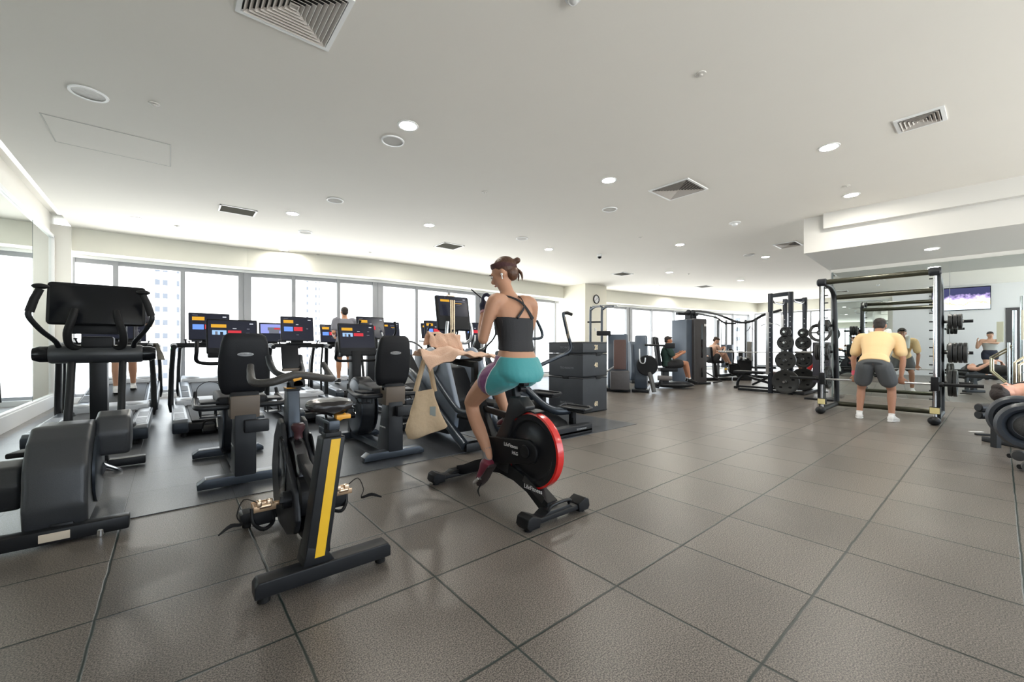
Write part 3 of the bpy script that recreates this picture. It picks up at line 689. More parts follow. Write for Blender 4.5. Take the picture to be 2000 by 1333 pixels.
# ---------------------------------------------------------------- recumbent bike
def recumbent(label, loc, style=1):
    t = thing('recumbent_bike', label, 'exercise bike', loc, 0, 'recumbent bikes')
    for y, w in ((0.0, 0.62), (1.14, 0.60)):
        m = MB(); m.prism([(-w/2, 0.01), (w/2, 0.01), (w/2, 0.05), (w/2 - 0.05, 0.085), (-w/2 + 0.05, 0.085), (-w/2, 0.05)], y - 0.055, y + 0.055, 'y', bev=0.008)
        m.build('cross_foot', steelgrey, t)
    m = MB(); m.bar((0, 0.02, 0.075), (0, 1.12, 0.06), 0.11, 0.07, bev=0.012); m.build('spine', steelgrey, t)
    m = MB(); m.prism([(-0.06, 0.07), (-0.055, 0.56), (0.10, 0.56), (0.17, 0.32), (0.24, 0.09), (0.3, 0.05)], -0.075, 0.075, 'x', bev=0.012); sp = m.build('seat_post', dgrey, t)
    text('TECHNOGYM', 0.022, logo_white, (-0.0765, 0.09, 0.30), (PI/2, 0, -PI/2), sp, 'emblem')
    m = MB(); m.prism([(-0.05, 0.53), (-0.06, 0.71), (0.10, 0.71), (0.18, 0.60), (0.14, 0.53)], -0.10, 0.10, 'x', bev=0.01); m.build('seat_carriage', mat('taupe_plastic', (0.16, 0.125, 0.095), 0.45), t)
    m = MB(); m.box((0.07, -0.09, 0.47), (0.17, 0.08, 0.10), bev=0.012); m.build('adjust_box', dgrey, t)
    # seat pan and back
    m = MB()
    m.box((0, 0.30, 0.665), (0.36, 0.42, 0.09), rot=(math.radians(4), 0, 0), bev=0.035, seg=4); m.build('seat', upholstery, t)
    m = MB(); rings = []
    for z, w, y, th in [(0.72, 0.13, 0.055, 0.03), (0.735, 0.150, 0.05, 0.042), (0.80, 0.172, 0.04, 0.048), (0.90, 0.180, 0.02, 0.05), (1.02, 0.176, 0.0, 0.05), (1.14, 0.160, -0.02, 0.046), (1.19, 0.145, -0.025, 0.038), (1.215, 0.115, -0.025, 0.02)]:
        rings.append([(w * math.copysign(abs(math.cos(a)) ** 0.45, math.cos(a)), y + th * math.copysign(abs(math.sin(a)) ** 0.7, math.sin(a)), z) for a in [2 * PI * k / 32 for k in range(32)]])
    m.loft(rings); b = m.build('backrest', upholstery, t)
    pl = MB(); pl.ell((0, -0.052, 1.045), (0.058, 0.006, 0.017)); pb = pl.build('maker_badge', logo_grey, b)
    text('TECHNOGYM', 0.014, blk, (0, -0.0585, 1.045), (PI/2, 0, 0), pb, 'emblem')
    m = MB(); m.box((0, 0.02, 0.70), (0.20, 0.10, 0.09), bev=0.02); m.build('back_bracket', blk, t)
    for s in (-1, 1):
        m = MB(); m.tube([(s * 0.10, 0.05, 0.62), (s * 0.24, 0.04, 0.62), (s * 0.305, 0.07, 0.625), (s * 0.31, 0.24, 0.63), (s * 0.30, 0.40, 0.66)], 0.022, smooth=5); m.build('side_handle', dgrey, t)
        m = MB(); m.tube([(s * 0.31, 0.40, 0.64), (s * 0.30, 0.44, 0.72)], [0.018, 0.014]); 
        m.tube([(s * 0.31, 0.42, 0.67), (s * 0.29, 0.30, 0.62), (s * 0.28, 0.17, 0.54)], 0.007, seg=8)
        m.tube([(s * 0.28, 0.10, 0.61), (s * 0.28, 0.10, 0.545), (s * 0.18, 0.10, 0.545), (s * 0.18, 0.10, 0.61)], 0.006, seg=8); m.tube([(s * 0.28, 0.24, 0.61), (s * 0.28, 0.24, 0.545), (s * 0.18, 0.24, 0.545), (s * 0.18, 0.24, 0.61)], 0.006, seg=8)
        m.box((s * 0.23, 0.17, 0.54), (0.12, 0.16, 0.008)); m.build('bottle_holder', dgrey, t)
        tr = MB(); tr.box((s * 0.22, 0.20, 0.655), (0.13, 0.22, 0.02), bev=0.008); tr.build('armrest', blk, t)
    # drive housing: upright rounded shell with crank
    m = MB(); m.prism([(0.86 + 0.27 * math.cos(a) * (1.0 if math.cos(a) > 0 else 0.82) + 0.02, 0.42 + 0.34 * math.sin(a)) for a in [2 * PI * k / 28 for k in range(28)]], -0.085, 0.085, 'x', bev=0.02, seg=3)
    m.build('drive_housing', dgrey, t)
    for s in (-1, 1):
        m = MB(); m.prism([(0.86 + 0.24 * math.cos(a), 0.42 + 0.31 * math.sin(a)) for a in [2 * PI * k / 28 for k in range(28)]], s * 0.084, s * 0.096, 'x', bev=0.004); m.build('side_panel', steelgrey, t)
        m = MB(); m.cyl((s * 0.11, 0.84, 0.45), 0.035, 0.04, 'x'); m.bar((s * 0.125, 0.84, 0.45), (s * 0.125, 0.84 + s * 0.12, 0.45 + s * 0.10), 0.016, 0.028); m.build('crank', chrome, t)
        y0, z0 = 0.84 + s * 0.12, 0.45 + s * 0.10
        m = MB(); m.box((s * 0.19, y0, z0), (0.10, 0.09, 0.03), rot=(0.5, 0, 0), bev=0.008); pe = m.build('pedal', blk, t)
        MB().tube([(s * 0.145, y0, z0), (s * 0.15, y0 - 0.03, z0 + 0.07), (s * 0.22, y0 - 0.03, z0 + 0.08), (s * 0.24, y0, z0 + 0.01)], 0.008, seg=8, smooth=3).build('pedal_strap', blk_rubber, pe)
    m = MB(); m.prism([(1.02, 0.60), (1.20, 0.55), (1.17, 1.02), (1.06, 1.06)], -0.055, 0.055, 'x', bev=0.012); m.build('mast', blk, t)
    m = MB(); m.prism([(1.10, 0.08), (1.2, 0.08), (1.16, 0.6), (1.05, 0.6)], -0.06, 0.06, 'x', bev=0.01); m.build('front_strut', dgrey, t)
    console(t, (0.03, 1.13, 1.21), 0.44, 0.36, math.radians(-12), style, chin=0.02)
    m = MB(); m.box((0.03, 1.10, 1.02), (0.42, 0.07, 0.05), bev=0.012); m.build('console_tray', blk, t)
    for s in (-1, 1):
        m = MB(); m.tube([(0, 1.08, 0.94), (s * 0.18, 1.05, 0.94), (s * 0.27, 0.95, 0.97), (s * 0.275, 0.88, 1.06), (s * 0.27, 0.92, 1.15)], 0.017, smooth=5); m.build('front_handlebar', blk, t)
    return t
recumbent('recumbent bike with black padded back, left of the yellow-striped bike', (0.47, 3.95, 0.006), 1)
recumbent('recumbent bike seen from its left side, beside the hanging tote bag', (1.72, 3.9, 0.006), 1)
t = thing('charging_cable', 'thin cable looped over the left recumbent bike armrest', 'cable', (0.20, 4.30, 0.64))
MB().tube([(-0.02, 0, 0.0), (-0.02, 0.05, 0.12), (0.06, 0.1, 0.17), (0.15, 0.1, 0.13), (0.17, 0.08, 0.03)], 0.003, seg=6, smooth=5).build('cable', blk, t)

# ---------------------------------------------------------------- spin bike with the yellow stripe
t = thing('spin_bike', 'charcoal spin bike with yellow-striped seat post, nearest the camera', 'exercise bike', (0.575, 2.06, 0.0))
m = MB(); m.prism([(-0.30, 0.035), (0.30, 0.035), (0.30, 0.085), (0.285, 0.105), (-0.285, 0.105), (-0.30, 0.085)], -0.045, 0.045, 'y', bev=0.007, seg=3); m.xform((0.0, 0, 0)); rb = m.build('rear_foot', blk_metal, t)
for s in (-1, 1):
    m = MB(); m.cyl((s * 0.26, 0, 0.018), 0.026, 0.036, bev=0.004); m.cyl((s * 0.26, 0, 0.036), 0.012, 0.03); m.build('levelling_foot', blk_rubber, rb)
m = MB(); m.prism([(-0.25, 0.035), (0.06, 0.035), (0.06, 0.09), (0.045, 0.10), (-0.235, 0.10), (-0.25, 0.09)], 0.87, 0.97, 'y', bev=0.007); m.prism([(0.0, 0.035), (0.25, 0.035), (0.25, 0.09), (0.235, 0.10), (0, 0.10)], 0.87, 0.97, 'y', bev=0.007)
fb = m.build('front_foot', blk_metal, t)
for s in (-1, 1): MB().cyl((s * 0.21, 0.92, 0.02), 0.024, 0.04, bev=0.004).build('levelling_foot', blk_rubber, fb)
m = MB(); m.column((-0.055, 0.02, 0.10), (0.03, 0.03, 0.68), 0.105, 0.10, bev=0.01); m.prism([(-0.11, 0.10), (0.03, 0.10), (-0.01, 0.16), (-0.09, 0.19)], -0.03, 0.10, 'y', bev=0.005)
post_ = m.build('seat_tube', blk_metal, t)
q = (Vector((0.085, 0.01, 0.58))).normalized()
MB().column((-0.040, -0.030, 0.135), (0.036, -0.021, 0.670), 0.043, 0.004).build('yellow_stripe', yellow, post_)
tag(COL.objects['yellow_stripe'], 'yellow reflective stripe')
m = MB(); m.cyl((0.03, 0.03, 0.69), 0.034, 0.10); m.box((0.03, 0.03, 0.685), (0.075, 0.07, 0.03), bev=0.006); m.build('seat_pillar', blk, t)
m = MB(); m.box((0.03, 0.10, 0.735), (0.05, 0.24, 0.045), bev=0.006); m.box((0.03, 0.08, 0.70), (0.07, 0.09, 0.04), bev=0.006); m.build('saddle_slider', steelgrey, t)
m = MB(); m.box((0.085, 0.04, 0.765), (0.07, 0.045, 0.022), bev=0.006); m.tube([(0.06, 0.04, 0.75), (0.10, 0.03, 0.775)], 0.012); m.build('clamp_lever', amber, t)
m = MB()
rings = []
for y, w, z, th in [(0.02, 0.055, 0.805, 0.02), (0.035, 0.095, 0.812, 0.036), (0.09, 0.115, 0.815, 0.045), (0.15, 0.098, 0.815, 0.045), (0.21, 0.055, 0.812, 0.042), (0.27, 0.035, 0.81, 0.036), (0.31, 0.026, 0.805, 0.028), (0.325, 0.012, 0.80, 0.012)]:
    rings.append([(0.04 + w * math.cos(a), y, z + th * math.sin(a) * (0.8 if math.sin(a) > 0 else 1.0) + 0.012 * abs(math.cos(a)) * (1 if y < 0.16 else 0)) for a in [2 * PI * k / 24 for k in range(24)]])
m.loft(rings); sd = m.build('saddle', mat('glossy_saddle', (0.015, 0.013, 0.013), 0.22, bump=0.25, nscale=45), t)
MB().tube([(0.02, 0.08, 0.75), (0.02, 0.10, 0.78), (0.06, 0.10, 0.78), (0.06, 0.08, 0.75)], 0.008, seg=8).build('saddle_rail', chrome, sd)
# main frame: fork column, flywheel shroud, belt guard
m = MB(); m.prism([(0.60, 0.42), (0.64, 0.60), (0.685, 0.86), (0.765, 0.86), (0.80, 0.60), (0.87, 0.34), (0.90, 0.10), (0.80, 0.10), (0.72, 0.30)], -0.035, 0.035, 'x', bev=0.014, seg=3)
m.build('fork_column', steelgrey, t)
m = MB(); m.bar((0.0, 0.06, 0.13), (0.0, 0.88, 0.09), 0.07, 0.06, bev=0.01); m.bar((-0.01, 0.04, 0.40), (0.0, 0.64, 0.50), 0.05, 0.06, bev=0.01); m.build('frame_beam', blk_metal, t)
m = MB(); m.lathe([(0.0001, -0.035), (0.24, -0.035), (0.25, -0.025), (0.25, 0.025), (0.24, 0.035), (0.0001, 0.035)], (0, 0.66, 0.33), 'x', seg=48); m.build('flywheel', mat('flywheel_metal', (0.12, 0.12, 0.13), 0.25, metal=0.9), t)
for s in (-1, 1):
    m = MB(); m.prism([(0.28, 0.20), (0.33, 0.12), (0.50, 0.06), (0.72, 0.06), (0.88, 0.16), (0.93, 0.36), (0.86, 0.56), (0.74, 0.68), (0.66, 0.66), (0.60, 0.54), (0.46, 0.44), (0.32, 0.34)], s * 0.045, s * 0.075, 'x', bev=0.012, seg=3)
    g = m.build('side_guard', dgrey, t)
    MB().prism([(0.60 + 0.10 * math.cos(a), 0.40 + 0.19 * math.sin(a) + 0.3 * 0.1 * math.cos(a)) for a in [2 * PI * k / 24 for k in range(24)]], s * 0.072, s * 0.082, 'x', bev=0.004).build('guard_inlay', blk_gloss, g)
    m = MB(); m.cyl((s * 0.095, 0.40, 0.29), 0.045, 0.05, 'x', bev=0.006); m.bar((s * 0.12, 0.40, 0.29), (s * 0.125, 0.40 + s * 0.05, 0.29 + s * -0.02), 0.018, 0.034, bev=0.004); m.build('crank_arm', blk_metal, t)
m = MB(); m.cyl((0, 0.40, 0.29), 0.105, 0.10, 'x', bev=0.01); m.build('crank_hub', blk, t)
brass = mat('worn_gold_metal', (0.55, 0.38, 0.24), 0.3, metal=0.8)
for s, py, pz in ((-1, 0.40, 0.285), (1, 0.44, 0.265)):
    x = s * 0.20; pt = MB(); pt.box((x, py, pz), (0.095, 0.075, 0.022), bev=0.005); pt.cyl((s * 0.145, py, pz), 0.012, 0.05, 'x'); pt.box((x, py - 0.045, pz), (0.10, 0.008, 0.03), bev=0.003); pt.box((x, py + 0.045, pz), (0.10, 0.008, 0.03), bev=0.003)
    pe = pt.build('pedal', brass, t)
    c = MB(); c.box((x - 0.025, py - 0.03, pz + 0.025), (0.022, 0.05, 0.03), bev=0.006); c.box((x + 0.02, py - 0.035, pz + 0.02), (0.025, 0.03, 0.04), bev=0.006); c.cyl((x, py - 0.04, pz + 0.01), 0.014, 0.05, 'x'); c.build('cleat_clip', mat('pale_gold_metal', (0.75, 0.55, 0.38), 0.25, metal=0.9), pe)
    c = MB(); c.tube([(x - s * 0.04, py + 0.06, pz - 0.02), (x - s * 0.05, py + 0.03, pz - 0.10), (x, py - 0.01, pz - 0.12), (x + s * 0.04, py + 0.03, pz - 0.09), (x + s * 0.045, py + 0.05, pz - 0.02)], 0.010, seg=8, smooth=4); c.prism([(x - 0.045, pz - 0.11), (x + 0.045, pz - 0.11), (x + 0.04, pz - 0.03), (x - 0.04, pz - 0.03)], py + 0.03, py + 0.045, 'y', bev=0.004); c.build('toe_cage', blk, pe)
    c = MB(); c.tube([(x + s * 0.03, py - 0.03, pz + 0.03), (x + s * 0.09, py - 0.03, pz + 0.06), (x + s * 0.12, py - 0.04, pz - 0.01), (x + s * 0.10, py - 0.06, pz - 0.05), (x + s * 0.15, py - 0.09, pz - 0.035), (x + s * 0.20, py - 0.12, pz - 0.055)], [0.005, 0.005, 0.005, 0.006, 0.010, 0.004], seg=8, smooth=4, flat=0.5); c.build('toe_strap', blk_rubber, pe)
m = MB(); m.lathe([(0.0001, 0.0), (0.024, 0.0), (0.022, 0.03), (0.036, 0.055), (0.036, 0.075), (0.028, 0.085), (0.0001, 0.088)], (0.0, 0.565, 0.58), 'z', 20); m.tube([(0.0, 0.62, 0.54), (0.0, 0.565, 0.60)], 0.012); m.build('resistance_knob', mat('maroon_knob', (0.06, 0.02, 0.025), 0.35), t)
m = MB(); m.cyl((0.0, 0.72, 0.865), 0.03, 0.06); m.box((0, 0.72, 0.85), (0.075, 0.08, 0.015), bev=0.003); m.build('handlebar_post', blk, t)
MB().box((0, 0.72, 0.862), (0.08, 0.085, 0.006), bev=0.002).build('post_collar', amber, t)
m = MB(); m.box((0.02, 0.70, 0.89), (0.08, 0.10, 0.05), bev=0.01); m.cyl((0.02, 0.665, 0.885), 0.025, 0.03, 'y'); m.build('handlebar_clamp', blk, t)
m = MB(); m.box((0.012, 0.655, 0.922), (0.05, 0.03, 0.03), rot=(0, -0.3, 0), bev=0.008); m.box((0.04, 0.652, 0.935), (0.045, 0.02, 0.012), bev=0.004); m.build('amber_lever', amber, t)
m = MB()
m.tube([(-0.195, 0.88, 1.0), (-0.20, 0.84, 0.955), (-0.20, 0.72, 0.905), (-0.12, 0.66, 0.905), (0, 0.66, 0.94), (0.12, 0.68, 0.925), (0.22, 0.72, 0.905), (0.245, 0.78, 0.91), (0.24, 0.86, 0.955), (0.225, 0.90, 1.0)], [0.018, 0.020, 0.024, 0.026, 0.028, 0.026, 0.024, 0.023, 0.020, 0.018], smooth=5, flat=0.9)
m.build('handlebar', mat('textured_grip', (0.045, 0.042, 0.040), 0.42, bump=0.3, nscale=180), t)
for s in (-1, 1):
    m = MB(); m.tube([(s * 0.035, 0.70, 0.93), (s * 0.075, 0.80, 0.955), (s * 0.085, 0.90, 1.0), (s * 0.09, 0.94, 1.05)], [0.018, 0.018, 0.02, 0.019], smooth=4); m.build('inner_grip', dgrey, t)
m = MB(); m.box((0.02, 0.87, 1.045), (0.10, 0.012, 0.15), rot=(math.radians(-18), 0, 0), bev=0.005); hd_ = m.build('display', blk, t)
m = MB(); m.box((0.02, 0.84, 0.965), (0.10, 0.05, 0.018), bev=0.005); m.build('display_ledge', mat('taupe_plastic', (0, 0, 0)), hd_)

# ---------------------------------------------------------------- red-rimmed spin bike under the cycling woman
RB = (1.90, 1.84, 0.0)
t = thing('spin_bike', 'black spin bike with red-rimmed flywheel under the cycling woman', 'exercise bike', RB)
for y0, w in ((0.0, 0.27), (1.10, 0.28)):
    m = MB()
    m.prism([(-w + 0.03, 0.03), (w - 0.03, 0.03), (w - 0.03, 0.065), (-w + 0.03, 0.065)], y0 - 0.045, y0 + 0.045, 'y', bev=0.012, seg=3)
    m.prism([(-0.14, 0.06), (0.14, 0.06), (0.09, 0.085), (-0.09, 0.085)], y0 - 0.04, y0 + 0.05, 'y', bev=0.006)
    ft = m.build('foot_bar', blk_metal, t)
    for s in (-1, 1):
        e = MB(); e.prism([(s * (w - 0.09), 0.015), (s * w, 0.015), (s * (w + 0.015), 0.04), (s * (w + 0.005), 0.085), (s * (w - 0.03), 0.10), (s * (w - 0.10), 0.07)], y0 - 0.055, y0 + 0.055, 'y', bev=0.008, seg=3)
        e.cyl((s * (w - 0.03), y0 - 0.01, 0.0125), 0.025, 0.025); e.build('end_cap', blk, ft)
m = MB()
m.tube([(-0.09, -0.03, 0.085), (-0.06, -0.04, 0.12), (0.09, -0.04, 0.12), (0.11, -0.02, 0.085)], 0.011, seg=10, smooth=3); m.build('lift_handle', blk_metal, t)
m = MB()   # swooping keel from the near foot up to the bottom bracket and on to the front foot
kp = [(0.02, 0.06, 0.05), (0.10, 0.10, 0.05), (0.22, 0.17, 0.045), (0.36, 0.215, 0.045), (0.52, 0.235, 0.05), (0.68, 0.215, 0.05), (0.84, 0.165, 0.045), (1.0, 0.10, 0.04), (1.10, 0.075, 0.035)]
rings = []
for y, z, hh in kp: rings.append([(sx * 0.045, y, z + sz * hh) for sx, sz in ((-1, -1), (1, -1), (1, 1), (-1, 1))])
m.loft(rings); ke = m.build('keel', blk_metal, t, angle=25)
pl = MB(); pl.bar((-0.0465, 0.06, 0.115), (-0.0465, 0.25, 0.215), 0.003, 0.05, bev=0.001); nm = pl.build('name_plate', mat('black_label', (0.03, 0.03, 0.03), 0.3), ke)
text('LifeFitness', 0.042, logo_white, (-0.0485, 0.155, 0.165), (PI/2, 0.0, -PI/2), nm, 'emblem')
COL.objects['emblem'].rotation_euler
FC = (0.0, 0.20, 0.41)
m = MB(); m.lathe([(0.0001, -0.03), (0.07, -0.032), (0.10, -0.012), (0.19, -0.012), (0.205, -0.028), (0.245, -0.028), (0.245, 0.028), (0.205, 0.028), (0.19, 0.012), (0.10, 0.012), (0.07, 0.032), (0.0001, 0.03)], FC, 'x', seg=64)
fw = m.build('flywheel', mat('matte_flywheel', (0.02, 0.021, 0.024), 0.28, metal=0.3), t)
m = MB(); m.lathe([(0.243, -0.030), (0.256, -0.026), (0.258, 0.0), (0.256, 0.026), (0.243, 0.030)], FC, 'x', seg=64, ring=True); m.build('red_rim', red_gloss, fw)
tag(COL.objects['red_rim'], 'glossy red rim')
# guard over the front half of the wheel, belt guard, seat tube body
m = MB()
arc = [(FC[1] + 0.275 * math.cos(a), FC[2] + 0.275 * math.sin(a)) for a in [PI * (0.22 + 0.055 * k) for k in range(15)]]
inn = [(FC[1] + 0.185 * math.cos(a), FC[2] + 0.185 * math.sin(a)) for a in [PI * (0.22 + 0.055 * k) for k in range(15)]]
m.prism([(0.30, 0.86 - 0.10), (0.40, 0.76), (0.46, 0.60), (0.60, 0.40), (0.66, 0.30), (0.58, 0.22), (0.42, 0.20), (0.40, 0.34), (0.42, 0.46), (0.36, 0.60), (0.24, 0.66), (0.23, 0.70)], -0.048, 0.048, 'x', bev=0.012, seg=3)
m.build('frame_body', mat('satin_black', (0.018, 0.019, 0.021), 0.36), t)
m = MB(); n = len(arc)
half = [(y, z) for y, z in arc[:9]] + [(y, z) for y, z in inn[:9][::-1]]
arc2 = [(FC[1] + 0.272 * math.cos(a), FC[2] + 0.272 * math.sin(a)) for a in [PI * (0.02 + 0.05 * k) for k in range(12)]]
inn2 = [(FC[1] + 0.262 * math.cos(a), FC[2] + 0.262 * math.sin(a)) for a in [PI * (0.02 + 0.05 * k) for k in range(12)]]
m.prism(arc2 + inn2[::-1], -0.045, 0.045, 'x'); m.build('wheel_fender', blk, t)
for s in (-1, 1):
    m = MB(); m.prism([(0.10, 0.39), (0.12, 0.345), (0.18, 0.325), (0.58, 0.25), (0.68, 0.30), (0.70, 0.38), (0.64, 0.44), (0.18, 0.49), (0.12, 0.465), (0.10, 0.43)], s * 0.045, s * 0.072, 'x', bev=0.010, seg=3)
    bg = m.build('belt_guard', blk, t)
    if s < 0:
        text('LifeFitness', 0.036, logo_white, (-0.0735, 0.355, 0.42), (PI/2, 0, -PI/2), bg, 'emblem')
        text('I\u00b7KG', 0.034, logo_white, (-0.0735, 0.31, 0.375), (PI/2, 0, -PI/2), bg, 'emblem')
    m = MB(); m.cyl((s * 0.078, 0.13 + 0.07, 0.41), 0.045, 0.016, 'x', bev=0.004); m.build('hub_cap', blk_gloss, fw)
m = MB(); m.bar((0, 0.36, 0.68), (0, 0.405, 0.86), 0.05, 0.045, bev=0.008); m.build('seat_pillar', blk_metal, t)
m = MB(); m.box((0, 0.38, 0.855), (0.05, 0.22, 0.035), bev=0.008); m.cyl((0.035, 0.36, 0.81), 0.02, 0.05, 'x'); m.build('saddle_slider', blk, t)
MB().bar((0.0, 0.33, 0.70), (0.0, 0.27, 0.60), 0.03, 0.012, bev=0.004).build('red_trigger', red_gloss, t)
m = MB(); rings = []
for y, w, z, th in [(0.24, 0.05, 0.885, 0.015), (0.26, 0.09, 0.890, 0.025), (0.32, 0.115, 0.892, 0.032), (0.38, 0.10, 0.892, 0.03), (0.45, 0.05, 0.89, 0.028), (0.51, 0.03, 0.888, 0.022), (0.54, 0.015, 0.885, 0.012)]:
    rings.append([(w * math.cos(a), y, z + th * math.sin(a)) for a in [2 * PI * k / 20 for k in range(20)]])
m.loft(rings); m.build('saddle', upholstery, t)
m = MB(); m.bar((0, 0.62, 0.34), (0, 0.90, 0.82), 0.06, 0.07, bev=0.01); m.bar((0, 0.90, 0.80), (0, 0.90, 0.98), 0.045, 0.045); m.build('head_tube', blk_metal, t)
m = MB(); m.bar((0, 0.40, 0.60), (0, 0.80, 0.63), 0.035, 0.045, bev=0.008); m.build('top_tube', blk_metal, t)
m = MB(); m.bar((0, 0.88, 0.965), (0, 1.20, 0.985), 0.05, 0.05, bev=0.01); m.tube([(-0.245, 1.32, 1.03), (-0.25, 1.20, 1.015), (-0.20, 1.12, 1.0), (0, 1.13, 0.99), (0.20, 1.12, 1.0), (0.25, 1.20, 1.015), (0.245, 1.32, 1.03)], 0.017, smooth=4); m.build('handlebar', blk_rubber, t)
m = MB(); m.box((-0.03, 1.33, 1.155), (0.20, 0.035, 0.14), rot=(-0.3, 0, 0), bev=0.008); m.bar((-0.02, 1.18, 0.99), (-0.03, 1.33, 1.10), 0.05, 0.03); m.build('display', blk, t)
CK = (0.60, 0.31)
m = MB(); m.cyl((0, CK[0], CK[1]), 0.035, 0.22, 'x'); m.build('crank_axle', chrome, t)
for s, ey, ez in ((-1, 0.60, 0.14), (1, 0.62, 0.48)):
    m = MB(); m.bar((s * 0.095, CK[0], CK[1]), (s * 0.105, ey, ez), 0.016, 0.03, bev=0.004); m.build('crank_arm', blk_metal, t)
    m = MB(); m.box((s * 0.16, ey, ez), (0.085, 0.08, 0.022), rot=(-0.7 if s < 0 else -0.2, 0, 0), bev=0.005); pe = m.build('pedal', chrome, t)
    m = MB(); m.tube([(s * 0.16, ey - 0.02, ez - 0.02), (s * 0.20, ey - 0.03, ez - 0.06), (s * 0.22, ey - 0.08, ez - 0.085)], [0.006, 0.008, 0.003], seg=8, smooth=3, flat=0.5); m.build('pedal_strap', blk_rubber, pe)

# ---------------------------------------------------------------- large elliptical at left
t = thing('elliptical_trainer', 'large black elliptical trainer with switched-off screen, far left foreground', 'elliptical trainer', (-0.47, 3.42, 0.0))
m = MB(); m.bar((-0.46, 0, 0.055), (0.285, 0, 0.055), 0.09, 0.08, bev=0.014); fb = m.build('rear_foot', blk_metal, t)
m = MB(); m.cyl((0.16, -0.03, 0.022), 0.02, 0.045, 'z', bev=0.004); m.cyl((0.16, -0.03, 0.05), 0.009, 0.05); m.build('levelling_foot', chrome, fb)
MB().box((-0.02, -0.0458, 0.055), (0.12, 0.003, 0.045), bev=0.001).build('warning_label', mat('paper_label', (0.72, 0.62, 0.50), 0.6), fb)
m = MB(); m.bar((-0.30, 1.78, 0.055), (0.30, 1.78, 0.055), 0.085, 0.075, bev=0.014); m.build('front_foot', blk_metal, t)
m = MB(); m.bar((0, 0.0, 0.07), (0, 1.80, 0.07), 0.10, 0.08, bev=0.014); m.build('spine', blk_metal, t)
# big curved drive shell
m = MB(); m.prism([(0.02, 0.06), (-0.01, 0.20), (0.02, 0.42), (0.10, 0.56), (0.22, 0.635), (0.40, 0.64), (0.60, 0.56), (0.72, 0.42), (0.78, 0.20), (0.74, 0.07)], -0.155, 0.105, 'x', bev=0.035, seg=4)
sh = m.build('drive_shell', mat('shell_plastic', (0.040, 0.043, 0.048), 0.3, noise=0.3, nscale=350, bump=0.12), t)
MB().box((-0.025, 0.0, 0.4), (0.003, 0.02, 0.3), bev=0).xform((0,0.0,0))
for s, x in ((-1, -0.16), (1, 0.108)):
    m = MB(); m.lathe([(0.22, 0.0), (0.22, s * 0.012), (0.19, s * 0.02), (0.0001, s * 0.024)], (x, 0.36, 0.33), 'x', seg=40); m.build('crank_disc', steelgrey, sh)
    m = MB(); m.tube([(x, 0.40, 0.30), (x + s * 0.05, 0.48, 0.26), (x + s * 0.08, 0.60, 0.22)], [0.05, 0.04, 0.03]); m.build('crank_arm', chrome, t)
# pedal arms with their rear covers
for s, x, y, z in ((1, 0.185, 0.46, 0.53), (-1, -0.29, 0.46, 0.27)):
    m = MB(); m.prism([(y - 0.14, z - 0.13), (y - 0.16, z + 0.02), (y - 0.12, z + 0.12), (y + 0.02, z + 0.15), (y + 0.14, z + 0.11), (y + 0.15, z - 0.08), (y + 0.05, z - 0.14)], x - 0.085, x + 0.085, 'x', bev=0.03, seg=4)
    m.build('arm_cover', mat('shell_plastic', (0, 0, 0)), t)
    m = MB(); m.bar((x, y + 0.1, z - 0.02), (x, 1.35, 0.42 if s > 0 else 0.30), 0.06, 0.07, bev=0.012); m.build('pedal_arm', blk_metal, t)
    m = MB(); m.box((x, 0.98, (z + 0.40) / 2 + 0.03), (0.15, 0.36, 0.035), rot=(-0.1, 0, 0), bev=0.012); m.build('foot_plate', blk_rubber, t)
for s in (-1, 1):
    m = MB(); m.tube([(s * 0.155, 1.40, 0.42), (s * 0.155, 1.40, 0.56), (s * 0.155, 1.58, 1.04)], [0.030, 0.026, 0.026], seg=14); m.cyl((s * 0.155, 1.40, 0.47), 0.055, 0.05, 'z', bev=0.01); m.build('lower_link', blk_metal, t)
m = MB(); m.bar((0, 1.70, 0.08), (0.0, 1.62, 1.02), 0.115, 0.12, bev=0.02); m.build('front_column', blk_metal, t)
m = MB(); m.lathe([(0.0001, -0.285), (0.07, -0.285), (0.078, -0.27), (0.078, 0.27), (0.07, 0.285), (0.0001, 0.285)], (0.0, 1.58, 1.05), 'x', seg=32); m.build('pivot_barrel', mat('shell_plastic', (0, 0, 0)), t)
for s in (-1, 1):
    m = MB(); m.lathe([(0.066, 0.0), (0.066, s * 0.05), (0.05, s * 0.09), (0.0001, s * 0.095)], (s * 0.285, 1.58, 1.05), 'x', seg=24); m.build('pivot_cap', blk_gloss, t)
    m = MB(); m.tube([(s * 0.225, 1.56, 1.08), (s * 0.235, 1.50, 1.15), (s * 0.30, 1.40, 1.24), (s * 0.352, 1.34, 1.34), (s * 0.350, 1.34, 1.40)], [0.020, 0.018, 0.018, 0.018, 0.018], smooth=5); ah = m.build('moving_arm', blk_metal, t)
    m = MB(); m.tube([(s * 0.350, 1.34, 1.38), (s * 0.325, 1.34, 1.48), (s * 0.295, 1.34, 1.56)], [0.027, 0.026, 0.024]); m.ell((s * 0.295, 1.345, 1.58), (0.048, 0.036, 0.022)); m.build('moving_grip', blk_rubber, ah)
    m = MB(); m.tube([(s * 0.08, 1.56, 1.09), (s * 0.155, 1.50, 1.12), (s * 0.165, 1.44, 1.22), (s * 0.135, 1.42, 1.34), (s * 0.12, 1.44, 1.42)], [0.022, 0.026, 0.027, 0.025, 0.022], smooth=5); m.build('fixed_grip', blk_rubber, t)
m = MB(); m.box((0, 1.58, 1.15), (0.20, 0.13, 0.10), bev=0.025, seg=3); m.box((0, 1.60, 1.27), (0.36, 0.06, 0.10), bev=0.02); m.build('console_neck', blk, t)
m = MB()
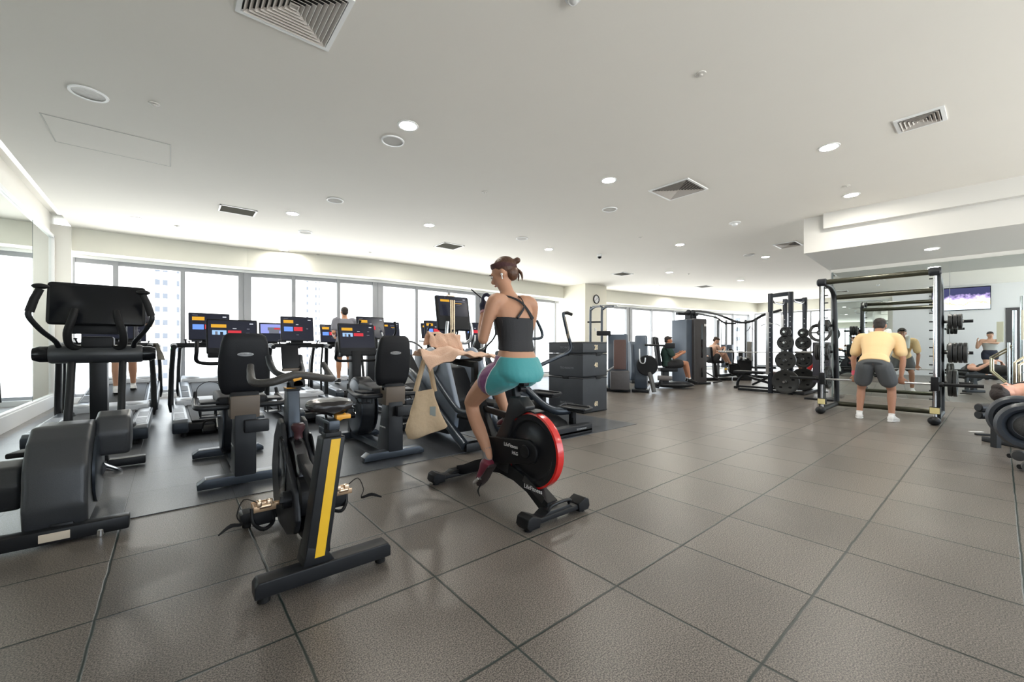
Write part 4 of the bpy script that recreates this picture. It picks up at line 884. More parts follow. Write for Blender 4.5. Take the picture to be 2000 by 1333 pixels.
m.box((0, 0, 0), (0.60, 0.05, 0.36), bev=0.035, seg=4); m.xform((0.005, 1.56, 1.47), (math.radians(-12), 0, 0)); co = m.build('console', blk, t)
m = MB(); m.box((0, 0, 0), (0.56, 0.004, 0.32), bev=0.0015); m.xform((0.005, 1.533, 1.465), (math.radians(-12), 0, 0)); m.build('screen', blk_gloss, co)

# ---------------------------------------------------------------- ellipticals further back
def elliptical(label, loc, style=0, lit=True):
    t = thing('elliptical_trainer', label, 'elliptical trainer', loc, 0, 'ellipticals behind the bikes')
    for y in (0.0, 1.78):
        MB().bar((-0.30, y, 0.055), (0.30, y, 0.055), 0.09, 0.075, bev=0.012).build('cross_foot', blk_metal, t)
    MB().bar((0, 0, 0.07), (0, 1.8, 0.07), 0.10, 0.07, bev=0.012).build('spine', blk_metal, t)
    MB().prism([(0.02, 0.06), (0.0, 0.30), (0.12, 0.56), (0.36, 0.64), (0.62, 0.54), (0.76, 0.2), (0.74, 0.07)], -0.12, 0.12, 'x', bev=0.03, seg=3).build('drive_shell', dgrey, t)
    MB().bar((0, 1.70, 0.08), (0, 1.62, 1.02), 0.13, 0.12, bev=0.02).build('front_column', blk_metal, t)
    MB().cyl((0, 1.6, 1.02), 0.06, 0.5, 'x', bev=0.02).build('pivot_barrel', dgrey, t)
    for s in (-1, 1):
        MB().bar((s * 0.2, 0.4, 0.4 + s * 0.1), (s * 0.2, 1.36, 0.4), 0.06, 0.06, bev=0.01).build('pedal_arm', blk_metal, t)
        MB().box((s * 0.2, 0.95, 0.45 + s * 0.05), (0.15, 0.36, 0.035), bev=0.01).build('foot_plate', blk_rubber, t)
        MB().tube([(s * 0.2, 1.38, 0.38), (s * 0.2, 1.50, 0.9), (s * 0.22, 1.52, 1.1), (s * 0.30, 1.42, 1.24), (s * 0.34, 1.34, 1.38), (s * 0.30, 1.30, 1.55)], [0.025, 0.022, 0.02, 0.018, 0.018, 0.022], smooth=4).build('moving_arm', blk_metal, t)
        MB().tube([(s * 0.08, 1.56, 1.06), (s * 0.15, 1.48, 1.10), (s * 0.15, 1.42, 1.22), (s * 0.12, 1.44, 1.36)], 0.018, smooth=4).build('fixed_grip', steel, t)
    console(t, (0, 1.62, 1.44), 0.50, 0.40, math.radians(-12), style, lit)
    MB().box((0, 1.60, 1.16), (0.2, 0.1, 0.18), bev=0.02).build('console_neck', blk, t)
    return t
elliptical('elliptical with lit screen behind the second recumbent bike', (2.74, 5.55, 0.006), 0)
elliptical('elliptical with red-tiled screen left of the grey-sided stepper', (4.15, 5.75, 0.006), 0)
elliptical('elliptical with small screen just left of the cycling woman', (5.05, 5.65, 0.0), 0)
# pale motor hoods of the stair machines seen between them
def glide(label, loc):
    t = thing('step_machine', label, 'step machine', loc, 0, 'step machines near the windows')
    MB().prism([(0.0, 0.0), (0.0, 0.20), (0.75, 0.95), (1.2, 1.02), (1.25, 0.9), (1.25, 0.0)], -0.36, 0.36, 'x', bev=0.03).build('machine_body', blk, t)
    MB().box((0, 0.90, 0.98), (0.74, 0.34, 0.16), bev=0.03).build('upper_hood', mat('pale_hood', (0.26, 0.31, 0.40), 0.35), t)
    for s in (-1, 1):
        MB().tube([(s * 0.37, 0.2, 0.3), (s * 0.37, 0.15, 0.95), (s * 0.36, 0.6, 1.2), (s * 0.30, 1.1, 1.25)], 0.022, smooth=4).build('handrail', blk_metal, t)
        MB().box((s * 0.17, 0.15, 0.26), (0.28, 0.3, 0.05), bev=0.015).build('step', blk_rubber, t)
    MB().box((0.18, 0.728, 0.98), (0.10, 0.004, 0.05)).build('maker_badge', logo_white, t)
    console(t, (0, 1.15, 1.5), 0.46, 0.38, math.radians(-10), 3)
    MB().bar((0, 1.15, 1.0), (0, 1.15, 1.34), 0.12, 0.08).build('mast', blk, t)
glide('pale-hooded step machine with white badge, in front of the window left of the woman', (4.85, 7.75, 0.0))
glide('pale-hooded step machine partly hidden behind the folded towel', (3.95, 8.0, 0.0))

# ---------------------------------------------------------------- stepper draped with towels, tote bag
ST = (2.62, 3.55, 0.006)
t = thing('stair_stepper', 'large grey-sided stepper behind the cycling woman and her towels', 'stepper', ST)
MB().bar((-0.28, 0.02, 0.06), (0.34, 0.02, 0.06), 0.10, 0.09, bev=0.014).build('cross_foot', blk_metal, t); MB().bar((-0.34, 1.45, 0.06), (0.34, 1.45, 0.06), 0.10, 0.09, bev=0.014).build('cross_foot', blk_metal, t)
for s in (-1, 1):
    m = MB(); m.tube([(s * 0.28, 0.0, 0.08), (s * 0.29, 0.45, 0.34), (s * 0.28, 1.1, 0.72), (s * 0.26, 1.35, 0.80)], [0.05, 0.05, 0.045, 0.04], smooth=4); m.build('lower_rail', steelgrey, t)
    m = MB(); m.tube([(s * 0.30, -0.30, 0.47), (s * 0.30, 0.02, 0.43), (s * 0.31, 0.20, 0.50), (s * 0.31, 0.62, 0.80), (s * 0.29, 0.85, 0.98)], 0.030, smooth=5); m.build('bent_tube', steelgrey, t)
    m = MB(); m.prism([(0.25, 0.22), (0.20, 0.45), (0.42, 0.95), (0.62, 1.10), (0.80, 1.05), (0.95, 0.80), (1.2, 0.3), (1.1, 0.12)], s * 0.20, s * 0.26, 'x', bev=0.02, seg=3); m.build('side_panel', mat('panel_grey', (0.20, 0.235, 0.29), 0.35), t)
    m = MB(); m.lathe([(0.15, 0.0), (0.15, s * 0.03), (0.12, s * 0.045), (0.0001, s * 0.05)], (s * 0.27, 0.70, 0.95), 'x', seg=36); m.build('pivot_disc', lightgrey, t)
    m = MB(); m.box((s * 0.14, 0.10, 0.42 + s * 0.06), (0.20, 0.34, 0.05), bev=0.02); m.build('step_plate', blk_rubber, t)
    m = MB(); m.bar((s * 0.14, 0.2, 0.40 + s * 0.06), (s * 0.12, 0.85, 0.62), 0.06, 0.07, bev=0.01); m.build('step_arm', blk_metal, t)
m = MB(); m.prism([(0.5, 0.1), (0.45, 0.5), (0.7, 0.85), (1.1, 0.92), (1.35, 0.5), (1.35, 0.08)], -0.19, 0.19, 'x', bev=0.03); m.build('drive_body', blk, t)
m = MB(); m.bar((0.05, 1.15, 0.75), (0.17, 1.00, 1.35), 0.16, 0.13, bev=0.03); m.build('mast', blk, t)
m = MB(); m.box((0, 0, 0), (0.50, 0.05, 0.46), bev=0.03, seg=4); m.xform((0.22, 1.04, 1.54), (math.radians(-10), 0, 0)); co = m.build('console', blk, t)
_o = Vector((0, -0.0265, 0.085)); _o.rotate(Euler((math.radians(-10), 0, 0))); screen(co, 0.43, 0.25, Vector((0.22, 1.04, 1.54)) + _o, math.radians(-10), 3)
MB().box((0.16, 1.0, 1.765), (0.10, 0.02, 0.02), bev=0.005).build('sensor_cap', mat('pale_gold_metal', (0, 0, 0)), co)
for x in (0.12, 0.145, 0.17): 
    MB().tube([(x, 0.93, 1.70), (x, 0.93, 1.2), (x + 0.01, 1.0, 1.12)], 0.010, seg=8).build('chrome_bar', mat('bronze_chrome', (0.55, 0.42, 0.28), 0.25, metal=1.0), t)
for s in (-1, 1):
    m = MB(); m.tube([(0.18 + s * 0.05, 0.98, 1.16), (0.20 + s * 0.15, 0.90, 1.16), (0.20 + s * 0.19, 0.85, 1.26), (0.20 + s * 0.17, 0.86, 1.42)], 0.021, smooth=4); m.build('front_grip', steel, t)
t = None
def cloth(name, label, corners, nx, ny, fn, m, thick=0.008, cat='towel'):
    """soft sheet: bilinear patch displaced by fn(u, v)"""
    a, b, c, d = [Vector(p) for p in corners]; g = MB(); V = []
    for j in range(ny + 1):
        for i in range(nx + 1):
            u, v = i / nx, j / ny
            p = a * (1 - u) * (1 - v) + b * u * (1 - v) + c * u * v + d * (1 - u) * v
            V.append(p + Vector(fn(u, v)))
    Fc = [(j * (nx + 1) + i, j * (nx + 1) + i + 1, (j + 1) * (nx + 1) + i + 1, (j + 1) * (nx + 1) + i) for j in range(ny) for i in range(nx)]
    g.add(V, Fc); o = g.build(name, m, angle=180)
    s = o.modifiers.new('thickness', 'SOLIDIFY'); s.thickness = thick; s.offset = 0
    o.modifiers.new('soft', 'SUBSURF').render_levels = 1
    return tag(o, label, cat)
def ruf(u, v, k=1.0): return k * (0.012 * math.sin(17 * u + 4 * v) + 0.009 * math.sin(23 * v + 9 * u + 1) + 0.006 * math.sin(41 * u - 13 * v))
# upper towel: folded over the bike display
def f_up(u, v):
    a = (v - 0.5) * 2
    return (ruf(u, v, 0.5), 0.070 * a + ruf(v, u, 0.5), -0.145 * abs(a) ** 1.4 * (1.0 if v < 0.5 else 0.8) - 0.03 * u * (1 - v) + ruf(u, v, 0.5))
cloth('towel', 'folded peach towel hung over the bike display, above the other towel', [(1.72, 3.21, 1.245), (2.01, 3.13, 1.235), (2.01, 3.13, 1.235), (1.72, 3.21, 1.245)], 18, 14, f_up, towel_mat, 0.012)
def f_lo(u, v):
    drop = -0.17 * max(0, 1 - u * 2.8) ** 1.1 * max(0, 1 - v * 2.0)
    return (ruf(v, u, 0.7), ruf(u, v, 0.7), 0.05 * math.exp(-((u - .42) / .14) ** 2 - ((v - .7) / .3) ** 2) + ruf(u, v, 1.1) + drop - 0.07 * abs(v - 0.5) ** 1.8 - 0.02 * u)
cloth('towel', 'crumpled peach towel spread over the handlebar above the tote bag', [(1.57, 2.89, 1.085), (2.20, 2.76, 1.055), (2.26, 3.02, 1.055), (1.60, 3.26, 1.075)], 28, 20, f_lo, towel_mat, 0.010)

# tote bag on its straps
t = thing('tote_bag', 'cream canvas tote bag hanging from the handlebar of the red-rimmed bike', 'bag', (1.655, 3.11, 0.375))
t.scale = (0.86, 0.86, 0.86)
def sect(z, w, dpt, cx_, cy_, tw, puff=0.75):
    return [(cx_ + w * math.copysign(abs(math.cos(a)) ** puff, math.cos(a)) * math.cos(tw) - dpt * math.sin(a) * math.sin(tw) + 0.006 * math.sin(5 * a + z * 30),
             cy_ + w * math.cos(a) * math.sin(tw) + dpt * math.copysign(abs(math.sin(a)) ** puff, math.sin(a)) * math.cos(tw) + 0.005 * math.sin(4 * a + z * 22),
             z + 0.05 * math.cos(a) * (1.0 if z < 0.03 else 0.3)) for a in [2 * PI * k / 36 for k in range(36)]]
m = MB(); tw = -0.55
m.loft([sect(0.0, 0.13, 0.05, 0.02, 0, tw), sect(0.012, 0.185, 0.08, 0.02, 0, tw), sect(0.06, 0.20, 0.085, 0.01, 0, tw), sect(0.13, 0.178, 0.075, 0.0, 0, tw), sect(0.20, 0.150, 0.062, -0.01, 0, tw), sect(0.27, 0.125, 0.05, -0.012, 0, tw), sect(0.34, 0.105, 0.034, -0.012, 0, tw), sect(0.40, 0.092, 0.02, -0.01, 0, tw), sect(0.43, 0.086, 0.012, -0.01, 0, tw)])
tb = m.build('bag_body', canvas, t, angle=60)
for dy in (-0.02, 0.02):
    m = MB(); m.tube([(-0.085, 0.045 + dy, 0.42), (-0.045, 0.03 + dy, 0.58), (-0.005, 0.01 + dy, 0.735), (0.012, 0.0 + dy, 0.752), (0.028, -0.01 + dy, 0.735), (0.05, -0.03 + dy, 0.58), (0.075, -0.045 + dy, 0.42)], 0.015, seg=8, flat=0.25, smooth=4, up=(0.6, 0.8, 0)); m.build('strap', canvas, t)
m = MB(); m.box((0.03, -0.087, 0.20), (0.055, 0.004, 0.16), rot=(0.16, 0.0, tw + 0.1), bev=0.001); pr = m.build('printed_panel', mat('faded_print', (0.38, 0.42, 0.40), 0.9), t)
MB().box((0.03, -0.0905, 0.225), (0.028, 0.004, 0.045), rot=(0.16, 0.0, tw + 0.1), bev=0.001).build('print_motif', mat('orange_print', (0.75, 0.42, 0.12), 0.9), pr)

# ---------------------------------------------------------------- cross trainer at the right of the woman
t = thing('cross_trainer', 'dark grey lateral trainer with two big foot plates, before the foam boxes', 'cross trainer', (3.85, 3.38, 0.006))
m = MB(); m.prism([(-0.36, 0.0), (0.34, 0.0), (0.36, 0.10), (0.40, 1.2), (-0.40, 1.2), (-0.40, 0.10)], 0.0, 0.075, 'z', bev=0.018, seg=3); m.prism([(-0.36, 0.0), (0.34, 0.0), (0.36, 0.12), (-0.38, 0.12)], 0.02, 0.12, 'z', bev=0.015, seg=3); bs = m.build('base_plate', dgrey, t)
text('TECHNOGYM', 0.030, logo_grey, (0.12, -0.003, 0.075), (PI/2, 0, 0), bs, 'emblem')
m = MB(); m.prism([(0.25, 0.06), (0.3, 0.13), (0.9, 0.34), (1.2, 0.4), (1.25, 0.06)], -0.18, 0.18, 'x', bev=0.03); m.build('ramp_cover', blk, t)
for s, x, y, z in ((-1, 0.02, 0.72, 0.44), (1, 0.17, 0.30, 0.27)):
    m = MB(); m.prism([(-0.14, -0.19), (0.10, -0.21), (0.14, -0.17), (0.15, 0.17), (0.10, 0.20), (-0.12, 0.18)], -0.02, 0.018, 'z', bev=0.012); m.xform((x + 0.15, y, z), (0.05, 0.0, 0.35)); fp = m.build('foot_plate', blk_rubber, t)
    m = MB(); m.tube(xf([(-0.14, -0.19, 0.025), (0.10, -0.215, 0.025), (0.16, -0.17, 0.025), (0.165, 0.17, 0.025), (0.10, 0.21, 0.025), (-0.14, 0.18, 0.025), (-0.14, -0.19, 0.025)], (x + 0.15, y, z), (0.05, 0, 0.35)), 0.016, seg=8); m.build('plate_rim', dgrey, fp)
    m = MB(); m.tube([(x + 0.08, y + 0.02, z - 0.02), (x - 0.10, y + 0.12, z - 0.01), (x - 0.20, y + 0.30, z + 0.10), (x - 0.25, y + 0.72, z + 0.42), (x - 0.2, y + 0.85, z + 0.55)], [0.05, 0.055, 0.045, 0.04, 0.035], smooth=5); m.build('pedal_arm', steelgrey, t)
    m = MB(); m.cyl((x + 0.12, y, z - 0.06), 0.05, 0.10); m.bar((x + 0.12, y, 0.07), (x + 0.12, y, z - 0.04), 0.06, 0.08); m.build('roller_support', blk, t)
m = MB(); m.bar((-0.12, 1.25, 0.05), (-0.16, 1.20, 1.0), 0.20, 0.18, bev=0.03); m.build('mast', blk, t)
m = MB(); m.prism([(0.95, 0.3), (0.9, 0.8), (1.1, 1.05), (1.35, 1.05), (1.45, 0.5), (1.4, 0.1)], -0.22, 0.10, 'x', bev=0.03); m.build('drive_housing', dgrey, t)
m = MB(); m.tube([(0.40, 1.52, 0.62), (0.62, 1.46, 0.74), (1.02, 1.32, 0.92), (1.20, 1.24, 1.0), (1.26, 1.20, 1.10), (1.17, 1.20, 1.35), (1.08, 1.20, 1.62), (1.10, 1.20, 1.66)], [0.035, 0.035, 0.034, 0.032, 0.03, 0.026, 0.024, 0.024], smooth=5); ha = m.build('moving_arm', steelgrey, t)
MB().tube([(1.09, 1.20, 1.655), (1.16, 1.19, 1.665), (1.25, 1.17, 1.64)], [0.025, 0.028, 0.026]).build('hand_grip', blk_rubber, ha)
MB().tube([(1.205, 1.20, 1.25), (1.095, 1.20, 1.59)], 0.0275).build('ribbed_grip', mat('ribbed_grip', (0.20, 0.17, 0.13), 0.5, bump=0.5, nscale=150), ha)
m = MB(); m.tube([(0.10, 1.5, 1.22), (0.75, 1.62, 1.24), (0.98, 1.62, 1.26), (1.0, 1.62, 1.36), (0.88, 1.62, 1.55)], [0.022, 0.024, 0.026, 0.026, 0.024], smooth=4); m.build('far_arm', steelgrey, t)
console(t, (-0.1, 1.25, 1.42), 0.40, 0.30, math.radians(-12), 0)
MB().tube([(0.55, 1.5, 1.2), (0.62, 1.5, 1.05), (0.70, 1.5, 1.0), (0.72, 1.5, 1.1)], 0.005, seg=6, smooth=4).build('headphone_cable', blk, t)

# ---------------------------------------------------------------- soft plyo boxes
boxm = mat('charcoal_vinyl', (0.032, 0.036, 0.043), 0.5, noise=0.2, nscale=6, bump=0.25)
numm = mat('cream_number', (0.85, 0.72, 0.5), 0.6)
for z0, hh, num, lab in ((0.0, 0.60, '60', 'tall dark foam jump box marked 60, bottom of its stack'), (0.60, 0.40, '40', 'middle dark foam jump box marked 40'), (1.0, 0.20, '20', 'thin dark foam jump box marked 20, topmost of its stack')):
    t = thing('jump_box', lab, 'jump box', (5.23, 4.42, z0), 0, 'stacked foam jump boxes')
    b = MB(); b.box((0.32, 0.40, hh / 2), (0.64, 0.80, hh - 0.006), bev=0.018, seg=3)
    bd = b.build('box_cover', boxm, t)
    MB().tube([(0.64, 0.0, hh - 0.02), (0.0, 0.0, hh - 0.02), (0.0, 0.8, hh - 0.02)], 0.006, seg=6).build('seam_piping', blk, bd); MB().tube([(0.0, 0.0, 0.02), (0.64, 0.0, 0.02)], 0.006, seg=6).build('seam_piping', blk, bd)
    nz = hh / 2 if num != '60' else 0.14
    text(num, 0.115, numm, (0.34, 0.0 - 0.002, nz), (PI/2, 0, 0), bd, 'number_%s' % {'60': 'sixty', '40': 'forty', '20': 'twenty'}[num], bold=0.002, sx=0.8)
    text('TECHNOGYM', 0.05, mat('grey_print', (0.16, 0.17, 0.19), 0.5), (-0.002, 0.36, hh / 2 if num == '20' else 0.15), (PI/2, 0, -PI/2), bd, 'emblem')
    if num != '20':
        MB().box((0.40, -0.004, hh - 0.015), (0.12, 0.008, 0.05), bev=0.003).build('hook_strap', blk, bd); MB().box((-0.004, 0.38, hh - 0.015), (0.008, 0.14, 0.05), bev=0.003).build('hook_strap', blk, bd)
# ================================================================ STRENGTH AREA
iron = mat('cast_iron_plate', (0.020, 0.021, 0.021), 0.4, noise=0.15, nscale=30)
olive = mat('olive_tube', (0.055, 0.055, 0.038), 0.28, metal=0.5)
def plate(m, c, r, th, axis='x', holes=True):
    """weight plate: rim, web, hub"""
    m.lathe([(0.026, -th/2), (0.05, -th/2), (0.055, -th*0.3), (r*0.72, -th*0.3), (r*0.78, -th/2), (r-0.006, -th/2), (r, -th/2+0.006), (r, th/2-0.006), (r-0.006, th/2), (r*0.78, th/2), (r*0.72, th*0.3), (0.055, th*0.3), (0.05, th/2), (0.026, th/2)], c, axis, seg=36, ring=True)
def weight_plate(label, c, r, th, axis='x', group=None, rz=0.0):
    t = thing('weight_plate', label, 'weight plate', c, rz, group)
    m = MB(); plate(m, (0, 0, 0), r, th, axis); p = m.build('plate_disc', iron, t)
    g = MB()
    for k in range(5):
        a = 2 * PI * k / 5 + 0.3; y, z = 0.58 * r * math.cos(a), 0.58 * r * math.sin(a)
        for s in (-1, 1):
            q = [(y + r * 0.13 * math.cos(b), z + r * 0.08 * math.sin(b)) for b in [2 * PI * j / 12 for j in range(12)]]
            o = s * th * 0.31
            if axis == 'x': g.add([(o, a_, b_) for a_, b_ in q], [tuple(range(12))])
            else: g.add([(a_, o, b_) for a_, b_ in q], [tuple(range(12))])
    g.build('grip_recess', blk_gloss, t)
    h = MB(); h.cyl((0, 0, 0), 0.027, th + 0.03, axis); h.build('hub_ring', chrome, t)
    return t

# ---------------------------------------------------------------- guided-bar rack
t = thing('smith_machine', 'guided barbell rack with chrome rods, the man in yellow stands in it', 'squat rack', (8.36, 1.26, 0))
for s in (-1, 1):
    y = s * 0.66
    m = MB(); m.tube([(-0.06, y, 0.06), (0.10, y, 0.065), (1.0, y, 0.075)], [0.055, 0.045, 0.045], flat=0.9); m.ell((-0.07, y, 0.062), (0.065, 0.07, 0.062)); bf = m.build('base_foot', blk_metal, t)
    m = MB(); m.tube([(0.04, y, 0.08), (0.04, y, 2.17)], 0.022); m.build('guide_rod', chrome, t)
    m = MB(); m.box((0.12, y + s * 0.02, 1.12), (0.06, 0.07, 2.12), bev=0.008); 
    for k in range(15): m.box((0.115, y - s * 0.035, 0.35 + k * 0.125), (0.03, 0.06, 0.018), bev=0.003)
    m.build('slotted_upright', mat('slot_rail', (0.03, 0.033, 0.036), 0.35, metal=0.4), t)
    m = MB(); m.tube([(1.0, y, 0.06), (0.98, y, 0.6), (0.88, y, 1.5), (0.84, y, 1.85), (0.78, y, 2.05), (0.55, y, 2.16), (0.08, y, 2.19)], 0.05, smooth=5, flat=0.8, up=(0, 1, 0)); m.build('curved_upright', blk_metal, t)
    m = MB(); m.cyl((0.03, y, 2.19), 0.062, 0.13, 'y', bev=0.015); m.build('corner_cap', dgrey, t)
    m = MB(); m.box((0.04, y, 0.36), (0.03, 0.05, 0.40)); m.box((0.04, y, 0.20), (0.10, 0.11, 0.10), bev=0.008); m.box((0.04, y, 0.58), (0.08, 0.085, 0.20), bev=0.012); m.build('bar_carriage', blk, t)
    MB().box((-0.012, y, 0.20), (0.004, 0.10, 0.085)).build('caution_sticker', mat('pale_yellow_label', (0.72, 0.62, 0.30), 0.6), t)
MB().tube([(0.03, -0.66, 2.19), (0.03, 0.66, 2.19)], 0.042).build('front_crossbeam', olive, t)
MB().tube([(0.84, -0.66, 2.0), (0.84, 0.66, 2.0)], 0.042).build('rear_crossbeam', olive, t)
MB().tube([(0.97, -0.66, 0.08), (0.97, 0.66, 0.08)], 0.042).build('floor_crossbeam', olive, t)
m = MB(); m.tube([(0.04, -0.66, 0.575), (0.04, 0.66, 0.575)], 0.015); bb = m.build('barbell', steel, t)
for s in (-1, 1): MB().tube([(0.04, s * 0.68, 0.575), (0.04, s * 0.74, 0.575), (0.04, s * 0.745, 0.575), (0.04, s * 1.12, 0.575)], [0.035, 0.035, 0.025, 0.025]).build('bar_sleeve', blk_metal, bb)
for s in (-1, 1):
    for z in (1.50, 1.02, 0.55): MB().tube([(0.90 if z < 1.2 else 0.87, s * 0.70, z), (0.90 if z < 1.2 else 0.87, s * 1.0, z)], 0.024).build('storage_horn', blk_metal, t)
for s, side in ((-1, 'right'), (1, 'left')):
    for z, r, n, nm in ((1.50, 0.115, 3, 'top'), (1.02, 0.155, 4, 'middle'), (0.55, 0.205, 2, 'bottom')):
        for k in range(n):
            weight_plate('%s plate out from the post on the %s %s horn of the guided rack' % (['first', 'second', 'third', 'fourth'][k], nm, side),
                         (8.36 + (0.90 if z < 1.2 else 0.87), 1.26 + s * (0.765 + k * 0.052), z), r, 0.045, 'y', 'plates stored on the guided rack')

# ---------------------------------------------------------------- half rack with plate storage
RA = [(11.12, 3.56), (11.12, 3.14), (12.3, 3.17), (12.3, 3.60)]
t = thing('half_rack', 'tall dark half rack loaded with round plates, left of the guided rack', 'squat rack', (11.12, 3.14, 0))
def L(p, z): return (p[0] - 11.12, p[1] - 3.14, z)
for i, p in enumerate(RA):
    h = 2.40 if i < 2 else 2.36
    m = MB(); m.box(L(p, h / 2), (0.09, 0.09, h), bev=0.006); u = m.build('upright', mat('navy_black_steel', (0.022, 0.027, 0.038), 0.35, metal=0.3), t)
    hm = MB()
    for k in range(12): hm.cyl((L(p, 0)[0] - 0.046, L(p, 0)[1], 0.5 + k * 0.12), 0.012, 0.004, 'x', seg=8)
    hm.build('bolt_holes', steel, u)
m = MB(); m.bar(L(RA[0], 2.34), L(RA[1], 2.36), 0.08, 0.09); m.bar(L(RA[3], 2.3), L(RA[2], 2.3), 0.08, 0.08); m.build('top_brace', MATS['navy_black_steel'], t)
for a, b in ((0, 3), (1, 2)):
    m = MB(); pa, pb = L(RA[a], 2.3), L(RA[b], 2.28); mid = ((pa[0] + pb[0]) / 2, (pa[1] + pb[1]) / 2, 2.2)
    m.tube([pa, (pa[0] + 0.25, pa[1], 2.20), mid, (pb[0] - 0.25, pb[1], 2.20), pb], 0.022, smooth=4); m.build('chin_bar', steel, t)
m = MB()
m.bar((0.02, 1.15, 0.04), (0.02, -0.25, 0.04), 0.09, 0.06); m.bar((1.18, 0.6, 0.04), (1.18, -0.3, 0.04), 0.09, 0.06); m.bar((0.0, -0.22, 0.04), (1.2, -0.22, 0.04), 0.08, 0.06); m.build('base_frame', blk_metal, t)
for p in (RA[0], RA[3]):
    m = MB(); q = L(p, 0); m.box((q[0] - 0.055, q[1] + 0.05, 1.2), (0.02, 0.07, 1.5), bev=0.003); m.build('perforated_strip', steel, t)
m = MB(); m.tube([(-0.05, 0.62, 1.62), (-0.05, 0.52, 1.66), (-0.05, 0.30, 1.66), (-0.05, 0.20, 1.60)], 0.012, smooth=3); m.build('hook_bar', steel, t)
for j, (px_, py_, tagname) in enumerate(((11.12, 3.21, 'near'), (12.3, 3.17, 'far'))):
    for z, r in ((1.46, 0.12), (1.21, 0.175), (0.80, 0.215), (0.30, 0.28)):
        MB().tube([(px_ - 11.12 - 0.04, py_ - 3.14, z), (px_ - 11.12 - 0.26, py_ - 3.14, z)], 0.024).build('storage_horn', chrome, t)
        zz = {1.46: 'uppermost', 1.21: 'second from top', 0.80: 'third from top', 0.30: 'lowest'}[z]
        weight_plate('round black plate, %s on the %s post of the half rack' % (zz, tagname), (px_ - 0.13, py_, z), r, 0.05, 'x', 'plates on the half rack')
t = thing('barbell', 'barbell racked across the half rack with steel sleeves', 'barbell', (11.0, 3.7, 0.99))
m = MB(); m.tube([(0.1, 1.0, -0.02), (0.1, -0.95, 0.0)], 0.014); m.build('bar_shaft', steel, t)
for s in (-1, 1): MB().tube([(0.1, 0.02 + s * 0.66, 0), (0.1, 0.02 + s * 1.05, 0)], 0.025).build('bar_sleeve', chrome, t)
t = thing('barbell', 'thick grey bar low across the foot of the half rack', 'barbell', (11.6, 2.55, 0.36))
m = MB(); m.tube([(-0.3, 0.75, 0), (0.3, -0.45, 0)], 0.025); m.build('bar_shaft', olive, t); MB().cyl((0.26, -0.37, 0), 0.05, 0.05, 'y').build('bar_collar', blk, t)

# ---------------------------------------------------------------- adjustable bench beside the rack
def bench(label, loc, rz, pad_len=1.15, flat=True, name='adjustable_bench'):
    t = thing(name, label, 'bench', loc, rz)
    m = MB(); m.box((0, 0.32, 0.445), (0.27, 0.72, 0.07), bev=0.03, seg=3); m.build('back_pad', upholstery, t)
    m = MB(); m.box((0, -0.26, 0.445), (0.27, 0.34, 0.08), rot=(0.06, 0, 0), bev=0.03, seg=3); m.build('seat_pad', brown_uph, t)
    m = MB(); m.tube([(0, 0.62, 0.05), (0, 0.60, 0.20), (0, 0.46, 0.36), (0, 0.28, 0.39)], 0.035, smooth=4); m.bar((0, 0.5, 0.36), (0, -0.5, 0.10), 0.06, 0.06); m.bar((0, -0.20, 0.38), (0, 0.25, 0.12), 0.05, 0.05); m.bar((0, 0.62, 0.06), (0, -0.62, 0.06), 0.06, 0.05); m.build('bench_frame', blk_metal, t)
    for y, w in ((0.64, 0.22), (-0.62, 0.45)): MB().bar((-w / 2, y, 0.035), (w / 2, y, 0.035), 0.06, 0.06).build('foot_bar', blk_rubber, t)
    MB().tube([(0.02, 0.70, 0.16), (0.02, 0.76, 0.20), (0.02, 0.74, 0.30), (0.02, 0.66, 0.32)], 0.010, seg=8, smooth=3).build('bench_handle', steel, t)
    for s in (-1, 1): MB().cyl((s * 0.07, -0.52, 0.10), 0.055, 0.05, 'x').build('transport_wheel', blk_rubber, t)
    return t
bench('black adjustable bench with curved leg, in front of the half rack', (11.71, 3.92, 0), 0.0)
bench('black flat bench beyond the guided rack with a person in red on it', (13.25, 2.6, 0), math.radians(-60))

# ---------------------------------------------------------------- dark panelled plate tree with a gripped plate
t = thing('plate_tree', 'dark panelled weight stand with a steel handle, behind the left chrome rod', 'weight stand', (10.55, 2.42, 0))
MB().box((0, 0, 0.78), (0.10, 0.30, 0.86), bev=0.01).build('stand_panel', mat('stand_plum', (0.035, 0.033, 0.045), 0.4), t)
MB().tube([(-0.055, 0.0, 0.85), (-0.09, 0.0, 0.87), (-0.09, 0.0, 1.03), (-0.055, 0.0, 1.05)], 0.010, smooth=3).build('stand_handle', steel, t)
MB().box((0, 0, 0.18), (0.12, 0.12, 0.36)).build('stand_post', blk_metal, t); MB().box((0.0, 0.0, 0.02), (0.5, 0.5, 0.04), bev=0.008).build('stand_base', blk_metal, t)
MB().tube([(0.0, 0.03, 1.2), (-0.02, 0.03, 1.5)], 0.02).build('stand_peg', steel, t)
m = MB(); m.lathe([(0.14, -0.015), (0.20, -0.015), (0.20, 0.015), (0.14, 0.015)], (0, 0, 0), 'x', seg=32, ring=True); m.lathe([(0.02, -0.012), (0.06, -0.012), (0.06, 0.012), (0.02, 0.012)], (0, 0, 0), 'x', seg=24, ring=True)
for k in range(3): m.bar((0, 0.05 * math.cos(k * 2.1), 0.05 * math.sin(k * 2.1)), (0, 0.15 * math.cos(k * 2.1), 0.15 * math.sin(k * 2.1)), 0.05, 0.024)
m.xform((10.46, 2.43, 1.41), (0, 0.15, 0.3)); tag(m.build('grip_plate', iron), 'black three-grip plate leaning on top of the dark weight stand', 'weight plate')

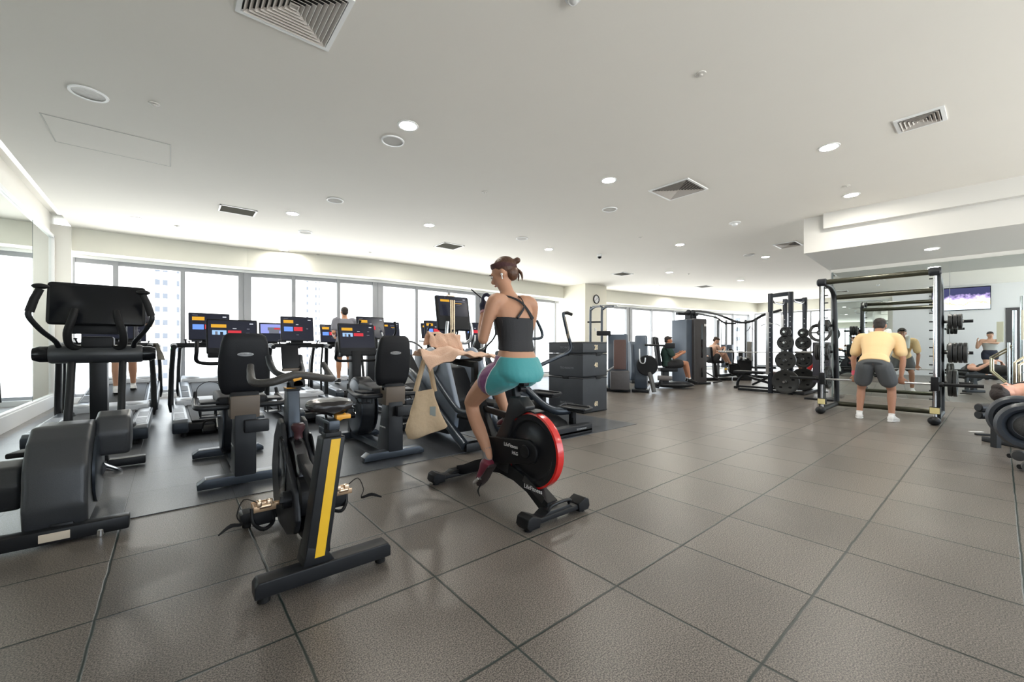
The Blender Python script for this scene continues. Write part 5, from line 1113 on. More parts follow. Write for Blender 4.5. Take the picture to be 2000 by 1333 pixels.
# ---------------------------------------------------------------- tall stack tower
t = thing('weight_tower', 'tall grey boxed weight tower with slotted front in mid-room', 'weight machine', (12.05, 6.05, 0), math.radians(-14))
MB().box((-0.24, 0.05, 0.97), (0.24, 0.55, 1.90), bev=0.03, seg=3).build('stack_shroud', bluegrey, t)
sh = MB().box((0.12, 0.0, 0.98), (0.52, 0.66, 1.94), bev=0.035, seg=3).build('front_shroud', mat('brown_grey_shroud', (0.060, 0.056, 0.058), 0.4, noise=0.15, nscale=20), t)
MB().box((0.16, -0.333, 1.50), (0.05, 0.004, 0.55)).build('viewing_slot', mat('slot_glass', (0.10, 0.13, 0.15), 0.1), sh)
for z, hh in ((1.22, 0.22), (0.95, 0.32), (0.35, 0.28)): MB().box((0.16, -0.336, z), (0.06, 0.01, hh), bev=0.002).build('slot_plate', blk_gloss, sh)
MB().box((0.30, -0.333, 1.76), (0.09, 0.004, 0.07)).build('maker_badge', logo_white, sh)
MB().box((0.0, 0.0, 0.03), (1.0, 0.75, 0.06), bev=0.015).build('tower_base', blk_metal, t)
for x in (-0.02, 0.18):
    MB().box((x, 0, 2.02), (0.07, 0.2, 0.16)).build('pulley_bracket', blk_metal, t)
    MB().cyl((x, 0, 2.16), 0.075, 0.04, 'x').build('pulley_wheel', blk, t)
m = MB(); m.bar((-0.5, 0, 2.10), (0.35, 0.0, 2.10), 0.10, 0.08); m.build('top_arm', blk_metal, t)
m = MB(); m.tube([(0.55, 0.1, 1.25), (0.58, -0.1, 0.9), (0.55, -0.1, 0.1)], 0.02, smooth=3); m.tube([(0.5, 0.0, 0.42), (0.8, -0.5, 0.08), (0.45, -0.5, 0.05)], 0.02); m.build('side_frame', blk_metal, t)

# ---------------------------------------------------------------- cable station
t = thing('cable_station', 'long multi-arm cable station with chrome pole and drooping cables, far back', 'cable machine', (16.0, 6.4, 0), math.radians(0))
def W(u_, d_, z):   # built on the line of its own frame
    return (u_, d_, z)
pts = [(-3.2, 0.05), (-2.2, -0.05), (-0.7, 0.0), (0.1, 0.15), (0.3, -0.55), (0.0, -1.2), (-0.4, -1.7)]
m = MB(); m.tube([(-3.1, 0.3, 2.20), (-2.3, 0.2, 2.33), (-0.9, 0.2, 2.30), (0.05, 0.2, 2.20), (0.1, -0.2, 2.02), (-0.05, -0.7, 2.03), (-0.15, -1.1, 2.22), (-0.35, -1.7, 2.34)], 0.05, smooth=5, flat=0.8); m.build('overhead_beam', blk_metal, t)
m = MB(); m.tube([(-2.2, 0.25, 2.24), (-0.9, 0.2, 2.18), (-0.4, 0.1, 2.0), (0.1, -0.1, 1.98)], 0.03, smooth=4); m.build('lower_beam', blk_metal, t)
MB().tube([(0.13, 0.28, 0.12), (0.13, 0.28, 2.12)], 0.075).build('chrome_pole', chrome, t)
for x, y in ((-0.55, 0.25), (0.2, 0.05), (0.10, -0.45), (-0.08, -0.85)): MB().box((x, y, 1.08), (0.09, 0.07, 2.05)).build('station_post', mat('post_steel', (0.05, 0.055, 0.06), 0.35), t)
for x, y in ((-0.40, 0.2), (0.12, -0.15), (0.02, -0.7)):
    m = MB(); m.tube([(x, y, 2.1), (x + 0.03, y + 0.02, 1.4), (x, y, 0.6)], 0.014, smooth=3); m.build('pull_cable', blk, t)
for x, y, hh, mm in ((-0.28, 0.15, 0.85, bluegrey), (0.0, 0.05, 0.85, bluegrey), (0.35, -0.2, 0.6, blk_metal), (0.02, -0.62, 0.95, mat('taupe_shroud', (0.14, 0.135, 0.12), 0.4))):
    MB().box((x, y, 0.35 + hh / 2), (0.2, 0.16, hh), bev=0.02).build('weight_stack', mm, t)
m = MB(); m.bar((-0.6, 0.2, 0.06), (0.3, 0.2, 0.06), 0.1, 0.1); m.bar((0.3, 0.2, 0.06), (-0.2, -1.6, 0.06), 0.1, 0.1); m.bar((0.1, -0.2, 0.36), (-0.2, -1.5, 0.40), 0.06, 0.08); m.build('base_frame', blk_metal, t)
MB().box((-0.35, 0.0, 0.30), (0.4, 0.06, 0.05)).build('yellow_marker', yellow, t)
m = MB(); m.tube([(0.02, -0.62, 1.85), (0.02, -0.58, 1.75), (0.02, -0.50, 1.68)], 0.01); m.tube([(0.02, -0.62, 1.85), (0.02, -0.70, 1.75), (0.02, -0.75, 1.68)], 0.01); m.build('cable_handle', blk, t)
# ---------------------------------------------------------------- dumbbells on a low rack far back
t = thing('dumbbell_rack', 'low dark rack of dumbbells under the far cable station', 'dumbbell rack', (15.0, 5.6, 0), 0.4)
for z in (0.30, 0.62): MB().box((0, 0, z), (0.9, 0.35, 0.05), rot=(0.2, 0, 0)).build('rack_shelf', blk_metal, t)
for s in (-1, 1): MB().box((s * 0.42, 0, 0.33), (0.06, 0.4, 0.66)).build('rack_side', blk_metal, t)
def dumbbell(loc, rz, r, lab):
    d = thing('dumbbell', lab, 'dumbbell', loc, rz, 'dumbbells on the far rack')
    MB().cyl((0, 0, 0), 0.016, 0.24, 'y').build('dumbbell_handle', steel, d)
    for s in (-1, 1): MB().cyl((0, s * 0.10, 0), r, 0.08, 'y', bev=0.01).build('dumbbell_head', iron, d)
for i in range(5):
    a = 0.4
    for zi, (z, nm) in enumerate(((0.40, 'lower'), (0.72, 'upper'))):
        x = -0.34 + i * 0.17
        dumbbell((15.0 + x * math.cos(a), 5.6 + x * math.sin(a), z), a, 0.05 + 0.004 * i, 'small black dumbbell on the %s shelf of the far rack, %s along it' % (nm, ['first', 'second', 'third', 'fourth', 'fifth'][i]))

# ---------------------------------------------------------------- selectorised machines left of the tower
def stack_machine(name, label, loc, rz, h=1.42, w=0.42, m_=None):
    t = thing(name, label, 'weight machine', loc, rz, None)
    MB().prism([(0.0, 0.06), (-0.08, 0.3), (-0.06, 0.8), (0.02, 1.2), (0.12, h), (0.5, h), (0.5, 0.06)], -w / 2, w / 2, 'x', bev=0.04, seg=3).build('stack_shroud', m_ or bluegrey, t)
    MB().box((0, 0.2, 0.04), (w + 0.1, 0.95, 0.08), bev=0.02).build('machine_base', blk_metal, t)
    MB().box((0, 0.54, h / 2 + 0.02), (w * 0.45, 0.08, h - 0.1), bev=0.015).build('rear_panel', blk_metal, t)
    return t
t = stack_machine('assisted_pullup_machine', 'blue-grey pull-up machine with curved top bars, right of the foam boxes', (8.75, 6.25, 0), math.radians(-55), 1.44, 0.5)
for x in (-0.42, -0.72):
    MB().tube([(x, 0.45, 0.1), (x, 0.45, 1.98), (x + 0.04, 0.40, 2.12), (x + 0.15, 0.22, 2.17), (x + 0.3, 0.0, 2.16)], 0.032, smooth=5).build('tall_post', mat('post_blue_steel', (0.05, 0.065, 0.085), 0.35), t)
MB().tube([(-0.80, 0.45, 1.78), (-0.40, 0.45, 1.78)], 0.022).build('cross_tie', blk_metal, t)
MB().tube([(-0.65, 0.12, 2.17), (-0.2, -0.1, 2.18), (0.0, -0.2, 2.14)], 0.018, smooth=3).build('grip_bar', steel, t)
MB().box((0.05, -0.28, 0.92), (0.30, 0.08, 0.75), rot=(-0.18, 0, 0), bev=0.03).build('back_pad', brown_uph, t)
MB().box((0.05, -0.35, 0.30), (0.45, 0.45, 0.45), bev=0.03).build('seat_base', mat('brown_grey_shroud', (0, 0, 0)), t)
MB().box((-0.35, 0.0, 1.46), (0.35, 0.25, 0.12), bev=0.02).build('knee_pad', upholstery, t)
MB().tube([(-0.1, -0.35, 0.62), (-0.2, -0.50, 0.55), (-0.28, -0.48, 0.50)], 0.02).build('hand_lever', steel, t)
t = stack_machine('leg_curl_machine', 'dark weight machine with round cam and grey roller, centre background', (9.0, 5.75, 0), math.radians(-60), 1.40, 0.30)
MB().cyl((0.16, -0.22, 0.66), 0.25, 0.10, 'y', bev=0.02).build('cam_wheel', blk, t)
MB().tube([(-0.02, -0.20, 1.06), (0.0, -0.28, 0.75), (0.10, -0.32, 0.72), (0.12, -0.30, 0.85)], 0.015, smooth=3).build('adjust_loop', steel, t)
MB().bar((0.22, -0.25, 0.5), (0.32, -0.35, 0.03), 0.09, 0.06).build('angled_leg', mat('grey_leg', (0.09, 0.09, 0.09), 0.4), t)
MB().tube([(0.1, -0.1, 1.16), (0.62, 0.1, 1.14)], 0.025).build('press_arm', blk_metal, t)
MB().box((0.68, 0.1, 1.14), (0.24, 0.12, 0.13), bev=0.03).build('arm_pad', upholstery, t)
MB().tube([(0.40, 0.0, 0.35), (0.72, 0.05, 0.34)], 0.06).build('ankle_roller', mat('grey_foam', (0.14, 0.13, 0.13), 0.8), t)
MB().tube([(0.2, -0.1, 0.5), (0.28, -0.1, 0.25), (0.40, 0.0, 0.12), (0.48, 0.0, 0.35)], 0.03, smooth=3).build('curl_arm', blk_metal, t)
t = thing('chest_press_seat', 'dark machine seat holding the man in green, left of the tall tower', 'weight machine', (10.22, 5.85, 0), math.radians(-50))
MB().box((-0.15, 0.0, 0.98), (0.10, 0.40, 0.78), rot=(0, -0.12, 0), bev=0.04).build('back_pad', upholstery, t)
MB().box((-0.22, 0.05, 1.28), (0.12, 0.30, 0.22), bev=0.04).build('head_pad', upholstery, t)
MB().box((0.12, 0.0, 0.50), (0.45, 0.38, 0.10), bev=0.03).build('seat_pad', upholstery, t)
MB().box((0.05, 0.0, 0.26), (0.18, 0.2, 0.40), bev=0.02).build('seat_column', blk_metal, t)
MB().ell((0.25, 0.0, 0.10), (0.55, 0.28, 0.09)).build('seat_foot', dgrey, t)
t = stack_machine('seated_row_machine', 'blue-grey weight machine behind the seated man in green', (11.2, 7.2, 0), math.radians(-40), 1.28, 0.55)
MB().box((0, -0.15, 0.9), (0.4, 0.1, 0.7), bev=0.04).build('back_pad', mat('blue_pad', (0.10, 0.13, 0.17), 0.5), t)
t = stack_machine('seated_press_machine', 'blue-grey weight machine with wide pad against the far window', (12.2, 8.3, 0), math.radians(-40), 1.30, 0.6)
MB().box((-0.4, -0.3, 0.62), (0.25, 0.1, 0.12), bev=0.03).build('arm_pad', MATS['blue_pad'], t)
t = thing('exercise_bike', 'dark seated bike under the bare-chested man by the window', 'exercise bike', (13.75, 6.1, 0), math.radians(-35))
MB().box((-0.12, 0, 0.86), (0.08, 0.34, 0.5), rot=(0, -0.1, 0), bev=0.03).build('back_pad', upholstery, t)
MB().box((0.10, 0, 0.62), (0.4, 0.34, 0.09), bev=0.03).build('seat_pad', upholstery, t)
MB().bar((0.05, 0, 0.58), (0.1, 0, 0.06), 0.12, 0.1).build('seat_column', blk_metal, t)
MB().bar((-0.4, 0, 0.05), (0.9, 0, 0.05), 0.1, 0.1).build('floor_beam', blk_metal, t)
MB().cyl((0.75, 0, 0.38), 0.20, 0.12, 'y', bev=0.02).build('drive_case', blk, t)
MB().tube([(0.7, 0.0, 0.5), (0.72, 0, 0.95), (0.55, 0.0, 1.02)], 0.03, smooth=3).build('mast', blk_metal, t)

# ---------------------------------------------------------------- right edge: padded rollers, lying bench, chrome frame
def padded_roller(label, loc, rz):
    t = thing('padded_roller', label, 'padded roller', loc, rz, 'padded rollers at the right edge')
    m = MB(); m.lathe([(0.06, -0.02), (0.10, -0.035), (0.125, -0.02), (0.135, 0.0), (0.16, -0.05), (0.19, -0.05), (0.212, -0.02), (0.215, 0.02), (0.20, 0.06), (0.19, 0.24), (0.05, 0.26)], (0, 0, 0), 'x', seg=48)
    m.build('roller_pad', mat('blue_black_vinyl', (0.030, 0.036, 0.046), 0.38, bump=0.4, nscale=14), t)
    c = MB(); c.ell((-0.018, 0, 0), (0.05, 0.105, 0.10)); c.build('roller_core', mat('speckled_rubber', (0.035, 0.036, 0.036), 0.6, bump=0.6, nscale=160), t)
    m = MB(); m.tube([(0.15, 0, -0.1), (0.15, -0.06, -0.30), (0.12, -0.03, -0.35), (0.0, 0.06, -0.37)], 0.022, smooth=3); m.build('roller_stand', blk_metal, t)
    e = MB(); e.lathe([(0.0001, -0.11), (0.045, -0.10), (0.052, -0.05), (0.04, 0.0), (0.02, 0.02)], (0, 0, -0.345), 'x', seg=20); e.build('rubber_foot', mat('grey_rubber', (0.07, 0.07, 0.07), 0.6), t)
    return t
padded_roller('front padded roller with round black core, right edge of the photo', (5.86, -0.17, 0.40), math.radians(-2))
padded_roller('rear padded roller, mostly hidden by the front one', (6.20, -0.115, 0.43), math.radians(-2))
t = thing('flat_bench', 'black bench under the person lying at the right edge', 'bench', (7.42, -0.22, 0), math.radians(-40))
MB().box((0.25, 0, 0.40), (1.15, 0.28, 0.08), bev=0.03).build('bench_pad', upholstery, t)
for x in (-0.25, 0.6):
    MB().box((x, 0, 0.20), (0.08, 0.08, 0.36)).build('bench_leg', blk_metal, t); MB().box((x, 0, 0.03), (0.1, 0.45, 0.06), bev=0.01).build('bench_foot', blk_metal, t)
t = thing('floor_dumbbell_block', 'dark double roller block on the floor left of the lying person', 'weight', (6.92, 0.09, 0.0), math.radians(-40))
for z in (0.36, 0.44): MB().cyl((0, 0, z), 0.045, 0.22, 'x', bev=0.01).build('block_roller', blk_metal, t)
MB().box((0.09, 0, 0.2), (0.05, 0.06, 0.4)).build('block_stand', blk_metal, t)
t = thing('chrome_press_frame', 'tall chrome tube frame with trapezoid guard at the right edge', 'weight machine', (9.25, -0.52, 0), math.radians(-50))
for x, y, z0, z1, r in ((0, 0, 0.05, 2.13, 0.035), (0.12, -0.02, 0.05, 2.10, 0.035), (-0.09, 0.05, 0.05, 1.85, 0.03), (-0.16, 0.08, 0.05, 1.20, 0.022), (0.02, -0.12, 0.05, 1.45, 0.032), (0.20, -0.05, 0.05, 1.7, 0.03)):
    MB().tube([(x, y, z0), (x, y, z1)], r).build('chrome_upright', chrome, t)
for z in (0.6, 1.45, 1.72): MB().cyl((0.06, 0, z), 0.075, 0.015).build('weight_collar', steel, t)
for dz, dy in ((0, 0), (0.03, 0.06)):
    MB().tube([(-0.10, dy, 1.12 + dz), (-0.46, dy, 0.86 + dz), (-0.46, dy, 0.60), (-0.1, dy, 0.24)], 0.016).build('guard_tube', mat('brassy_chrome', (0.62, 0.55, 0.40), 0.2, metal=1.0), t)
MB().bar((-0.35, -0.3, 0.03), (0.35, 0.3, 0.03), 0.1, 0.06).build('frame_foot', blk_metal, t)
MB().box((-0.24, 0.16, 1.42), (0.10, 0.02, 0.42)).build('instruction_placard', mat('cream_board', (0.62, 0.60, 0.48), 0.6), t)
# ================================================================ PEOPLE
def skin(name, c): return mat(name, c, 0.5, spec=0.4, noise=0.06, nscale=12)
def V3(p): return Vector(p)
class Fig:
    """lofted body masses fused into one continuous surface by a voxel remesh"""
    def __init__(s): s.m = MB()
    def limb(s, pts, rs, seg=16, flat=1.0, up=None, smooth=5):
        m = MB(); m.tube(pts, rs, seg=seg, smooth=smooth, flat=flat, up=up); s.m.merge(m)
        s.m.ell(pts[0], (rs[0],) * 3, seg=12, rings=8); s.m.ell(pts[-1], (rs[-1],) * 3, seg=12, rings=8); return s
    def torso(s, rings, n=28):
        """rings: (centre, right vector, forward vector, half width, half depth)"""
        R = []
        for c, rt, fw, w, d in rings:
            c = V3(c); rt = V3(rt).normalized(); fw = V3(fw).normalized()
            R.append([c + rt * w * math.copysign(abs(math.cos(a)) ** 0.85, math.cos(a)) + fw * d * math.copysign(abs(math.sin(a)) ** 0.9, math.sin(a)) for a in [2 * PI * k / n for k in range(n)]])
        # refine between the rings
        Q = []
        for i in range(len(R) - 1):
            for k in range(4):
                t = k / 4; p0 = R[max(i-1, 0)]; p1 = R[i]; p2 = R[i+1]; p3 = R[min(i+2, len(R)-1)]
                Q.append([0.5 * ((2 * b) + (c - a) * t + (2 * a - 5 * b + 4 * c - d) * t * t + (3 * b - a - 3 * c + d) * t ** 3) for a, b, c, d in zip(p0, p1, p2, p3)])
        Q.append(R[-1]); s.m.loft(Q); return s
    def ell(s, *a, **k): s.m.ell(*a, **k); return s
    def build(s, name, m, parent, voxel=0.008, smooth=3):
        o = s.m.build(name, m, parent, weld=False, angle=180)
        r = o.modifiers.new('fuse', 'REMESH'); r.mode = 'VOXEL'; r.voxel_size = voxel; r.use_smooth_shade = True
        k = o.modifiers.new('relax', 'SMOOTH'); k.factor = 0.6; k.iterations = smooth
        dg = bpy.context.evaluated_depsgraph_get()
        me = bpy.data.meshes.new_from_object(o.evaluated_get(dg)); me.name = name
        for mod in list(o.modifiers): o.modifiers.remove(mod)
        o.data = me; me.materials.clear(); me.materials.append(m)
        for p in me.polygons: p.use_smooth = True
        return o
def head_frame(face, upv):
    f = V3(face).normalized(); u = V3(upv); u = (u - f * u.dot(f)).normalized(); r = f.cross(u); return f, u, r
def add_head(fig, c, face, upv, s=1.0, ears=True, nose=True):
    """skull, jaw, nose, ears around centre c"""
    f, u, r = head_frame(face, upv); c = V3(c)
    M = Matrix((r, f, u)).transposed()
    def E(off, rad):
        m = MB(); m.ell((0, 0, 0), [x * s for x in rad], seg=18, rings=12)
        base = c + (r * off[0] + f * off[1] + u * off[2]) * s
        fig.m.add([base + M @ p for p in m.v], m.f)
    E((0, -0.012, 0.025), (0.074, 0.092, 0.088)); E((0, 0.022, -0.030), (0.060, 0.066, 0.075)); E((0, 0.042, -0.078), (0.036, 0.036, 0.026)); E((0, 0.055, 0.0), (0.052, 0.036, 0.05))
    if nose: E((0, 0.094, -0.022), (0.012, 0.020, 0.020)); E((0, 0.084, 0.005), (0.009, 0.014, 0.026)); E((0, 0.078, -0.055), (0.024, 0.014, 0.010)); E((0, 0.082, 0.030), (0.045, 0.010, 0.008))
    if ears:
        for k in (-1, 1): E((k * 0.076, -0.005, -0.005), (0.010, 0.020, 0.032)); E((k * 0.076, 0.0, -0.026), (0.007, 0.010, 0.012))
    return M, f, u, r
def add_face(parent, c, M, s=1.0, lips=(0.45, 0.2, 0.17)):
    c = V3(c)
    for k in (-1, 1):
        m = MB(); m.ell((0, 0, 0), (0.012 * s, 0.010 * s, 0.008 * s), seg=12, rings=8); o = MB(); o.add([c + M @ (V3((k * 0.030, 0.083, 0.008)) * s) + M @ p for p in m.v], m.f); o.build('eye', mat('eye_white', (0.75, 0.73, 0.70), 0.3), parent)
        m = MB(); m.ell((0, 0, 0), (0.0055 * s, 0.004 * s, 0.0055 * s), seg=10, rings=6); o = MB(); o.add([c + M @ (V3((k * 0.030, 0.0915, 0.007)) * s) + M @ p for p in m.v], m.f); o.build('iris', mat('dark_iris', (0.03, 0.02, 0.015), 0.2), parent)
        m = MB(); m.ell((0, 0, 0), (0.020 * s, 0.005 * s, 0.004 * s), seg=10, rings=6); o = MB(); o.add([c + M @ (V3((k * 0.030, 0.092, 0.028)) * s) + M @ p for p in m.v], m.f); o.build('eyebrow', mat('dark_hair', (0.02, 0.014, 0.010), 0.6), parent)
    m = MB(); m.ell((0, 0, 0), (0.022 * s, 0.006 * s, 0.006 * s), seg=12, rings=6); o = MB(); o.add([c + M @ (V3((0, 0.092, -0.056)) * s) + M @ p for p in m.v], m.f); o.build('lips', mat('lips', lips, 0.45), parent)
def hand(fig, wrist, direction, palm, curl=0.5, s=1.0, side=1, thumb_out=0.7, spread=0.10):
    """palm and five fingers. direction: where the fingers point; palm: palm normal; side +1/-1 puts the thumb"""
    d = V3(direction).normalized(); n = V3(palm); n = (n - d * n.dot(d)).normalized(); a = d.cross(n) * side
    w = V3(wrist); pc = w + d * 0.045 * s
    m = MB(); m.ell((0, 0, 0), (0.040 * s, 0.052 * s, 0.015 * s), seg=16, rings=10, sq=0.8); M = Matrix((a, d, n)).transposed()
    fig.m.add([pc + M @ p for p in m.v], m.f)
    lens = (0.068, 0.078, 0.072, 0.058)
    for i, L_ in enumerate(lens):
        off = (0.030 - i * 0.020) * s
        b = w + d * 0.085 * s + a * off; dirn = (d + a * (1.5 - i) * spread).normalized(); c = curl * (1.0 + 0.12 * i)
        p = [b]; ang = 0
        for seg_, fr in ((0, 0.45), (1, 0.32), (2, 0.23)):
            ang += c * (0.55 + 0.35 * seg_); p.append(p[-1] + (dirn * math.cos(ang) + n * math.sin(ang)) * L_ * fr * s)
        fig.limb(p, [0.0092 * s, 0.0085 * s, 0.0080 * s, 0.0070 * s], seg=8, smooth=2)
    t0 = w + d * 0.025 * s + a * 0.032 * s; td = (a * thumb_out + d * 0.75 + n * 0.35).normalized(); t1 = t0 + td * 0.038 * s; t2 = t1 + (td + n * curl * 0.8 + d * 0.3).normalized() * 0.032 * s
    fig.limb([t0, t1, t2], [0.013 * s, 0.0105 * s, 0.0085 * s], seg=8, smooth=2)
def shoe(name, parent, heel, toe, upv, m, sole, s=1.0, collar=True):
    """trainer from heel to toe"""
    h = V3(heel); t = V3(toe); f = (t - h).normalized(); L_ = (t - h).length; u = V3(upv); u = (u - f * u.dot(f)).normalized(); r = f.cross(u)
    prof = [(0.0, 0.026, 0.045), (0.03, 0.036, 0.085), (0.18, 0.038, 0.100), (0.32, 0.037, 0.098), (0.45, 0.040, 0.078), (0.62, 0.047, 0.060), (0.80, 0.047, 0.048), (0.93, 0.036, 0.038), (1.0, 0.012, 0.022)]
    R = []
    for k, w, hh in prof:
        c = h + f * (k * L_)
        R.append([c + r * w * s * math.copysign(abs(math.cos(a)) ** 0.7, math.cos(a)) + u * (hh * s * (0.5 + 0.5 * math.sin(a))) for a in [2 * PI * j / 20 for j in range(20)]])
    b = MB(); b.loft(R); o = b.build(name, m, parent, angle=70)
    R = []
    for k, w, hh in prof:
        c = h + f * (k * L_ * 1.02 - 0.003)
        R.append([c + r * (w + 0.003) * s * math.copysign(abs(math.cos(a)) ** 0.5, math.cos(a)) + u * (0.010 * s * math.sin(a)) for a in [2 * PI * j / 20 for j in range(20)]])
    b = MB(); b.loft(R); b.build('shoe_sole', sole, o)
    return o
X_, Y_, Z_ = Vector((1, 0, 0)), Vector((0, 1, 0)), Vector((0, 0, 1))

# ---------------------------------------------------------------- woman on the red-rimmed bike (all joints in world metres)
tan = skin('tan_skin', (0.50, 0.265, 0.165))
t = thing('person', 'woman in a black strappy top and teal shorts pedalling the red-rimmed bike', 'person', (1.90, 2.25, 0.0))
O = V3(t.location)
def rel(p): return V3(p) - O
fig = Fig(); RT = V3((0.99, -0.10, 0))      # her right
FW = V3((0.10, 0.99, 0.10))
hip = V3((1.905, 2.23, 0.965))
rings = [((1.905, 2.20, 0.885), 0.135, 0.115), ((1.905, 2.205, 0.95), 0.168, 0.135), ((1.905, 2.215, 1.01), 0.160, 0.120), ((1.905, 2.225, 1.09), 0.130, 0.095), ((1.905, 2.235, 1.16), 0.124, 0.088), ((1.905, 2.245, 1.25), 0.136, 0.098), ((1.905, 2.262, 1.34), 0.150, 0.105), ((1.905, 2.28, 1.41), 0.158, 0.092), ((1.905, 2.295, 1.455), 0.140, 0.070), ((1.905, 2.31, 1.485), 0.080, 0.052), ((1.905, 2.325, 1.52), 0.050, 0.048)]
fig.torso([(rel(c), RT, FW, w, d) for c, w, d in rings])
fig.limb([rel((1.905, 2.315, 1.46)), rel((1.900, 2.335, 1.53)), rel((1.885, 2.355, 1.58))], [0.056, 0.050, 0.050])
hc = rel((1.898, 2.362, 1.648)); HM, hf, hu, hr = add_head(fig, hc, (-0.62, 0.72, -0.42), (-0.15, 0.2, 1), 1.0)
# left arm: hangs to the elbow, forearm up to the phone
shl, ell_, wrl = (1.745, 2.275, 1.425), (1.700, 2.345, 1.165), (1.800, 2.47, 1.385)
fig.limb([rel((1.81, 2.285, 1.435)), rel(shl), rel((1.715, 2.30, 1.32)), rel(ell_)], [0.058, 0.054, 0.043, 0.036])
fig.limb([rel(ell_), rel((1.735, 2.40, 1.25)), rel(wrl)], [0.038, 0.036, 0.024])
shr, elr, wrr = (2.065, 2.245, 1.42), (2.110, 2.36, 1.17), (1.93, 2.52, 1.36)
fig.limb([rel((2.0, 2.265, 1.435)), rel(shr), rel((2.10, 2.29, 1.30)), rel(elr)], [0.058, 0.054, 0.043, 0.036])
fig.limb([rel(elr), rel((2.03, 2.45, 1.26)), rel(wrr)], [0.038, 0.035, 0.024])
hand(fig, rel(wrr), (-0.5, 0.2, 0.85), (-0.3, -0.8, 0.2), 0.9, 0.95, -1)
# legs
kl, al = (1.775, 2.60, 0.685), (1.775, 2.385, 0.315)
fig.limb([rel((1.82, 2.24, 0.925)), rel((1.79, 2.40, 0.845)), rel((1.775, 2.52, 0.755)), rel(kl)], [0.095, 0.086, 0.070, 0.058])
fig.limb([rel(kl), rel((1.775, 2.575, 0.60)), rel((1.772, 2.50, 0.50)), rel((1.773, 2.425, 0.40)), rel(al)], [0.055, 0.052, 0.052, 0.040, 0.031])
kr, ar = (2.035, 2.66, 0.90), (2.045, 2.50, 0.56)
fig.limb([rel((1.99, 2.23, 0.935)), rel((2.01, 2.42, 0.93)), rel(kr)], [0.095, 0.084, 0.056])
fig.limb([rel(kr), rel((2.04, 2.60, 0.74)), rel(ar)], [0.054, 0.05, 0.032])
fig.limb([rel(al), rel((1.775, 2.44, 0.24))], [0.030, 0.028]); fig.limb([rel(ar), rel((2.05, 2.53, 0.50))], [0.030, 0.028])
body = fig.build('body', tan, t, 0.007)
add_face(body, hc, HM)
# gloved hand on the phone
g = Fig(); hand(g, rel(wrl), (0.02, 0.25, 0.95), (0.7, -0.45, 0.1), 0.85, 1.05, 1)
g.limb([rel((1.792, 2.455, 1.365)), rel((1.80, 2.47, 1.39)), rel((1.802, 2.48, 1.42))], [0.032, 0.033, 0.034]); g.build('sports_glove', mat('navy_glove', (0.016, 0.018, 0.045), 0.7), body, 0.005, 2)
MB().tube([rel((1.785, 2.448, 1.352)), rel((1.792, 2.457, 1.368))], 0.034).build('wrist_band', mat('mauve_band', (0.5, 0.28, 0.30), 0.7), body)
# crop top
g = Fig(); top = [((1.905, 2.225, 1.085), 0.138, 0.103), ((1.905, 2.235, 1.16), 0.132, 0.096), ((1.905, 2.245, 1.25), 0.143, 0.106), ((1.905, 2.258, 1.325), 0.150, 0.112)]
g.torso([(rel(c), RT, FW, w, d) for c, w, d in top])
blacktop = mat('charcoal_jersey', (0.022, 0.022, 0.025), 0.75, bump=0.15, nscale=200)
g.build('crop_top', blacktop, body, 0.007, 1)
def strap(pts, r=(0.006, 0.007, 0.008, 0.009, 0.013)): MB().tube([rel(p) for p in pts], (list(r)[:len(pts)] if not isinstance(r, float) else r), seg=8, smooth=6, flat=0.5, up=(0, 1, 0)).build('top_strap', blacktop, body)
strap([(1.812, 2.302, 1.482), (1.86, 2.238, 1.465), (1.905, 2.182, 1.43), (1.945, 2.158, 1.38), (1.995, 2.150, 1.31)])
strap([(1.965, 2.298, 1.488), (1.945, 2.225, 1.465), (1.930, 2.176, 1.42), (1.915, 2.158, 1.38), (1.85, 2.150, 1.31)])
strap([(1.812, 2.302, 1.482), (1.80, 2.345, 1.45), (1.82, 2.368, 1.38), (1.83, 2.366, 1.32)], 0.005); strap([(1.965, 2.298, 1.488), (1.98, 2.34, 1.45), (1.97, 2.36, 1.38), (1.96, 2.36, 1.32)], 0.005)
g = Fig(); g.torso([(rel((1.805, 2.262, 1.31)), RT, FW, 0.055, 0.108), (rel((1.82, 2.262, 1.34)), RT, FW, 0.05, 0.106), (rel((1.85, 2.262, 1.355)), RT, FW, 0.02, 0.103)], 20)
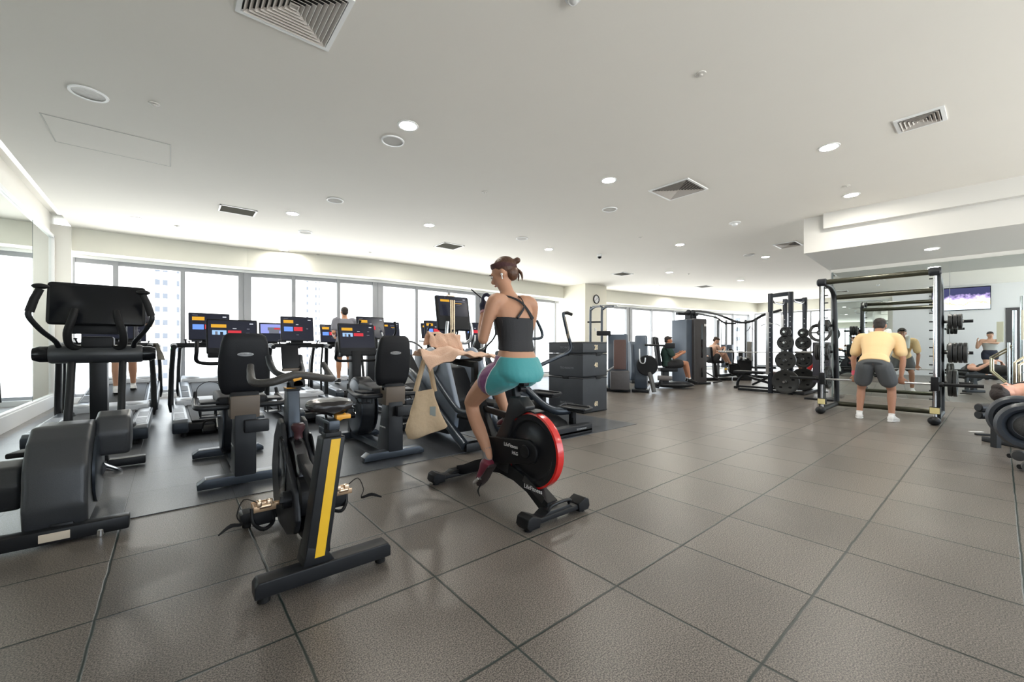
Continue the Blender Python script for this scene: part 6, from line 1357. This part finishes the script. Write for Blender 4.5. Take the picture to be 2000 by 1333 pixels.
# teal shorts with purple side panel
g = Fig(); sh = [((1.905, 2.19, 0.875), 0.150, 0.130), ((1.905, 2.20, 0.93), 0.186, 0.152), ((1.905, 2.212, 1.00), 0.176, 0.138), ((1.905, 2.22, 1.045), 0.158, 0.122)]
g.torso([(rel(c), RT, FW, w, d) for c, w, d in sh])
g.limb([rel((1.825, 2.23, 0.925)), rel((1.805, 2.31, 0.893)), rel((1.795, 2.365, 0.868))], [0.115, 0.116, 0.113])
g.limb([rel((1.985, 2.22, 0.93)), rel((2.01, 2.36, 0.93)), rel((2.02, 2.45, 0.925))], [0.115, 0.112, 0.108])
def shorts_mat():
    m = bpy.data.materials.new('teal_running_fabric'); m.use_nodes = True; nt = m.node_tree; N = nt.nodes.new; L_ = nt.links; b = nt.nodes['Principled BSDF']
    b.inputs['Roughness'].default_value = 0.62; b.inputs['Sheen Weight'].default_value = 0.3
    n = N('ShaderNodeTexNoise'); n.inputs['Scale'].default_value = 9; n.inputs['Detail'].default_value = 3; tc = N('ShaderNodeTexCoord'); L_.new(tc.outputs['Object'], n.inputs[0])
    bp = N('ShaderNodeBump'); bp.inputs['Strength'].default_value = 0.55; bp.inputs['Distance'].default_value = 0.02; L_.new(n.outputs['Fac'], bp.inputs['Height']); L_.new(bp.outputs[0], b.inputs['Normal'])
    # side panel: purple, edged white, where the cloth faces outwards to her left
    sp = N('ShaderNodeSeparateXYZ'); L_.new(tc.outputs['Object'], sp.inputs[0])
    def mth(op, a, c=None, d=None):
        k = N('ShaderNodeMath'); k.operation = op
        for i, v in enumerate((a, c, d)):
            if v is None: continue
            if isinstance(v, (int, float)): k.inputs[i].default_value = v
            else: L_.new(v, k.inputs[i])
        return k.outputs[0]
    # a band that runs from the waist at her side down and forward to the hem
    t_ = mth('ADD', mth('ADD', mth('MULTIPLY', sp.outputs[1], 0.894), mth('MULTIPLY', sp.outputs[2], 0.447)), -0.482)      # distance across the band
    x_ = sp.outputs[0]
    side = mth('LESS_THAN', x_, -0.045)
    inner = mth('MULTIPLY', mth('LESS_THAN', mth('ABSOLUTE', t_), 0.045), side)
    edge = mth('MULTIPLY', mth('LESS_THAN', mth('ABSOLUTE', t_), 0.052), side)
    mx1 = N('ShaderNodeMix'); mx1.data_type = 'RGBA'; mx1.inputs[6].default_value = (0.045, 0.30, 0.31, 1); mx1.inputs[7].default_value = (0.75, 0.72, 0.74, 1); L_.new(edge, mx1.inputs[0])
    mx2 = N('ShaderNodeMix'); mx2.data_type = 'RGBA'; mx2.inputs[7].default_value = (0.16, 0.03, 0.13, 1); L_.new(inner, mx2.inputs[0]); L_.new(mx1.outputs[2], mx2.inputs[6])
    L_.new(mx2.outputs[2], b.inputs['Base Color'])
    return m
so = g.build('running_shorts', shorts_mat(), body, 0.007, 2)
pass
# hair, bun, headband, earbud, sock, shoes
hair = mat('brown_hair', (0.085, 0.036, 0.018), 0.45, noise=0.45, nscale=55, bump=0.5)
def hadd(fig, off, rad, rot=None):
    m = MB(); m.ell((0, 0, 0), rad, seg=18, rings=12); fig.m.add([hc + HM @ V3(off) + HM @ p for p in m.v], m.f)
g = Fig(); hadd(g, (0, -0.028, 0.042), (0.082, 0.090, 0.084)); hadd(g, (0, -0.055, -0.015), (0.066, 0.055, 0.06)); hadd(g, (0, -0.13, 0.05), (0.026, 0.028, 0.024)); hadd(g, (0, -0.10, 0.045), (0.018, 0.03, 0.016))
g.build('hair', hair, body, 0.006, 2)
for k, (a, b) in enumerate((((0.03, -0.10, 0.0), (0.045, -0.105, -0.09)), ((0.01, -0.10, 0.0), (0.02, -0.115, -0.085)), ((0.045, -0.085, 0.0), (0.055, -0.075, -0.08)))):
    pa, pb = V3(a), V3(b); m = MB().tube([hc + HM @ pa, hc + HM @ ((pa + pb) / 2 + V3((0, -0.015, 0))), hc + HM @ pb], [0.012, 0.009, 0.003], seg=8, smooth=3); m.build('hair_lock', hair, body)
m = MB(); R = []
for k in range(40):
    a = 2 * PI * k / 40; c = hc + HM @ V3((0.080 * math.cos(a), -0.022 + 0.087 * math.sin(a), 0.052 + 0.028 * math.sin(a)))
    n = HM @ V3((math.cos(a), math.sin(a), 0)); uu = HM @ V3((0, 0, 1)); R.append([c + n * 0.004 + uu * 0.020 - n * 0.004, c + n * 0.006, c + n * 0.004 - uu * 0.020, c - n * 0.006])
V = [p for r_ in R for p in r_]; m.add(V, [((i * 4 + j), (i * 4 + (j + 1) % 4), (((i + 1) % 40) * 4 + (j + 1) % 4), (((i + 1) % 40) * 4 + j)) for i in range(40) for j in range(4)])
m.build('headband', mat('maroon_headband', (0.075, 0.030, 0.030), 0.8, bump=0.5, nscale=60), body)
m = MB(); m.ell(tuple(hc + HM @ V3((-0.084, 0.004, -0.014))), (0.009, 0.009, 0.009), seg=10, rings=8); m.tube([hc + HM @ V3((-0.086, 0.006, -0.018)), hc + HM @ V3((-0.084, 0.014, -0.048))], 0.004, seg=8); m.build('earbud', logo_white, body)
maroon = mat('maroon_shoe', (0.17, 0.025, 0.045), 0.35, noise=0.2, nscale=40); darksole = mat('dark_sole', (0.03, 0.02, 0.02), 0.6)
MB().tube([rel((1.774, 2.41, 0.375)), rel((1.775, 2.395, 0.315)), rel((1.775, 2.405, 0.27))], [0.037, 0.036, 0.040]).build('sock', mat('grey_sock', (0.22, 0.21, 0.21), 0.9), body)
shoe('cycling_shoe', body, rel((1.765, 2.325, 0.262)), rel((1.765, 2.475, 0.085)), (0, 0.75, 0.62), maroon, darksole, 1.0)
MB().tube([rel((2.046, 2.50, 0.60)), rel((2.05, 2.51, 0.53))], [0.036, 0.038]).build('sock', MATS['grey_sock'], body)
shoe('cycling_shoe', body, rel((2.06, 2.41, 0.51)), rel((2.06, 2.62, 0.47)), (0, 0.2, 1), maroon, darksole, 1.0)
ph = MB(); ph.box((0, 0, 0), (0.072, 0.009, 0.15), bev=0.004); ph.xform((1.822, 2.565, 1.50), (math.radians(-50), 0.0, 0.75)); 
tag(ph.build('phone', blk_gloss), 'thin dark phone held up by the cycling woman', 'phone')

# ---------------------------------------------------------------- generic figures further away
def person(label, loc, rz, J, skinc, clothes, hairc, face=False, voxel=0.012, head_s=1.0, group=None, bun=False, hands=(0.6, 0.6), long_hair=False):
    """J: joints in the figure's own frame, facing +Y. keys: pelvis, chest, neck, head, (face, up), L/R shoulder elbow wrist hip knee ankle toe"""
    t = thing('person', label, 'person', loc, rz)
    sk = skin('skin_%d' % len([k for k in MATS if k.startswith('skin_')]), skinc)
    W = J.get('w', 1.0)
    pv, ch, nk, hd = [V3(J[k]) for k in ('pelvis', 'chest', 'neck', 'head')]
    rt = (V3(J['shR']) - V3(J['shL'])).normalized()
    def fwd(a, b):
        u = (V3(b) - V3(a)).normalized(); return u.cross(rt) if u.cross(rt).length > 0.1 else Y_
    f1 = rt.cross((ch - pv).normalized()) * -1; f2 = rt.cross((nk - ch).normalized()) * -1
    def rg(grow=0.0, top=True, bottom=True):
        r = [(pv + (pv - ch).normalized() * 0.07, rt, f1, 0.13 * W + grow, 0.11 * W + grow), (pv, rt, f1, 0.165 * W + grow, 0.118 * W + grow), (pv.lerp(ch, 0.35), rt, f1, 0.140 * W + grow, 0.105 * W + grow), (pv.lerp(ch, 0.7), rt, f1, 0.150 * W + grow, 0.11 * W + grow), (ch, rt, f2, 0.170 * W + grow, 0.118 * W + grow), (ch.lerp(nk, 0.45), rt, f2, 0.185 * W + grow, 0.105 * W + grow), (ch.lerp(nk, 0.78), rt, f2, 0.150 * W + grow * 0.6, 0.078 * W + grow), (nk, rt, f2, 0.062, 0.058)]
        return r
    fig = Fig(); fig.torso(rg())
    fig.limb([nk - (nk - ch).normalized() * 0.04, nk.lerp(hd, 0.55)], [0.062, 0.055])
    HM2, hf2, hu2, hr2 = add_head(fig, hd, J.get('face', (0, 1, 0)), J.get('up', (0, 0, 1)), head_s)
    for S, sg in (('L', -1), ('R', 1)):
        sh_, el_, wr_ = [V3(J[k + S]) for k in ('sh', 'el', 'wr')]; hp, kn, an = [V3(J[k + S]) for k in ('hip', 'kn', 'an')]; to = V3(J['to' + S])
        a = 1.0 if W >= 1 else 0.88
        fig.limb([ch.lerp(nk, 0.6).lerp(sh_, 0.6), sh_, sh_.lerp(el_, 0.5), el_], [0.06, 0.060 * a, 0.050 * a, 0.040 * a])
        fig.limb([el_, el_.lerp(wr_, 0.35), wr_], [0.041 * a, 0.042 * a, 0.027 * a])
        fig.limb([hp, hp.lerp(kn, 0.35), hp.lerp(kn, 0.75), kn], [0.095 * W, 0.088 * W, 0.068 * W, 0.058 * W])
        fig.limb([kn, kn.lerp(an, 0.3), kn.lerp(an, 0.7), an], [0.056 * W, 0.058 * W, 0.042, 0.035])
        hdv = V3(J.get('hd' + S, tuple((wr_ - el_)))); pn = J.get('pn' + S, tuple(rt * -sg))
        hand(fig, wr_, hdv, pn, hands[0 if S == 'L' else 1], 1.0, -sg if J.get('flip') else sg)
    body = fig.build('body', sk, t, voxel)
    if face: add_face(body, hd, HM2, head_s)
    for c in clothes:
        kind = c[0]; cm = c[1]; g = Fig(); gr = c[2] if len(c) > 2 else 0.014
        if kind == 'shirt':
            r = rg(gr)[c[3] if len(c) > 3 else 1:-1]; r.append((ch.lerp(nk, 0.95), rt, f2, 0.085, 0.07)); g.torso(r)
            for S in 'LR':
                sh_, el_ = V3(J['sh' + S]), V3(J['el' + S]); g.limb([ch.lerp(nk, 0.6).lerp(sh_, 0.5), sh_, sh_.lerp(el_, 0.68)], [0.075, 0.074, 0.074])
            if len(c) > 4: g.torso([(pv + (pv - ch).normalized() * c[4], rt, f1, 0.178 * W + gr, 0.128 * W + gr), (pv.lerp(ch, 0.3), rt, f1, 0.155 * W + gr, 0.118 * W + gr)])
            nm = 't_shirt'
        elif kind == 'tank':
            g.torso(rg(gr)[2:6]); nm = 'tank_top'
        elif kind == 'shorts':
            g.torso(rg(gr)[0:3]); k = c[3] if len(c) > 3 else 0.62
            for S in 'LR':
                hp, kn = V3(J['hip' + S]), V3(J['kn' + S]); g.limb([hp, hp.lerp(kn, k * 0.5), hp.lerp(kn, k)], [0.108 * W + gr * .4, 0.106 * W + gr * .6, 0.104 * W + gr * .6])
            nm = 'shorts'
        elif kind == 'leggings':
            g.torso(rg(0.008)[0:3])
            for S in 'LR':
                hp, kn, an = V3(J['hip' + S]), V3(J['kn' + S]), V3(J['an' + S]); g.limb([hp, hp.lerp(kn, .4), kn], [0.102 * W, 0.094 * W, 0.064 * W]); g.limb([kn, kn.lerp(an, .35), an], [0.062, 0.063, 0.042])
            nm = 'leggings'
        g.build(nm, cm, body, voxel, 2)
    for S in 'LR':
        an, to = V3(J['an' + S]), V3(J['to' + S]); f = (to - an); f2_ = f.normalized()
        sl = J.get('sole', (0, 0, 1)); he = an - V3(sl).normalized() * 0.075 - f2_ * 0.06
        shoe('trainer', body, he, he + f2_ * 0.27 + (V3(J.get('soledrop', (0, 0, 0)))), sl, J.get('shoe', logo_white), J.get('shoesole', logo_white))
        MB().tube([an + (V3(J['kn' + S]) - an).normalized() * 0.035, an], [0.039, 0.038]).build('sock', J.get('sockm', logo_white), body)
    g = Fig()
    def ha(off, rad):
        m = MB(); m.ell((0, 0, 0), rad, seg=16, rings=10); g.m.add([hd + HM2 @ V3(off) * head_s + HM2 @ p for p in m.v], m.f)
    ha((0, -0.022, 0.048), (0.082, 0.092, 0.080)); ha((0, -0.055, -0.005), (0.072, 0.055, 0.062)); ha((0, 0.05, 0.078), (0.06, 0.045, 0.030))
    if bun: ha((0, -0.12, 0.05), (0.035, 0.035, 0.032))
    if long_hair: ha((0, -0.09, -0.06), (0.05, 0.04, 0.09))
    g.build('hair', mat('hair_%.2f' % hairc[0], hairc, 0.6, noise=0.4, nscale=60, bump=0.6), body, voxel * 0.8, 1)
    return t, body

# man lifting the guided bar: faces +X, so his frame is turned -90 degrees
def MANJ():
    return dict(pelvis=(0.0, -0.12, 0.86), chest=(0.0, 0.08, 1.10), neck=(0.0, 0.26, 1.33), head=(0.0, 0.345, 1.44), face=(0, 0.93, -0.15), up=(0, 0.2, 1), w=0.93,
      shL=(-0.215, 0.20, 1.24), elL=(-0.29, 0.14, 0.92), wrL=(-0.27, 0.125, 0.665), hdL=(0, 0.0, -1), pnL=(0, 1, 0), shR=(0.215, 0.20, 1.24), elR=(0.29, 0.14, 0.92), wrR=(0.27, 0.125, 0.665), hdR=(0, 0.0, -1), pnR=(0, 1, 0),
      hipL=(-0.10, -0.12, 0.83), knL=(-0.175, 0.045, 0.47), anL=(-0.185, -0.04, 0.085), toL=(-0.22, 0.16, 0.07), hipR=(0.10, -0.12, 0.83), knR=(0.175, 0.045, 0.47), anR=(0.185, -0.04, 0.085), toR=(0.22, 0.16, 0.07))
yel = mat('yellow_tee', (0.78, 0.56, 0.30), 0.85, bump=0.3, nscale=14); gshort = mat('grey_shorts', (0.085, 0.09, 0.095), 0.8, bump=0.3, nscale=14)
t, b = person('man in a pale yellow shirt and grey shorts bending to grip the guided bar', (8.25, 1.22, 0), -PI / 2, MANJ(), (0.40, 0.20, 0.125), [('shirt', yel, 0.026, 1, 0.02), ('shorts', gshort, 0.024, 0.62)], (0.014, 0.010, 0.008), face=True, voxel=0.010, hands=(1.25, 1.25))
MB().tube([(-0.276, 0.127, 0.735), (-0.270, 0.125, 0.665)], [0.036, 0.040]).build('wrist_band', mat('pink_band', (0.7, 0.10, 0.16), 0.7), b)
for s in (-1, 1):
    R = []
    for p, w in (((s * 0.075, 0.20, 1.345), 0.045), ((s * 0.10, 0.285, 1.34), 0.05), ((s * 0.105, 0.325, 1.24), 0.055), ((s * 0.10, 0.31, 1.08), 0.05)):
        R.append(p)
    MB().tube(R, [0.05, 0.055, 0.055, 0.045], seg=12, flat=0.35, smooth=4, up=(0, 1, 0.3)).build('neck_towel', mat('white_towel', (0.75, 0.80, 0.78), 0.9), b)

# man on the treadmill by the window
def runner(swing=1):
    return dict(pelvis=(0, 0, 1.0), chest=(0, 0.03, 1.27), neck=(0, 0.04, 1.50), head=(0, 0.06, 1.64), w=1.05,
      shL=(-0.20, 0.03, 1.44), elL=(-0.27, -0.06, 1.17), wrL=(-0.20, 0.16, 1.10), shR=(0.20, 0.03, 1.44), elR=(0.27, 0.0, 1.17), wrR=(0.20, 0.22, 1.14),
      hipL=(-0.09, 0, 0.96), knL=(-0.10, 0.12 * swing, 0.54), anL=(-0.10, 0.14 * swing, 0.11), toL=(-0.10, 0.14 * swing + 0.2, 0.09), hipR=(0.09, 0, 0.96), knR=(0.10, 0.02, 0.53), anR=(0.10, -0.20 * swing, 0.14), toR=(0.10, -0.20 * swing + 0.19, 0.09))
greytee = mat('grey_tee', (0.20, 0.20, 0.23), 0.85, bump=0.3, nscale=14); dshort = mat('black_shorts', (0.02, 0.02, 0.022), 0.8)
J = runner(); J['shoe'] = blk; J['shoesole'] = logo_white
person('man in a grey shirt with curly dark hair on a window-side treadmill', (3.06, 9.55, 0.26), 0, J, (0.55, 0.27, 0.15), [('shirt', greytee, 0.02, 1, 0.04), ('shorts', mat('orange_tan_shorts', (0.10, 0.10, 0.11), 0.8), 0.02, 0.55)], (0.02, 0.012, 0.010), voxel=0.012)
J = runner(-1); J['shoe'] = logo_white; J['shoesole'] = logo_white
J['wrR'] = (0.34, 0.30, 1.22); J['elR'] = (0.30, 0.05, 1.22)
person('walker with bare legs on the inclined treadmill, hidden above by the elliptical screen', (-0.60, 9.85, 0.30), 0, J, (0.50, 0.27, 0.17), [('shirt', mat('dark_tee', (0.04, 0.04, 0.05), 0.85), 0.02, 1, 0.04), ('shorts', dshort, 0.02, 0.5)], (0.03, 0.018, 0.012), voxel=0.012)
cloth('towel', 'grey towel draped from a treadmill handrail near the leftmost walker', [(-0.20, 8.05, 1.17), (-0.12, 7.75, 1.17), (-0.05, 7.75, 0.92), (-0.13, 8.05, 0.92)], 8, 8, lambda u, v: (ruf(u, v, 0.6), ruf(v, u, .5), 0), mat('taupe_towel', (0.42, 0.37, 0.32), 0.95, bump=0.4, nscale=80), 0.012)

# seated man in the green shirt (left of the tower)
def SEAT(lean=0.0, sep=0.12):
    return dict(pelvis=(0, -0.02, 0.62), chest=(0, -0.05 + lean * .5, 0.90), neck=(0, -0.03 + lean, 1.12), head=(0, 0.01 + lean * 1.2, 1.26), w=1.0,
      shL=(-0.20, -0.02 + lean, 1.06), elL=(-0.26, 0.10 + lean, 0.80), wrL=(-0.18, 0.32 + lean, 0.92), shR=(0.20, -0.02 + lean, 1.06), elR=(0.26, 0.10 + lean, 0.80), wrR=(0.18, 0.32 + lean, 0.92),
      hipL=(-0.10, 0.02, 0.62), knL=(-sep, 0.44, 0.66), anL=(-sep, 0.52, 0.24), toL=(-sep, 0.72, 0.20), hipR=(0.10, 0.02, 0.62), knR=(sep, 0.44, 0.66), anR=(sep, 0.52, 0.24), toR=(sep, 0.72, 0.20))
J = SEAT(); J['shoe'] = blk; J['shoesole'] = blk
person('man in dark green seated in the press machine left of the tall tower', (10.30, 5.75, 0.02), math.radians(-140), J, (0.45, 0.20, 0.11), [('shirt', mat('bottle_green_tee', (0.02, 0.05, 0.04), 0.85), 0.02, 1, 0.04), ('shorts', dshort, 0.02, 0.6)], (0.02, 0.02, 0.025), voxel=0.014)
J = SEAT(0.16, 0.06); J['knL'] = (-0.07, 0.40, 0.86); J['knR'] = (0.07, 0.42, 0.88); J['anL'] = (-0.07, 0.62, 0.52); J['anR'] = (0.07, 0.66, 0.48); J['toL'] = (-0.07, 0.80, 0.55); J['toR'] = (0.07, 0.84, 0.50); J['wrL'] = (-0.1, 0.42, 0.98); J['wrR'] = (0.1, 0.44, 0.98); J['shoe'] = blk; J['shoesole'] = blk
J['face'] = (0.3, 0.8, -0.45)
person('bare-chested man with dark shorts leaning over his knees, right of the tall tower', (13.72, 6.16, 0.06), math.radians(-125), J, (0.62, 0.38, 0.27), [('shorts', dshort, 0.02, 0.4)], (0.05, 0.03, 0.02), voxel=0.013, face=True)
# person in red bending at the far bench
J = dict(pelvis=(0, -0.05, 0.62), chest=(0, 0.18, 0.72), neck=(0, 0.38, 0.66), head=(0, 0.48, 0.58), face=(0, 0.3, -1), up=(0, 1, 0.2), w=1.0,
      shL=(-0.19, 0.33, 0.68), elL=(-0.24, 0.42, 0.46), wrL=(-0.2, 0.5, 0.28), shR=(0.19, 0.33, 0.68), elR=(0.24, 0.42, 0.46), wrR=(0.2, 0.5, 0.28),
      hipL=(-0.1, -0.05, 0.58), knL=(-0.12, 0.02, 0.30), anL=(-0.12, -0.2, 0.09), toL=(-0.12, 0.0, 0.07), hipR=(0.1, -0.05, 0.58), knR=(0.12, 0.02, 0.30), anR=(0.12, -0.2, 0.09), toR=(0.12, 0.0, 0.07))
person('person in a red shirt crouched over a bench behind the half rack plates', (13.35, 2.98, 0.0), math.radians(20), J, (0.55, 0.33, 0.22), [('shirt', mat('red_tee', (0.75, 0.03, 0.03), 0.8), 0.02, 1, 0.05), ('shorts', mat('white_shorts', (0.75, 0.72, 0.72), 0.8), 0.02, 0.6)], (0.22, 0.15, 0.07), voxel=0.013)
# person lying on the bench at the right edge, head towards the left
J = dict(pelvis=(0, 0, 0.0), chest=(0, 0.03, 0.27), neck=(0, 0.02, 0.50), head=(0, 0.03, 0.64), w=1.0,
      shL=(-0.20, 0.03, 0.44), elL=(-0.30, 0.02, 0.20), wrL=(-0.14, 0.16, 0.12), shR=(0.20, 0.03, 0.44), elR=(0.30, 0.02, 0.20), wrR=(0.14, 0.16, 0.12),
      hipL=(-0.10, 0, -0.04), knL=(-0.16, 0.06, -0.47), anL=(-0.18, -0.32, -0.55), toL=(-0.18, -0.33, -0.75), hipR=(0.10, 0, -0.04), knR=(0.16, 0.06, -0.47), anR=(0.18, -0.32, -0.55), toR=(0.18, -0.33, -0.75), sole=(0, 1, 0))
t, b = person('person lying face up on the bench at the right edge, dark hair to the left', (7.72, -0.42, 0.545), 0, J, (0.62, 0.33, 0.24), [('tank', mat('black_tank', (0.02, 0.02, 0.022), 0.8), 0.012), ('leggings', dshort)], (0.02, 0.015, 0.013), face=True, voxel=0.011)
t.rotation_mode = 'XYZ'; t.rotation_euler = (math.radians(-90), 0, 0)
t.matrix_world = Matrix.Translation((7.69, -0.44, 0.57)) @ Matrix.Rotation(math.radians(-130), 4, 'Z') @ Matrix.Rotation(math.radians(90), 4, 'X')
# woman standing behind the camera's right, seen only in the right mirror
J = dict(pelvis=(0, 0, 0.92), chest=(0, 0.02, 1.17), neck=(0, 0.02, 1.38), head=(0, 0.05, 1.51), w=1.02, face=(0.1, 1, -0.05),
      shL=(-0.19, 0.02, 1.32), elL=(-0.30, 0.05, 1.08), wrL=(-0.32, 0.20, 1.28), hdL=(-0.1, 0.1, 1), shR=(0.19, 0.02, 1.32), elR=(0.12, 0.25, 1.24), wrR=(-0.10, 0.28, 1.26), hdR=(-1, 0.1, 0.1),
      hipL=(-0.09, 0, 0.88), knL=(-0.09, 0.03, 0.48), anL=(-0.08, 0, 0.09), toL=(-0.10, 0.2, 0.07), hipR=(0.09, 0, 0.88), knR=(0.09, 0.03, 0.48), anR=(0.08, 0, 0.09), toR=(0.10, 0.2, 0.07))
J['shoe'] = blk; J['shoesole'] = blk; J['sockm'] = blk
person('woman in a grey strapless top and navy shorts, seen reflected in the right mirror', (0.95, -1.02, 0), math.radians(-95), J, (0.50, 0.29, 0.20), [('tank', mat('pale_grey_top', (0.38, 0.38, 0.36), 0.8), 0.012), ('shorts', mat('navy_shorts', (0.012, 0.014, 0.03), 0.8), 0.012, 0.32)], (0.02, 0.012, 0.010), face=True, voxel=0.012, bun=True)
